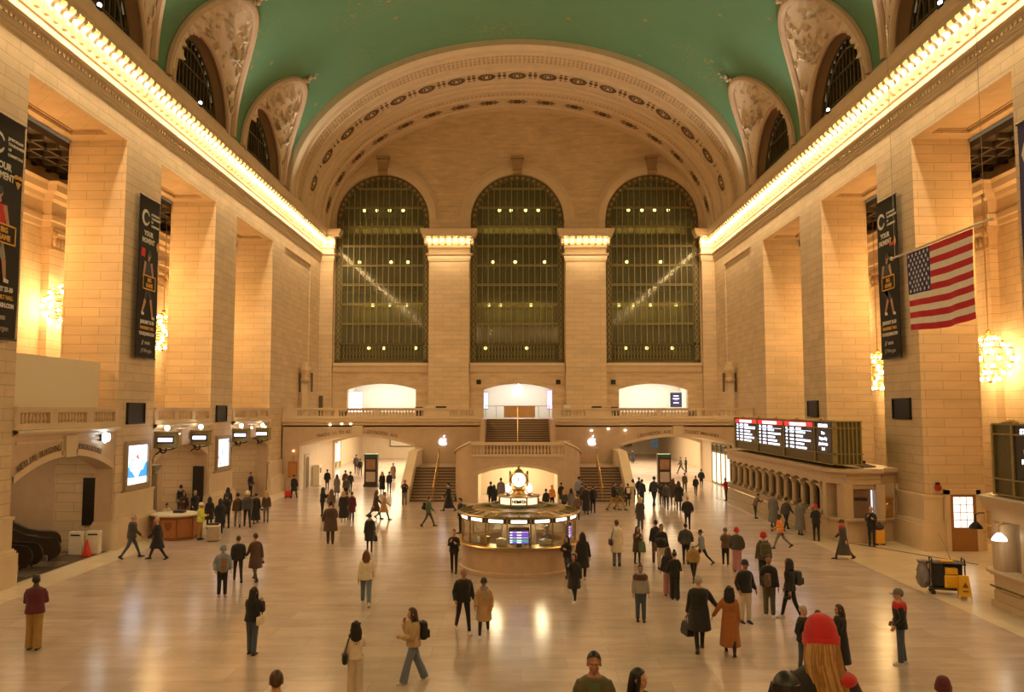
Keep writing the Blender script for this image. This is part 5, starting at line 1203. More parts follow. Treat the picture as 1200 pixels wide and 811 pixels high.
p=thing('door_8','tall dark bronze door in the left wall of the left passage','door',(-16.84,65.1,0),PI/2,kind='structure'); m=M(); m.bbox((0,-.03,1.35),(1.3,.1,2.7),.02); m.build('frame',STP,p); m=M(); m.prism([(-.45,.05),(.45,.05),(.45,2.2)]+[(.45*math.cos(PI*k/8),2.2+.3*math.sin(PI*k/8)) for k in range(1,8)]+[(-.45,2.2)],'y',-.1,-.075); m.build('leaf',BRONZED,p)
p=thing('ticket_machine','slim white machine beside the bronze door of the left passage','machine',(-16.45,67.2,0),PI/2); m=M(); m.bbox((0,0,.85),(.7,.5,1.7),.04); m.build('body',FRAMEW,p); m=M(); m.box(-.22,-.262,1.05,.22,-.252,1.45); m.build('screen',BLACK,p)
p=thing('shop_front','lit glass doors with dark transoms on the right wall of the right arch','shop front',(16.84,67.4,0),-PI/2)
m=M(); m.box(-3.0,-.06,.15,3.0,0,2.6); m.build('lit_window',emis('door_light',(1,.92,.74),1.1),p)
m=M()
for i in range(5): m.box(-3.05+i*1.5,-.14,0,-2.93+i*1.5,0,3.35)
for z in (0,2.6,3.3): m.box(-3.05,-.12,z,3.05,0,z+.1)
m.build('mullion',BRONZE,p); m=M()
for i in range(4): m.box(-2.75+i*1.5,-.09,2.75,-1.8+i*1.5,-.02,3.2)
m.build('transom',BLACK,p)
# ------------------------------------------------------------------ people
CLR=dict(K=(.014,.013,.013),k=(.03,.028,.028),N=(.022,.028,.05),G=(.16,.15,.145),g=(.30,.28,.26),D=(.055,.050,.048),B=(.075,.042,.027),b=(.15,.09,.055),T=(.42,.26,.13),W=(.70,.60,.46),
    O=(.085,.075,.035),R=(.50,.02,.025),M=(.10,.016,.028),J=(.13,.17,.23),j=(.06,.08,.12),C=(.42,.30,.16),Y=(.62,.60,.05),X=(.78,.40,.03),U=(.33,.12,.025),F=(.09,.14,.07),P=(.45,.22,.22),o=(.75,.22,.04),S=(.20,.24,.30),L=(.55,.47,.36),m=(.35,.21,.055),E=(.05,.10,.16))
def cloth(c,rough=.85): return mat('cloth_'+c,CLR[c],rough=rough,noise=.18,nscale=9,bump=.15,sheen=.15)
LEATHER={'K':mat('black_leather',(.016,.014,.013),rough=.45),'B':mat('brown_leather',(.10,.05,.025),rough=.5),'W':mat('white_leather',(.62,.58,.52),rough=.5)}
SKIN={'l':mat('skin_light',(.52,.29,.19),rough=.5,noise=.05),'m':mat('skin_tan',(.36,.18,.105),rough=.5,noise=.05),'d':mat('skin_dark',(.09,.043,.025),rough=.5,noise=.05)}
HAIR={'k':mat('hair_black',(.012,.010,.009),rough=.45,noise=.3,nscale=30),'b':mat('hair_brown',(.06,.030,.016),rough=.45,noise=.3,nscale=30),'l':mat('hair_blonde',(.50,.31,.13),rough=.45,noise=.3,nscale=30),'g':mat('hair_grey',(.36,.33,.30),rough=.5,noise=.3,nscale=30),'r':mat('hair_auburn',(.13,.05,.022),rough=.45,noise=.3,nscale=30)}
EYE=mat('eye_dark',(.02,.015,.012),rough=.2); EYEW=mat('eye_white',(.7,.66,.6),rough=.3); LIP=mat('lip',(.36,.12,.10),rough=.4)
JOBS=[]   # (object name, M, mats, parent, voxel, extra M, kwargs)
def job(name,m,mats,parent,vox,extra=None,smooth_it=4): JOBS.append((name,m,mats,parent,vox,extra,smooth_it))
def run_jobs(jobs):
    tmp=[]
    for (name,m,mats,parent,vox,extra,it) in jobs:
        me=bpy.data.meshes.new('tmp'); me.from_pydata(m.v,[],m.f); o=bpy.data.objects.new('tmp',me); COL.objects.link(o)
        r=o.modifiers.new('r','REMESH'); r.mode='VOXEL'; r.voxel_size=vox
        s=o.modifiers.new('s','SMOOTH'); s.factor=.5; s.iterations=it
        tmp.append(o)
    dg=bpy.context.evaluated_depsgraph_get(); dg.update(); out=[]
    for o,(name,m,mats,parent,vox,extra,it) in zip(tmp,jobs):
        ev=o.evaluated_get(dg); em=ev.to_mesh()
        r=M(); r.add([v.co[:] for v in em.vertices],[tuple(p.vertices) for p in em.polygons]); ev.to_mesh_clear()
        if extra: 
            k=len(r.v); r.v+=extra.v; r.f+=[tuple(i+k for i in q) for q in extra.f]; r.mi+=extra.mi
        out.append(r)
        me=o.data; bpy.data.objects.remove(o); bpy.data.meshes.remove(me)
    return out
# --- head and hand templates (front is -Y)
def head_src():
    m=M(); m.sph((0,.012,.135),(.077,.096,.102),20,14); m.sph((0,-.018,.075),(.060,.070,.075),16,12); m.sph((0,-.055,.025),(.032,.03,.026),12,8)
    m.sph((0,-.092,.082),(.014,.022,.016),10,8); m.sph((0,-.084,.105),(.009,.016,.03),8,6); m.sph((0,-.074,.13),(.055,.018,.012),12,6)
    for s in (-1,1): m.sph((s*.078,.012,.098),(.012,.022,.034),8,6); m.sph((s*.040,-.058,.075),(.022,.02,.02),8,6)
    m.sph((0,-.082,.05),(.022,.012,.010),8,6); m.tube([(0,.02,-.07),(0,.005,.06)],[.056,.054],14)
    return m
HJ=[('h',head_src(),None,None,v,None,3) for v in (.0075,.013)]
def hand_src(grip=False):
    """palm hangs down -Z, palm faces +X (inwards), thumb to the front -Y"""
    m=M(); m.tube([(0,0,.02),(0,-.002,-.03),(.004,-.004,-.085)],[(.022,.026),(.018,.04),(.014,.042)],12)
    c=1.9 if grip else .55
    for i,(y,l,r) in enumerate(((-.032,.070,.0088),(-.011,.080,.009),(.011,.074,.0086),(.031,.058,.0078))):
        p=[Vector((.004,y,-.078))]; a=.12
        for k,f in enumerate((.45,.32,.23)):
            a+=c*(.35,.45,.4)[k]; p.append(p[-1]+Vector((math.sin(a),y*.6*(1-k*.3),-math.cos(a)))*l*f)
        m.tube(p,[r*1.1,r*1.05,r,r*.75],8)
    t=[Vector((.004,-.028,-.018)),Vector((.018,-.050,-.045)),Vector((.026,-.056,-.072)),Vector((.034,-.05,-.092))] if not grip else [Vector((.004,-.028,-.018)),Vector((.022,-.046,-.045)),Vector((.036,-.04,-.066)),Vector((.042,-.022,-.080))]
    m.tube(t,[.014,.0125,.0105,.008],8)
    return m
HJ+=[('h',hand_src(g),None,None,.0052,None,1) for g in (False,True)]
HEADN,HEADF,HANDR,HANDG=run_jobs(HJ)
HANDF=hand_src()
def face_extra(xf,near):
    m=M()
    for s in (-1,1):
        m.sph((s*.031,-.083,.105),(.0125,.008,.0075),8,6,2); m.sph((s*.031,-.0895,.105),(.0062,.004,.0062),8,6,1)
        m.tube([(s*.015,-.094,.124),(s*.033,-.092,.128),(s*.050,-.08,.122)],[.0018,.0026,.0014],5,1)
    m.sph((0,-.0925,.052),(.024,.006,.0045),10,6,3); m.sph((0,-.0915,.044),(.019,.007,.006),10,6,3)
    return m
def tfm(src,X):
    m=M(); m.v=[tuple(X@Vector(p)) for p in src.v]; m.f=list(src.f); m.mi=list(src.mi); return m
def merge(a,b):
    k=len(a.v); a.v+=b.v; a.f+=[tuple(i+k for i in q) for q in b.f]; a.mi+=b.mi
POSES={ # (hipL,kneeL,hipR,kneeR, armL(fwd,abd,elbow,in), armR, lean)
 'st':(3,3,-2,2,(4,9,14,0),(2,9,18,0),1),'wk':(26,6,-20,14,(-18,8,12,0),(22,8,22,0),4),'wk2':(-20,14,26,6,(22,8,22,0),(-18,8,12,0),4),
 'pk':(2,2,-3,4,(-8,20,48,20),(-8,20,48,20),1),'ph':(4,3,-3,3,(20,8,100,35),(30,8,112,30),3),'ph1':(3,3,-3,2,(4,9,14,0),(28,10,120,25),2),'cam':(5,3,-4,2,(62,14,108,35),(62,14,108,35),2),
 'fold':(3,2,-3,3,(14,10,88,55),(14,10,88,55),0),'x':(10,4,-8,6,(20,8,100,35),(28,8,110,30),2),'wp':(24,6,-18,14,(-6,16,46,15),(-6,16,46,15),4),'wp2':(-18,14,24,6,(-6,16,46,15),(-6,16,46,15),4),
 'wph':(22,6,-18,16,(-12,8,12,0),(30,8,112,25),4),'bag':(-14,10,18,5,(2,7,6,0),(4,12,8,0),2),'wide':(4,2,-4,2,(-8,18,46,15),(6,10,60,30),0),'ear':(20,5,-16,10,(15,10,75,50),(34,12,146,28),3),
 'sit':(88,92,86,90,(15,10,50,20),(15,10,50,20),8),'ctr':(10,4,2,6,(35,14,75,30),(38,14,80,30),22),'pull':(22,6,-18,14,(-14,10,6,0),(-22,10,4,0),5),
 'hhL':(20,6,-16,14,(8,30,20,0),(-4,8,6,0),3),'hhR':(-16,12,20,6,(4,8,20,0),(8,32,40,0),3),'leg':(26,6,-26,22,(-20,8,15,0),(22,8,25,0),5),'leg2':(-26,22,26,6,(22,8,25,0),(-20,8,15,0),5),'up':(4,2,-2,3,(4,9,14,0),(10,10,96,40),1)}
def ell(cx,cy,z,a,b,n=20): return [(cx+a*math.cos(2*PI*k/n),cy+b*math.sin(2*PI*k/n)*(1.0),z) for k in range(n)]
PEOPLE={}; JN={}
NPER=0
def person(x,yt,yb,face,pose,top,bot,hair,label,skin='l',Y=None,zb=0.0,h=None,shoes='K',build=1.0,hy=0.0,extra='',lowcut=None,gp=None):
    """top: colour+type (j jacket, s sweater, c knee coat, l long coat); bot: colour+type (s slim, w wide, n normal); hair: kind+colour"""
    global NPER; NPER+=1
    if Y is None: loc=U(x,yb,Z=zb)
    else: q=U(x,yt,Y=Y); loc=Vector((q.x,Y,zb))
    if h is None: h=min(1.97,max(1.42,U(x,yt,Y=loc.y).z-zb))
    s=h/1.745; pxh=F*h/loc.y; near=pxh>72; vox=.013 if near else .019 if pxh>48 else .026
    phi=math.atan2(-(loc.x-CAMX),loc.y-CAMY)
    P=thing('person',label,'person',loc,math.radians(face)+phi,gp)
    hl,kl,hr,kr,aL,aR,lean=POSES[pose]; rd=math.radians
    # ---- skeleton
    def leg(sd,a,k):
        hip=Vector((sd*.092*s,0,0)); a=rd(a); b=a-rd(k)
        kn=hip+Vector((sd*.006,-math.sin(a),-math.cos(a)))*.445*s; an=kn+Vector((sd*.004,-math.sin(b),-math.cos(b)))*.425*s
        return hip,kn,an,b
    L=leg(1,hl,kl); R=leg(-1,hr,kr)
    if pose=='sit': zhip=.5*s
    else: zhip=-min(L[2].z,R[2].z)+.085*s
    up=Vector((0,0,zhip)); L=[L[0]+up,L[1]+up,L[2]+up,L[3]]; R=[R[0]+up,R[1]+up,R[2]+up,R[3]]
    ln=rd(lean); RX=Matrix.Rotation(ln,3,'X')
    def T(v): # torso point, v relative to hip centre
        return up+RX@(Vector(v)*s)
    sh={1:T((.163*build,.005,.455)),-1:T((-.163*build,.005,.455))}
    def arm(sd,spec):
        f,ab,el,inn=spec; f,ab,el,inn=rd(f),rd(ab),rd(el),rd(inn)
        d=Vector((sd*math.sin(ab),-math.sin(f)*math.cos(ab),-math.cos(f)*math.cos(ab))); e=sh[sd]+d*.295*s
        g=f+el; d2=Vector((sd*math.sin(ab)*math.cos(inn)-sd*math.sin(inn)*.9,-math.sin(g),-math.cos(g))).normalized(); w=e+d2*.255*s
        return e,w,d2
    A={1:arm(1,aL),-1:arm(-1,aR)}
    neck=T((0,.0,.53)); hd=T((0,-.015,.575))
    # ---- body
    def torso(m,t,z0=-.10,z1=.57,wd=1.0):
        rr=[]
        for z,a,b in ((-.10,.13,.10),(-.02,.168,.118),(.08,.158,.112),(.17,.142,.103),(.28,.155,.116),(.38,.172,.122),(.44,.166,.112),(.49,.128,.094),(.525,.082,.075),(.57,.06,.06)):
            if z<z0-1e-6 or z>z1+1e-6: continue
            q=1+(build-1)*1.2; rr.append([T((px,py,z)) for px,py,_ in ell(0,0.0,z,(a*q+t)*wd,b*q+t)])
        m.loft(rr)
    b=M(); torso(b,0); b.tube([T((0,.005,.50)),T((0,-.008,.64))],[.062*s,.056*s],12)
    for Lg in (L,R):
        b.tube([Lg[0]+Vector((0,0,.03*s)),Lg[0].lerp(Lg[1],.4),Lg[1],Lg[1].lerp(Lg[2],.35),Lg[2]],[.088*s,.08*s,.055*s,.056*s,.036*s],12)
        a=Lg[3]*.5 if Lg[3]<0 else 0; b.sph(Lg[2]+Vector((0,-.035*s,-.05*s)),(.028*s,.07*s,.022*s),10,6)
    for sd in (1,-1):
        e,w,d2=A[sd]; b.tube([sh[sd]-Vector((sd*.02,0,0)),sh[sd].lerp(e,.4),e,e.lerp(w,.35),w],[.05*s,.045*s,.036*s,.034*s,.024*s],10)
    ex=M()
    RH=RX.to_4x4()@Matrix.Rotation(rd(hy),4,'Z')
    HX=Matrix.Translation(hd)@RH@Matrix.Scale(s*1.07,4); merge(ex,tfm(HEADN if near else HEADF,HX)); merge(ex,tfm(face_extra(None,near),HX))
    grip=extra.count('g')>0
    for sd in (1,-1):
        e,w,d2=A[sd]; zz=-d2; xx=Vector((-sd,0,0)); xx=(xx-zz*xx.dot(zz)).normalized()
        if 'h' in extra and sd in (1,-1): pass
        yy=zz.cross(xx)
        Mx=Matrix((xx,yy*(1 if sd==1 else 1),zz)).transposed().to_4x4()
        src=(HANDG if (grip or pose in('ph','cam')) else HANDR) if near else HANDF
        mir=Matrix.Diagonal((1,1 if yy.y>0 else -1,1,1))
        merge(ex,tfm(src,Matrix.Translation(w)@Mx@mir@Matrix.Scale(s,4)))
    job('body',b,[SKIN[skin],EYE,EYEW,LIP],P,vox,ex)
    # ---- trousers or tights
    bc,bt=bot[0],bot[1]
    if bt!='0':
        m=M(); torso(m,.016,-.10,.17)
        rad={'s':(.098,.066,.047),'n':(.104,.078,.066),'w':(.108,.092,.105)}[bt]
        for Lg in (L,R): m.tube([Lg[0]+Vector((0,0,.04*s)),Lg[0].lerp(Lg[1],.45),Lg[1],Lg[1].lerp(Lg[2],.5),Lg[2]+Vector((0,0,-.01*s if bt!='w' else -.04*s))],[rad[0]*s,(rad[0]*.6+rad[1]*.4)*s,rad[1]*s,(rad[1]*.5+rad[2]*.5)*s,rad[2]*s],12)
        job('trousers',m,[cloth(bc)],P,vox,smooth_it=2)
    # ---- upper garment
    tc,tt=top[0],top[1]; m=M(); t={'s':.022,'j':.036,'p':.058,'c':.042,'l':.042}[tt]
    torso(m,t,-.02 if tt in 'sj' else -.02,.54)
    hem={'s':-.05,'j':-.09,'p':-.06,'c':-.42,'l':-.70}[tt]
    mid=(L[1]+R[1])/2; my=(mid.y)/s
    rr=[]
    for k in range(6):
        f=k/5; z=.02+(hem-.02)*f; fl=(0,.0,.02,.02)[0]; ww=.168+t+(.05 if tt in 'cl' else .012)*f*(abs(hem)*2 if tt in 'cl' else 1); dd=.118+t+(.05 if tt in 'cl' else .01)*f*(abs(hem)*2 if tt in 'cl' else 1)+ (abs(L[1].y-R[1].y)/s*.32*f if tt in 'cl' else 0)
        yo=my*f*(.6 if tt in 'cl' else .15)
        rr.append([up+Vector((px*s,(py+yo)*s,z*s)) for px,py,_ in ell(0,0,0,ww*(1+(build-1)),dd*(1+(build-1)*1.3))])
    m.loft(rr)
    sl={'s':(.062,.05,.040),'j':(.074,.062,.050),'p':(.088,.080,.056),'c':(.074,.063,.053),'l':(.074,.063,.053)}[tt]
    for sd in (1,-1):
        e,w,d2=A[sd]; m.tube([sh[sd]-Vector((sd*.035*s,0,-.005*s)),sh[sd].lerp(e,.35),e,e.lerp(w,.5),w-d2*.012*s],[sl[0]*s*1.05,sl[0]*s,sl[1]*s,(sl[1]+sl[2])*.5*s,sl[2]*s],12)
    if tt!='s': m.lathe([(.072*s,-.02*s),(.085*s,.03*s),(.078*s,.055*s),(.055*s,.05*s)],neck+Vector((0,.0,-.01*s)),14)
    names={'s':'sweater','j':'jacket','p':'padded_jacket','c':'coat','l':'long_coat'}
    job(names[tt],m,[cloth(tc)],P,vox,smooth_it=2)
    # ---- shoes
    for Lg in (L,R):
        a=Lg[2]; pit=max(0,min(.6,-Lg[3]*.9)) if a.z>.1*s else 0
        sm=M(); sm.tube([(0,.075,-.035),(0,.05,-.045),(0,-.02,-.045),(0,-.10,-.055),(0,-.165,-.062),(0,-.185,-.064)],[(.028,.03),(.042,.042),(.042,.042),(.047,.032),(.036,.022),(.012,.012)],10)
        sm.tube([(0,.02,.03),(0,.015,-.03)],[.045,.046],10); sm.prism([(-.036,.08),(.036,.08),(.047,-.10),(.03,-.19),(-.03,-.19),(-.047,-.10)],'z',-.085,-.065)
        X=Matrix.Translation(a)@Matrix.Rotation(pit,4,'X')@Matrix.Scale(s,4); tfm(sm,X).build('shoe',LEATHER.get(shoes) or cloth(shoes),P,True)
    # ---- hair and headgear
    hk,hc=hair[0],hair[1] if len(hair)>1 else 'k'
    X=HX
    def put(m,name,matl,smooth=True): return tfm(m,X).build(name,matl,P,smooth)
    def cap_of(r=1.0,cut=.10):
        m=M(); 
        def fn(u,v):
            a=2*PI*u; t=PI/2*(1-v)  # v 0 top .. 1 rim
            ang=a; back=.5+.5*math.sin(ang)   # 1 at back (+Y)
            lim=.02+1.55*back if True else 0
            tt=PI/2-(PI/2-(-.15-.60*back+ .80*(1-back)))*v
            return ((.083*r*math.cos(tt)*math.cos(a)),.014+.104*r*math.cos(tt)*math.sin(a),.137+.110*r*math.sin(tt))
        m.grid(fn,24,10); return m
    if hk=='s': put(cap_of(1.03),'hair',HAIR[hc])
    if hk in 'LCu':
        put(cap_of(1.06),'hair',HAIR[hc]); m=M(); ln_={'L':.42,'C':.40,'u':.30}[hk]; wv=.0 if hk=='L' else .02
        rr=[]
        for k in range(9):
            f=k/8; z=.19-f*(ln_+.05); w_=.08+.026*min(1,f*1.6)+(.03 if hk=='C' else 0)*math.sin(PI*min(1,f*1.1)); d_=.05+.02*math.sin(PI*f)+(.02 if hk=='C' else 0); yo=.065+.03*f
            if f>.85: w_*=.8; d_*=.7
            rr.append([(px*(1+.05*math.sin(2.4*q+.25*k)+wv*2.2*math.sin(2.1*q+1.9*k)),yo+py*(1+.10*math.sin(2.4*q+.25*k)+wv*4*math.sin(1.7*q+2.3*k)),z) for q,(px,py,_) in enumerate(ell(0,0,z,w_,d_,30))])
        m.loft(rr)
        if hk=='C':
            rs=random.Random(NPER)
            for _ in range(90):
                f=rs.random(); a_=PI*rs.random(); z=.20-f*(ln_+.02); m.sph(((.085+.03*math.sin(PI*f))*math.cos(a_),.05+(.07)*math.sin(a_),z),(.026,.024,.030),6,5)
        for sd in (-1,1): m.tube([(sd*.07,-.02,.17),(sd*.088,-.015,.08),(sd*.095,.0,-.03),(sd*.085,-.005,-.03-ln_*.45)],[.02,.03,.032,.012],8)
        put(m,'hair_length',HAIR[hc])
    if hk=='b':
        put(cap_of(1.03),'hair',HAIR[hc]); m=M(); m.sph((0,.06,.265),(.05,.05,.045),12,8); put(m,'hair_bun',HAIR[hc])
    if hk=='p':
        put(cap_of(1.03),'hair',HAIR[hc]); m=M(); m.tube([(0,.10,.17),(0,.15,.12),(0,.15,.0),(0,.12,-.12)],[.025,.035,.03,.008],8); put(m,'ponytail',HAIR[hc])
    if hk=='B': # knitted hat
        put(cap_of(.97),'hair',HAIR['b']); m=M(); m.lathe([(.0001,.150),(.035,.147),(.068,.125),(.090,.08),(.099,.03),(.10,-.02)],(0,.012,.118),24); m.lathe([(.10,-.045),(.107,-.035),(.109,.02),(.102,.032)],(0,.012,.118),24); m.v=[(x_,.012+(y_-.012)*1.18,z_) for x_,y_,z_ in m.v]; put(m,'knitted_hat',cloth(hair[1]))
        if len(hair)>2:
            m=M(); rr=[]
            for k in range(8):
                f=k/7; z=.13-f*.42; rr.append([(px*(1+.06*math.sin(4*q_+k))-.035*f,py+.075+.045*f,z) for q_,(px,py,_) in enumerate(ell(0,0,z,.082+.02*math.sin(PI*f)-.03*f,.05*(1-.4*f),16))])
            m.loft(rr); put(m,'hair_length',HAIR[hair[2]])
    if hk=='K': # peaked cap
        put(cap_of(.99),'hair',HAIR['b']); m=M(); m.lathe([(.0001,.135),(.05,.125),(.085,.08),(.098,.02),(.098,.0)],(0,.012,.125),20); m.v=[(x_,.012+(y_-.012)*1.16,z_) for x_,y_,z_ in m.v]; m.prism([(-.07,-.06),(-.06,-.15),(.0,-.175),(.06,-.15),(.07,-.06)],'z',.122,.132); put(m,'cap',cloth(hair[1]))
    if hk=='H': # brimmed hat
        m=M(); m.lathe([(.0001,.15),(.07,.145),(.09,.1),(.098,.03),(.17,.02),(.17,.01),(.09,.0)],(0,.012,.125),20); put(m,'hat',cloth(hair[1]))
    if hk=='h': # hood or headscarf
        m=M()
        def fn(u,v):
            a=-PI*.32+ (2*PI-PI*.36*1.0)*u-PI*.0; a=-PI/2+.62+(2*PI-1.24)*u
            z=-.10+.37*v; r=.118*(1-.0*v) if v<.55 else .118*math.sqrt(max(0,1-((v-.55)/.45)**2)); return (r*math.cos(a)*.92+.0,.02+r*math.sin(a)*1.08,z)
        m.grid(fn,24,14); m.grid(lambda u,v:(lambda p:(p[0]*.93,p[1]*.94+.002,p[2]-.004))(fn(u,v)),24,14); put(m,'hood',cloth(hair[1]))
    # ---- worn extras
    if 's' in extra:
        m=M(); 
        for k in range(2): m.tube([(math.cos(2*PI*i/14)*(.088+.01*k),math.sin(2*PI*i/14)*(.092+.01*k)+.005,-.02-.035*k+.008*math.sin(3*i)) for i in range(15)],[.03]*15,8)
        m.tube([(.03,-.10,-.03),(.045,-.125,-.18),(.05,-.13,-.34)],[(.035,.02)]*3,8); put(m,'scarf',cloth('g' if 'S' not in extra else 'R'))
    PEOPLE[label]=P
    JN[P.name]=[list(sh[1]),list(sh[-1]),list(A[1][1]),list(A[-1][1]),list(up),s]
    return P
def local(P,v): return P.matrix_basis@Vector(v) if False else (Matrix.Translation(P.location)@Matrix.Rotation(P.rotation_euler.z,4,'Z'))@Vector(v)
def jt(P,k): return Vector(JN[P.name][k])
def backpack(P,colr,label):
    s=JN[P.name][5]; up=jt(P,4); p=thing('backpack',label,'backpack',local(P,up+Vector((0,.245,.12))*s),P.rotation_euler.z)
    m=M(); m.bbox((0,0,.16*s),(.30*s,.18*s,.44*s),.07*s); m.build('body',cloth(colr),p,True); m=M(); m.bbox((0,.11*s,.08*s),(.22*s,.07*s,.2*s),.03*s); m.build('pocket',cloth(colr),p,True)
    m=M()
    for sd in (-1,1): m.tube([(sd*.10*s,-.07*s,.36*s),(sd*.115*s,-.20*s,.44*s),(sd*.125*s,-.34*s,.38*s),(sd*.13*s,-.385*s,.22*s),(sd*.17*s,-.28*s,.02*s),(sd*.14*s,-.08*s,-.02*s)],[(.03*s,.010*s)]*6,6)
    m.build('strap',LEATHER['K'],p,True)
def handbag(P,colr,label,side=1,sz=(.32,.14,.26),drop=.12,nm='handbag',leather=False):
    s=JN[P.name][5]; w=jt(P,2 if side==1 else 3); p=thing(nm,label,'bag',local(P,w+Vector((0,0,-.10*s-drop-sz[2]/2))),P.rotation_euler.z+PI/2*.0+.3)
    mt=LEATHER['K'] if leather else cloth(colr)
    m=M(); x,y,z=sz[1],sz[0],sz[2]; m.loft([[(px,py,zz) for px,py,_ in [(-x*a,-y*b_,0),(x*a,-y*b_,0),(x*a,y*b_,0),(-x*a,y*b_,0)]] for zz,a,b_ in ((-z/2,.5,.5),(-z*.3,.55,.53),(z*.3,.42,.46),(z/2,.3,.4))]); m.build('body',mt,p)
    m=M()
    for q in (-.03,.03): m.tube([(q,-y*.28,z/2-.01),(q*.6,-y*.22,z/2+drop*.7),(0,0,z/2+drop+.05),(q*.6,y*.22,z/2+drop*.7),(q,y*.28,z/2-.01)],.011,6)
    m.build('handle',mt,p,True)
def shoulderbag(P,colr,label,side=1):
    s=JN[P.name][5]; up=jt(P,4); p=thing('shoulder_bag',label,'bag',local(P,up+Vector((side*.27*s,.06*s,.0))),P.rotation_euler.z)
    m=M(); m.bbox((0,0,-.02),(.12*s,.30*s,.24*s),.04); m.build('body',cloth(colr),p,True)
    m=M(); m.tube([(0,-.1*s,.09*s),(-side*.05*s,-.11*s,.32*s),(-side*.12*s,-.06*s,.53*s),(-side*.12*s,.04*s,.53*s),(-side*.05*s,.10*s,.32*s),(0,.1*s,.09*s)],[(.014,.008)]*6,6); m.build('strap',LEATHER['K'],p,True)
def suitcase(x,yb,colr,label,rz=0,h=.62,tilt=0.0):
    q=U(x,yb,Z=0); p=thing('suitcase',label,'suitcase',q,rz); p.rotation_euler=(tilt,0,rz); c=cloth(colr,.5)
    m=M(); m.bbox((0,0,.08+h/2),(.44,.26,h),.05)
    for k in range(5): m.bbox((-.16+.08*k,-.128,.08+h/2),(.03,.02,h*.8),.005)
    m.build('shell',c,p,True); 
    for sx in (-.17,.17):
        for sy in (-.08,.08): m=M(); m.cyl((sx,sy-.015,.04),.04,.03,10,ax='y'); m.bbox((sx,sy,.075),(.04,.04,.03),.005); m.build('wheel',RUBBER,p)
    m=M(); m.tube([(-.1,.1,.08+h),(-.1,.1,h+.42),(.1,.1,h+.42),(.1,.1,.08+h)],.012,6); m.build('handle',IRON,p)
def phone(P,label,side=-1):
    w=jt(P,2 if side==1 else 3); s=JN[P.name][5]; p=thing('mobile_phone',label,'phone',local(P,w+Vector((-side*.03,-.05,.10*s))),P.rotation_euler.z); m=M(); m.bbox((0,0,0),(.075,.012,.15),.005); m.build('body',BLACK,p); m=M(); m.box(-.033,.0062,-.068,.033,.0075,.068); m.build('screen',mat('phone_glass',(.02,.02,.03),rough=.1),p)
pp=person
# --- foreground
a=pp(39,675,761,165,'fold','Mj','mw','sk','person in burgundy jacket and mustard trousers standing alone near the left edge',skin='d',build=1.08)
a=pp(295,690,767,150,'ph','Kp','jn','Lk','person with long black hair and black jacket looking down, front left',skin='l'); shoulderbag(a,'W','small white bag of the black haired person at front left',-1)
pp(260,640,699,10,'pk','Sp','Kn','BS','person in blue hooded jacket, plaid shirt and blue knitted hat',shoes='T')
pp(278.5,627,681,185,'wk','Kp','Ks','sb','person in black jacket walking away behind the blue hooded person',build=1.08)
pp(299,624,680,200,'wk2','Bc','Os','sb','person in dark brown coat holding a black pouch, walking away on the left',build=1.0)
pp(428.5,644,709,180,'wk','Wj','Jn','Lr','person with long auburn hair, cream jacket and blue jeans walking away',shoes='W')
a=pp(416,730,816,185,'ph1','Ws','Lw','Ck','person with long dark hair and cream sweater seen from behind at the bottom'); shoulderbag(a,'K','small black shoulder bag of the person in cream sweater',1)
a=pp(484,712,799,285,'ear','Cp','Jw','Lb','person in pale padded jacket and jeans walking left with a hand at the chin',shoes='W'); backpack(a,'K','black backpack worn by the person in pale padded jacket and jeans')
pp(542.5,664,740,15,'wp','Kj','Ks','0','person in black jacket with a bare head, walking beside the tan coat',skin='m',shoes='W',build=1.05)
pp(567,676,745,-5,'wp2','Tc','Ks','Kk','person in tan coat and light scarf with a dark cap, walking towards the camera',skin='m',shoes='W',extra='s')
a=pp(820,674,762,188,'hhR','Kc','Ks','sg','person in black overcoat holding hands with the rust coated person',build=1.12,extra='g'); handbag(a,'K','black leather handbag carried by the person in black overcoat',1,(.42,.2,.34),.14,leather=True)
pp(856,687,766,182,'hhL','Ul','Ks','Ck','person in long rust orange coat with long curly dark hair',shoes='K')
a=pp(751,663,728,5,'st','gp','jn','sk','person in pale grey jacket with dark shoulders and jeans, facing the camera',skin='m')
pp(1056.5,692,779,275,'pk','Kj','jn','KG','person in black and red jacket, jeans and grey cap facing left',shoes='W',build=1.05)
g=PEOPLE['person in black and red jacket, jeans and grey cap facing left']
pp(874,657.5,730,30,'pk','Kj','Ln','Kk','person in black jacket, pale trousers and flat dark cap right of the rust coat',skin='m')
pp(902,652,723,5,'up','Kj','On','sk','person in black jacket and olive trousers holding a jacket, facing the camera',skin='m',shoes='W')
a=pp(927,655.5,725,285,'bag','Kj','Ks','hk','person in black hooded top with a backpack, holding a camera at the hip',skin='m',shoes='W'); backpack(a,'D','dark backpack of the person holding a camera at the hip')
a=pp(896,625,686,190,'st','Oj','Kn','BR','person in red knitted hat and camouflage jacket with a rucksack'); backpack(a,'O','olive rucksack worn with the camouflage jacket')
pp(864,619.5,670,180,'pk','Dp','Pw','BR','person in red knitted hat, dark padded jacket and red plaid trousers')
pp(850.5,619.5,664,10,'cam','bj','Ks','Kb','person in brown jacket raising a phone beside the plaid trousers',shoes='W')
pp(915,602,643,275,'leg','oj','Gs','sk','person in orange safety vest walking left near the ticket office',skin='d')
pp(989,608,655,275,'wk','Dl','Ks','KM','person in long dark coat and red scarf walking left on the right side',extra='sS')
pp(1022,594,640,-5,'ph','Kj','Ks','0','person in black jacket leaning by the yellow suitcase',skin='l')
suitcase(1031,639,'Y' if False else 'X','bright yellow suitcase standing by the end of the ticket office',.1)
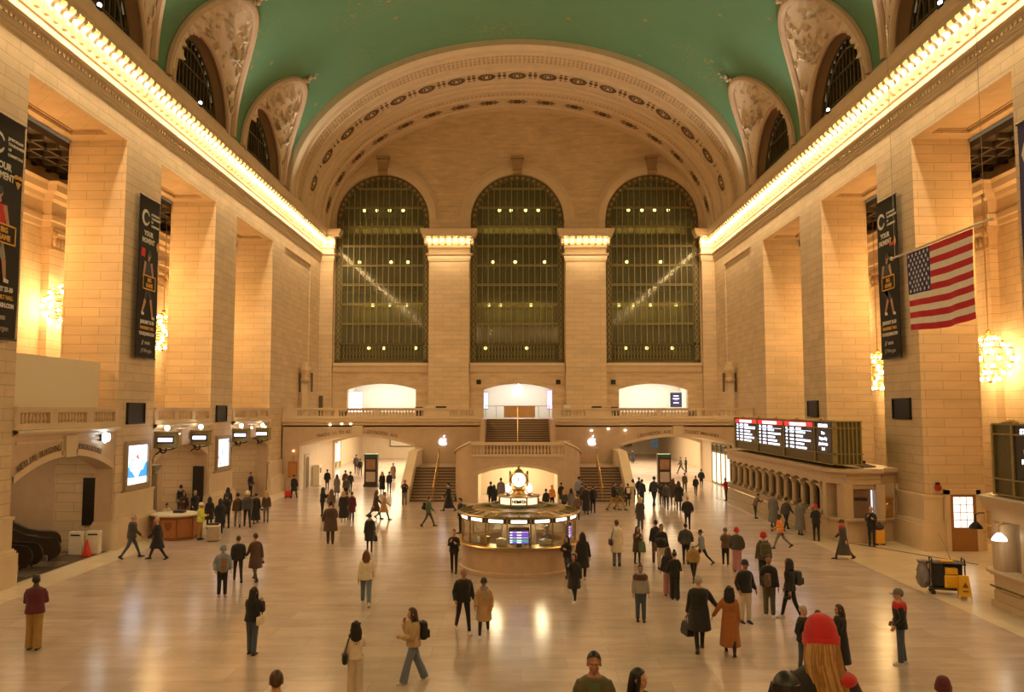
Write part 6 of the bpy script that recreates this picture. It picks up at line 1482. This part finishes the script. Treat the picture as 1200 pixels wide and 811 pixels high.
p=PEOPLE['person in black jacket leaning by the yellow suitcase']; q=U(1031,639,Z=0); t=thing('duffel_bag','dark bag lying on top of the yellow suitcase','bag',(q.x,q.y,.70)); m=M(); m.sph((0,0,.13),(.24,.15,.13),14,10); m.build('body',cloth('D'),t,True); m=M(); m.tube([(-.1,0,.22),(0,-.02,.34),(.1,0,.22)],.014,6); m.build('handle',LEATHER['K'],t,True)
pp(938,585.5,627,150,'up','Gl','Gs','sk','person in long grey coat at the near windows of the ticket office')
pp(921.5,582,621,150,'wk','Dj','Ks','sk','person in dark jacket walking along the ticket office beside a grey coat')
pp(906.5,578,617.5,165,'st','Gl','Gs','sb','person in grey coat walking along the ticket office, on the left of two')
pp(885,581,607.5,120,'ctr','bj','Ks','sb','person in brown jacket bending over the ticket office ledge')
pp(957,592,634,190,'ph','Kj','Ks','BR','person in red knitted hat leaning on the ticket office ledge')
pp(851,560.5,586.5,300,'ph','Rj','Bn','sg','person in red jacket far back by the start of the ticket office')
# --- bottom edge, on the near stairs
pp(324,790,0,180,'st','Kj','Ks','sb','person seen only as a dark head and shoulders at the bottom left edge',Y=10.1,zb=1.461,build=1.1)
pp(696,767,0,0,'st','Oj','Ks','sk','person in open dark green jacket with short hair at the bottom edge, facing the camera',Y=11.2,zb=1.136,build=1.12,skin='m')
pp(747,786.5,0,55,'st','Kj','Ks','Lk','person with long black hair looking right at the bottom edge',Y=11.4,zb=.974,skin='l',hy=20)
pp(962,733,0,188,'st','Kj','Ks','BR','person in bright red knitted hat with long fair hair, closest to the camera',Y=5.5,zb=3.079)
pp(921,797,0,180,'st','Kj','Ks','Lk','person shown only by dark hair left of the red knitted hat at the bottom edge',Y=4.8,zb=3.241)
pp(1105,798,0,180,'st','Kj','Ks','BM','person in purple knitted hat cut off by the bottom right edge',Y=11.3,zb=.974)
# --- group of three behind the red hat
pp(942.5,711,790,60,'pk','Kj','js','sg','grey haired person in black jacket on the left of the three talking')
pp(960.5,717,797,180,'st','Oj','js','sb','brown haired person in olive jacket seen from behind among the three talking')
pp(987,710,788,290,'ph','Kl','Ks','ub','person in long black coat with brown hair on the right of the three talking')
# --- right middle
pp(665,629,677,330,'x','Kj','js','Lk','person in black with brown boots leaning at the booth counter',shoes='B')
pp(673,648,704.5,345,'wph','Kc','Ks','Lk','person in black coat walking in front of the booth counter, head down',shoes='W')
a=pp(683,624,681,185,'bag','Kc','Ks','Lk','person in black coat seen from behind carrying a tan bag',shoes='W'); shoulderbag(a,'T','tan shoulder bag of the person in black coat by the booth',1); handbag(a,'K','dark bag hanging beside the tan shoulder bag by the booth',1,(.3,.16,.28),.05)
a=pp(723,610.5,663,195,'st','Wc','Jn','sb','person in cream coat and jeans seen from behind right of the booth'); shoulderbag(a,'B','dark bag of the person in cream coat',1)
a=pp(747,617.5,660,20,'ph','Bc','Ks','Lk','person in dark brown coat holding a teal bag'); handbag(a,'F','teal bag held by the person in dark brown coat',1,(.36,.12,.42),.05,'tote_bag')
a=pp(769,610.5,659,190,'st','Kj','bn','sk','person in black jacket with a teal bag, left of the pale trousers'); handbag(a,'F','teal bag held by the person in black jacket',-1,(.3,.1,.36),.05,'tote_bag')
a=pp(775.5,615,667,20,'up','Kj','Ln','sk','person in black jacket and pale beige trousers holding a dark bundle',skin='m')
pp(804,614,661,180,'pk','Dj','Ks','sk','broad person in grey brown jacket seen from behind',build=1.18)
pp(823,625.5,662.5,250,'leg','Sj','Ks','Hk','small person in blue jacket and black hat running left')
pp(813,635,681,-15,'wp','mp','Ks','KW','person in mustard jacket with white cap and dark scarf',skin='m',extra='s')
a=pp(791,647,702.5,175,'wide','Kj','Kw','bk','person in black with a hair bun and wide trousers seen from behind'); shoulderbag(a,'W','small cream bag worn across the back by the person with a hair bun',-1)
pp(783.5,642,698,190,'st','Kj','Pw','Lb','person in dark jacket and pink trousers beside the hair bun')
# --- far right and middle distance
pp(806,582,620,180,'pk','Kj','Ks','0','person in black jacket with a shaved head walking away on the right',build=1.1)
pp(822,550,571.5,170,'pk','Nj','Ks','sk','person in navy jacket far back on the right, nearest the glass shop front',build=1.1)
pp(815.5,557,580,175,'wk','Kj','Ks','sk','person in black jacket far back, left of the navy jacket')
pp(802.5,553.5,576,175,'wk2','Oj','bn','sb','person in olive brown jacket and brown trousers walking into the right passage')
pp(798,535,555,270,'leg','Dj','Ks','sk','person in dark clothes striding left inside the right passage')
pp(804,537,553,250,'st','Kj','Ks','sb','person in black inside the right passage, behind a striding one')
pp(741.5,527,543,180,'st','Kl','Ks','sk','person in dark coat alone far away in the right passage hall')
pp(766.5,558,592.5,160,'wk','Nj','Nn','KN','person in navy uniform standing in profile left of the kiosk crowd',build=1.1)
pp(775.5,566,591,200,'st','Kj','Ks','sk','person in black close behind the navy uniform')
pp(781,564.5,596,180,'wk','Dp','Ks','sb','person in dark padded coat in the crowd before the right kiosk',build=1.08)
pp(789,561.5,592,185,'st','Bc','Ks','Lr','auburn haired person in brown coat in the crowd before the right kiosk')
a=pp(795.5,564.5,598,170,'st','Kc','Ks','Lb','person in black coat with a pale bag in the crowd before the right kiosk'); handbag(a,'W','pale bag of the person in the crowd before the right kiosk',1,(.4,.16,.4),.02,'tote_bag')
pp(750.5,583,620,185,'up','Dc','jn','ul','fair haired person in dark coat with jeans, back turned, right of centre')
pp(752.5,562.5,590,175,'st','Nj','Nn','KN','person in navy uniform and cap seen from behind right of the stairs',build=1.1)
pp(749,560,586,170,'st','Nj','Nn','sb','bare headed person in navy behind the uniform cap')
pp(742,562,588,185,'ph','Dc','Ks','Lk','long haired person in dark coat left of the navy uniforms')
a=pp(736,568.5,593,190,'st','Kc','Ks','sk','person in black coat with a white bag at the foot of the right stairs'); backpack(a,'W','white bag on the back of the person at the foot of the right stairs')
pp(719,564,598,95,'wk','Kj','mn','sk','person in black jacket and khaki trousers walking right past the stairs')
pp(727,565,597.5,80,'wk2','Oj','mn','sb','person in olive jacket and khaki trousers walking right past the stairs')
pp(695,569,601,185,'st','Kj','Ks','sk','person in black jacket by the right stairs, right of the long black coat')
pp(687,568,602,180,'wk','Kl','Ks','sb','person in long black coat walking away by the right stairs')
pp(682.5,567,593,190,'st','Bj','Ks','sb','person in brown jacket standing before the right stairs')
pp(678.5,559,591,180,'st','Sj','Nn','sk','person in blue grey shirt standing at the right stairs',build=1.1)
pp(669.5,573,602,185,'st','Gc','Gs','Lk','person in grey coat with long dark hair behind the booth')
pp(676.5,582,609,190,'st','bj','Bn','sb','person in brown half hidden behind the booth roof on the right')
pp(657.7,566,592,180,'st','Kj','Ks','sk','person in black standing right of the middle archway')
a=pp(661,575,602,185,'st','Dj','Ks','Ll','fair haired person with a pale bag behind the booth'); shoulderbag(a,'W','pale bag of the fair haired person behind the booth',1)
pp(647,569,596,10,'up','oj','Ks','Ko','person in orange safety jacket and cap under the middle archway')
pp(640,581.5,602,200,'st','Kp','Ks','sk','short person in black behind the booth, left of the orange jacket',h=1.45)
pp(575,565,594.5,175,'st','Kj','Ks','sk','person in black under the middle archway, left one of a couple')
pp(579,570,595,185,'st','Kc','Ks','uk','shorter person in black coat under the middle archway, right one of a couple')
pp(587,560.5,591,178,'st','Gc','Ds','sb','person in grey coat under the middle archway',build=1.1)
# --- left middle
pp(474,563,591.5,10,'ph','Kj','Gn','KR','person in red cap and black jacket beside the left stairs')
a=pp(502,581,617,95,'wk','Fj','Ds','sk','person in green jacket walking right in front of the left stairs'); backpack(a,'K','black backpack of the person in green jacket')
pp(526,565,599,265,'wk2','Kl','Ks','sk','person in long black coat walking left at the left stairs')
a=pp(539.5,584.5,625,270,'st','Kj','Ks','sk','person in black standing just left of the booth, facing left'); backpack(a,'K','black backpack of the person just left of the booth')
pp(532,621,671,-5,'x','Kj','Ks','sr','person in black looking at a phone with crossed legs left of the booth')
a=pp(433,601,645,180,'wk','Kc','Ks','sk','person in black coat with a pale scarf walking away, left of centre',extra='s'); handbag(a,'K','black bag of the person with a pale scarf',-1)
pp(387,588,637,180,'wide','Bc','Bn','sk','large person in dark brown coat seen from behind, left of centre',build=1.25)
pp(388,574,606,185,'st','bj','Bn','ur','auburn haired person in brown plaid coat behind the large brown coat')
pp(377.5,572,605,120,'ph','Kj','Ks','hk','hooded person in black looking down, left edge of the left crowd')
pp(402,576,612,180,'st','Kl','Ws','ul','fair haired person in long black coat in the left crowd',shoes='W')
pp(406,577,609,185,'st','Dc','Ds','sb','person in dark grey coat between the black coat and the maroon coat')
pp(412,577,610,175,'st','Mc','Jn','sb','person in maroon coat and jeans in the left crowd')
pp(440,574,608,80,'leg2','Bc','Ks','Lr','person with long brown hair in dark brown coat striding right')
pp(449.5,576,609,85,'leg2','Tc','Ks','sk','person in tan coat with black hair striding right')
pp(447.7,553,577,185,'st','Kl','Ks','Ll','fair haired person in long black dress walking into the left passage')
pp(456,552,577,180,'wk','Nj','Ns','sk','person in navy jacket beside the long black dress')
pp(460.5,543,564,180,'st','bl','Bs','sb','person in long brown coat further inside the left passage')
pp(417.3,533,555,180,'st','Dj','Ds','sb','person in dark jacket inside the left passage, left of the kiosk')
pp(422,537,557,185,'wk','Kj','Ks','sk','person in black inside the left passage, close to the kiosk')
pp(383.3,550.5,574,175,'st','Kj','Ks','sk','person in black standing before the left wall of the passage',build=1.1)
pp(394.7,556.5,581,180,'st','Gl','Ds','ub','person in long grey coat at the mouth of the left passage')
pp(404.5,551.5,575,185,'st','Dj','Ds','sk','person in dark jacket at the back of the left crowd')
pp(410.3,552,577.5,175,'wk','Nj','Ns','sk','person in navy jacket at the back of the left crowd')
pp(405.5,559,585,180,'st','Dp','Ks','sb','person in dark padded jacket in the middle of the left crowd',build=1.08)
a=pp(344.4,556,583,200,'pull','Kc','Ks','sk','person in black coat pulling a red suitcase by the far left wall'); suitcase(337.5,584,'R','small red rolling suitcase behind a black coat',.4,.45,-.35)
pp(293.3,554,582,60,'pk','Nj','Ks','sk','person in dark jacket standing in the farthest left bay',build=1.1)
a=pp(311.6,576.5,611.5,180,'st','Bj','Gs','Ll','fair haired person in brown jacket and grey jeans seen from behind on the left')
pp(289.5,574.5,617,185,'wk','Dp','Ks','BW','person in cream knitted hat and dark padded coat walking away')
pp(299.5,577,613,180,'wk2','Kl','Ks','sk','person in flared long black coat beside the cream hat')
pp(278,577,617,182,'wk','Bj','gn','sk','person in dark brown jacket and pale grey trousers in the left group')
pp(265,579,618.5,190,'x','Kj','Ks','sk','person in black jacket with crossed stride in the left group')
pp(266.5,572,606,185,'st','Kj','Ks','Lk','long haired person in black at the back of the left group')
pp(257.5,585.5,624.5,180,'st','Kc','Ks','hk','person in long black padded coat with the hood up in the left group',build=1.15)
pp(245,583,620,180,'st','Kc','Ks','Lk','person with long black hair and pale scarf behind the bin',extra='s')
pp(234.5,590,632.5,85,'fold','Yj','mn','KW','person in yellow safety vest and white cap',skin='m',build=1.12)
pp(227.5,574,611,20,'wk','Kc','Ln','sg','grey haired person in black coat walking by the second left bay')
a=pp(214.5,576.5,611,15,'up','Bj','Jn','Lk','person in brown jacket and blue jeans by the second left bay'); handbag(a,'M','dark red bag of the person in blue jeans by the second left bay',-1)
a=pp(211,569,606.5,170,'st','gj','Ds','sk','person in pale grey jacket in the second left bay'); backpack(a,'K','black backpack of the person in pale grey jacket')
pp(192,589,622.5,30,'ctr','Ws','Ks','sk','person in white shirt bending behind the oak desk')
pp(153.5,602,654,100,'wk','Dj','js','sg','grey haired person in dark jacket walking left of the oak desk',build=1.1)
pp(184,605,655.5,250,'wk2','Kc','Ks','0','bald person in long black coat walking in front of the oak desk')
# --- inside the booth
pp(641,617,0,-20,'up','Gs','Ks','sg','clerk in grey shirt behind the booth glass on the right',Y=BY-1.25,zb=0.0)
# yellow vest worker's bin
q=U(250,634,Z=0); t=thing('waste_bin','beige waste bin beside the yellow safety vest','bin',q,.2); m=M(); m.bbox((0,0,.36),(.52,.42,.66),.03); m.build('body',mat('bin_beige',(.42,.33,.24),rough=.5),t); m=M(); m.bbox((0,0,.72),(.58,.48,.08),.02); m.build('rim',FRAMEW,t); m=M(); m.bbox((.0,.0,.80),(.5,.3,.1),.04); m.build('lid',IRON,t)
# camera in hand, folded bundle
for key,v,label,nm in (('person in black hooded top with a backpack, holding a camera at the hip',2,'black camera hanging from the hand of the hooded person','camera'),('fair haired person in brown jacket and grey jeans seen from behind on the left',2,'black camera in the hand of the fair haired person in brown jacket','camera'),('person in dark brown coat holding a black pouch, walking away on the left',3,'black pouch in the hand of the brown coated person','pouch')):
    P=PEOPLE[key]; w=jt(P,v); t=thing(nm,label,nm,local(P,w+Vector((0,-.05,-.17))),P.rotation_euler.z); m=M(); m.bbox((0,0,0),(.13,.09,.10),.02); m.build('body',BLACK,t); m=M(); m.cyl((0,-.04,0),.04,-.10,12,ax='y'); m.build('lens' if nm=='camera' else 'flap',IRON,t)
P=PEOPLE['person in black jacket and pale beige trousers holding a dark bundle']; t=thing('bundle','dark bundle carried by the person in pale beige trousers','bundle',local(P,jt(P,4)+Vector((-.12,-.26,.16)))); m=M(); m.sph((0,0,0),(.24,.14,.17),12,8); m.build('body',cloth('K'),t,True); m=M(); m.tube([(-.2,0,.06),(0,-.02,.2),(.2,0,.06)],.012,6); m.build('strap',LEATHER['K'],t)
P=PEOPLE['person in black jacket and olive trousers holding a jacket, facing the camera']; t=thing('folded_jacket','beige jacket draped over the arm of the person in olive trousers','jacket',local(P,jt(P,3)+Vector((.05,-.05,-.05)))); m=M(); m.bbox((0,0,-.02),(.2,.13,.4),.06); m.build('body',cloth('b'),t,True)
# red yoke and shoulders, grey shoulders, vest bands, scarf details
def yoke(P,colr,z0,z1,t,name):
    s=JN[P.name][5]; up=jt(P,4); m=M(); rr=[]
    for z,a,b in ((.34,.165,.122),(.40,.181,.125),(.48,.175,.112),(.53,.115,.09)): 
        if z0<=z<=z1: rr.append([up+Vector((px*s,py*s,z*s)) for px,py,_ in ell(0,0,z,a+t,b+t)])
    m.loft(rr)
    for k in (0,1): 
        v=jt(P,k); sd=1 if k==0 else -1; m.sph(v+Vector((-sd*.01,0,-.01*s)),(.088*s,.088*s,.09*s),12,8)
    job(name,m,[cloth(colr)],P,.016,smooth_it=2)
yoke(PEOPLE['person in black and red jacket, jeans and grey cap facing left'],'R',.3,.6,.046,'yoke')
yoke(PEOPLE['person in pale grey jacket with dark shoulders and jeans, facing the camera'],'B',.3,.6,.068,'yoke')
for key,c1,colr in (('person in yellow safety vest and white cap','W','white'),('person in orange safety vest walking left near the ticket office','Y','yellow'),('person in orange safety jacket and cap under the middle archway','Y','yellow')):
    P=PEOPLE[key]; s=JN[P.name][5]; up=jt(P,4); m=M()
    for z in (.12,.26): m.loft([[up+Vector((px*s,py*s,z*s+d)) for px,py,_ in ell(0,0,0,.215,.175)] for d in (-.025,.025)],caps=False)
    m.build('reflective_band',cloth(c1),P,True)
P=PEOPLE['person in blue hooded jacket, plaid shirt and blue knitted hat']; s=JN[P.name][5]; up=jt(P,4); m=M(); m.grid(lambda u,v:tuple(up+Vector(((u-.5)*.22*s,-(.185+.012*math.cos((u-.5)*3))*s,(-.1+.5*v)*s))),6,10,0)
for i in range(4): m.box(up.x+(-.07+i*.045)*s,up.y-.202*s,up.z-.1*s,up.x+(-.062+i*.045)*s,up.y-.196*s,up.z+.4*s,1)
for i in range(7): m.box(up.x-.1*s,up.y-.203*s,up.z+(-.08+i*.07)*s,up.x+.1*s,up.y-.197*s,up.z+(-.068+i*.07)*s,1)
m.build('plaid_shirt',[cloth('T'),cloth('N')],P)
P=PEOPLE['person in red knitted hat, dark padded jacket and red plaid trousers']
P=PEOPLE['person in open dark green jacket with short hair at the bottom edge, facing the camera']; s=JN[P.name][5]; up=jt(P,4); m=M(); m.grid(lambda u,v:tuple(up+Vector(((u-.5)*(.13+.05*(1-v))*s,-(.172+.014*math.cos((u-.5)*3))*s,(-.05+.55*v)*s))),8,10); m.build('green_shirt',cloth('F'),P,True)
P=PEOPLE['person in bright red knitted hat with long fair hair, closest to the camera']; s=JN[P.name][5]; up=jt(P,4); hc=up+Vector((0,-.015,.575))*s; rs=random.Random(5)
mm=(M(),M())
for i in range(110):
    a=math.radians(8+164*rs.random()); ca,sa=math.cos(a),math.sin(a); dr=rs.uniform(-.02,.02); ln_=rs.uniform(.25,.42)
    pts=[(.092*ca,.02+.105*sa,.13),(.102*ca+dr*.4,.035+.105*sa,.02),(.095*ca-.035+dr,.085+.075*sa,-.5*ln_),(.07*ca-.075+dr*1.6,.115+.06*sa,-ln_)]
    mm[i%2].tube([hc+Vector(q)*s for q in pts],[.013*s,.016*s,.014*s,.004*s],6)
mm[0].build('hair_length',HAIR['l'],P,True); mm[1].build('hair_length',mat('hair_honey',(.30,.16,.055),rough=.45,noise=.3,nscale=30),P,True)
s=JN[P.name][5]; up=jt(P,4); m=M(); m.sph(up+Vector((-.07,.075,.475))*s,(.13*s,.07*s,.05*s),14,10); m.sph(up+Vector((-.13,.02,.47))*s,(.08*s,.10*s,.045*s),14,10); m.tube([up+Vector((-.02,.105,.47))*s,up+Vector((-.05,.13,.36))*s,up+Vector((-.06,.135,.28))*s],[(.08*s,.03*s),(.09*s,.025*s),(.02*s,.01*s)],10); job('hood',m,[cloth('R')],P,.014,smooth_it=3)
res=run_jobs(JOBS)
for r,(name,m,mats,parent,vox,extra,it) in zip(res,JOBS): r.build(name,mats,parent,True)
# ------------------------------------------------------------------ light
WARM=(1.0,.70,.37); WARM2=(1.0,.52,.17); NEUT=(1.0,.78,.48)
def area(name,loc,rot,sx,sy,power,col=WARM,spread=PI):
    l=bpy.data.lights.new(name,'AREA'); l.shape='RECTANGLE'; l.size=sx; l.size_y=sy; l.energy=power; l.color=col; l.spread=spread
    o=bpy.data.objects.new(name,l); COL.objects.link(o); o.location=loc; o.rotation_euler=rot; return o
def point(name,loc,power,col=WARM,r=.2):
    l=bpy.data.lights.new(name,'POINT'); l.energy=power; l.color=col; l.shadow_soft_size=r
    o=bpy.data.objects.new(name,l); COL.objects.link(o); o.location=loc; return o
def spot(name,loc,tgt,power,col=NEUT,ang=60,blend=.7,r=.2):
    l=bpy.data.lights.new(name,'SPOT'); l.energy=power; l.color=col; l.spot_size=math.radians(ang); l.spot_blend=blend; l.shadow_soft_size=r
    o=bpy.data.objects.new(name,l); COL.objects.link(o); o.location=loc
    o.rotation_euler=(Vector(tgt)-Vector(loc)).to_track_quat('-Z','Y').to_euler(); return o
for sg in (-1,1):
    # the rows of bulbs in the cornices, washing wall and floor
    for y in (8,20,32,44,56,68):
        area('cornice_wash',(sg*17.47,y,21.72),(0,sg*math.radians(10),0),.3,11.5,560,WARM)
    # floodlights on the cornice tops
    for y in (2,11.4,22.6,33.8,45.0,56.2):
        spot('vault_flood',(sg*17.3,y+4.9,23.1),(sg*7,y+2.5,34),1500,(1.0,.88,.68),105,.9,.3)
    for y in (40.5,51.8): spot('tip_flood',(sg*17.2,y,23.3),(sg*13.0,y+5.4,31.2),750 if sg>0 else 300,(.95,1.0,.8),34,1.0,.15)
    # aisle chandeliers, plus added fill points where no chandelier hangs
    for y in (28,39.4,50.5): 
        z=(11.2 if sg<0 else 8.6)
        point('chandelier_glow',(sg*21.7,y,z),85,WARM2,.4)
        point('aisle_fill_upper',(sg*22.2,y-5,14),260,WARM2,.5)  # added fill high in the aisle, away from any modelled chandelier
    for y in (22,33.2,44.4,55.6): point('aisle_fill_midbay',(sg*22.0,y,12.5),620,WARM2,.6)  # unseen fill added behind the piers to brighten their sides
    for k in range(6): point('rear_fill_point',(sg*(2+3*k),-13.3,21.6),430,(1.0,.62,.28),.14)  # unseen point lights added behind the camera to brighten camera-facing pier sides
    area('passage_light',(sg*12.4,69,3.95),(0,0,0),3,7,420,NEUT)
    area('hall_light',(sg*12.4,88,4.6),(0,0,0),8,20,2600,(1.0,.80,.50))
for yc in (33,44.25,55.6): area('arch_passage_fill',(-22.0,yc,4.55),(0,0,0),5,3,110,(1.0,.70,.38))  # added fill under the slab, without a fitting, to brighten escalators and walls
for x in (-12.47,.05,12.47): area('balcony_room_light',(x,77,9.1),(0,0,0),5,2.5,240 if x else 200,(1.0,.92,.8) if x else (1.0,.75,.75))
for k in range(4): point('booth_light',(1.3*math.cos(k*PI/2+.8),33.1+1.3*math.sin(k*PI/2+.8),2.12),42,(1.0,.84,.6),.25)
area('underpass_light',(0,58.5,2.55),(0,0,0),3.5,3,220,(1.0,.82,.5))
for sg in (-1,1):
    area('end_wash',(sg*6.3,73.2,21.0),(math.radians(-25),0,0),4,.5,170,WARM)
for x in (-12.5,0,12.5): area('walkway_light',(x,76.4,24),(0,0,0),7,.8,190,(1,.74,.34)); area('walkway_light',(x,76.4,16.6),(0,0,0),7,.8,190,(1,.74,.34))
w=bpy.data.worlds.new('world'); S.world=w; w.use_nodes=True
w.node_tree.nodes['Background'].inputs[0].default_value=(1,.72,.42,1); w.node_tree.nodes['Background'].inputs[1].default_value=.15
S.view_settings.view_transform='Standard'; S.view_settings.look='None'; S.view_settings.gamma=1; S.view_settings.exposure=0.15; S.view_settings.use_curve_mapping=False
S.cycles.use_denoising=True
S.cycles.max_bounces=7; S.cycles.diffuse_bounces=4; S.cycles.glossy_bounces=3; S.cycles.transparent_max_bounces=8; S.cycles.transmission_bounces=3
S.cycles.sample_clamp_indirect=6; S.cycles.caustics_reflective=False; S.cycles.caustics_refractive=False

# ------------------------------------------------------------------ lettering becomes plain meshes
fonts=[o for o in bpy.data.objects if o.type=='FONT']
dg=bpy.context.evaluated_depsgraph_get(); dg.update()
groups={}
for o in fonts:
    me=bpy.data.meshes.new_from_object(o.evaluated_get(dg))
    nm=o.name.split('.')[0]
    groups.setdefault(o.parent if nm=='letter' or nm=='lettering' and o.parent.name.startswith('information_booth') else None,[]).append((o,me))
for par,items in groups.items():
    if par is None:
        for o,me in items:
            n=bpy.data.objects.new(o.name.split('.')[0],me); COL.objects.link(n); n.parent=o.parent; n.location=o.location; n.rotation_euler=o.rotation_euler; n.scale=o.scale
    else:
        mm=M(); mt=items[0][1].materials[0]
        for o,me in items:
            X=Matrix.LocRotScale(o.location,o.rotation_euler,o.scale); mm.add([X@v.co for v in me.vertices],[tuple(p.vertices) for p in me.polygons])
        mm.build('lettering',mt,par)
for o in fonts: bpy.data.objects.remove(o)
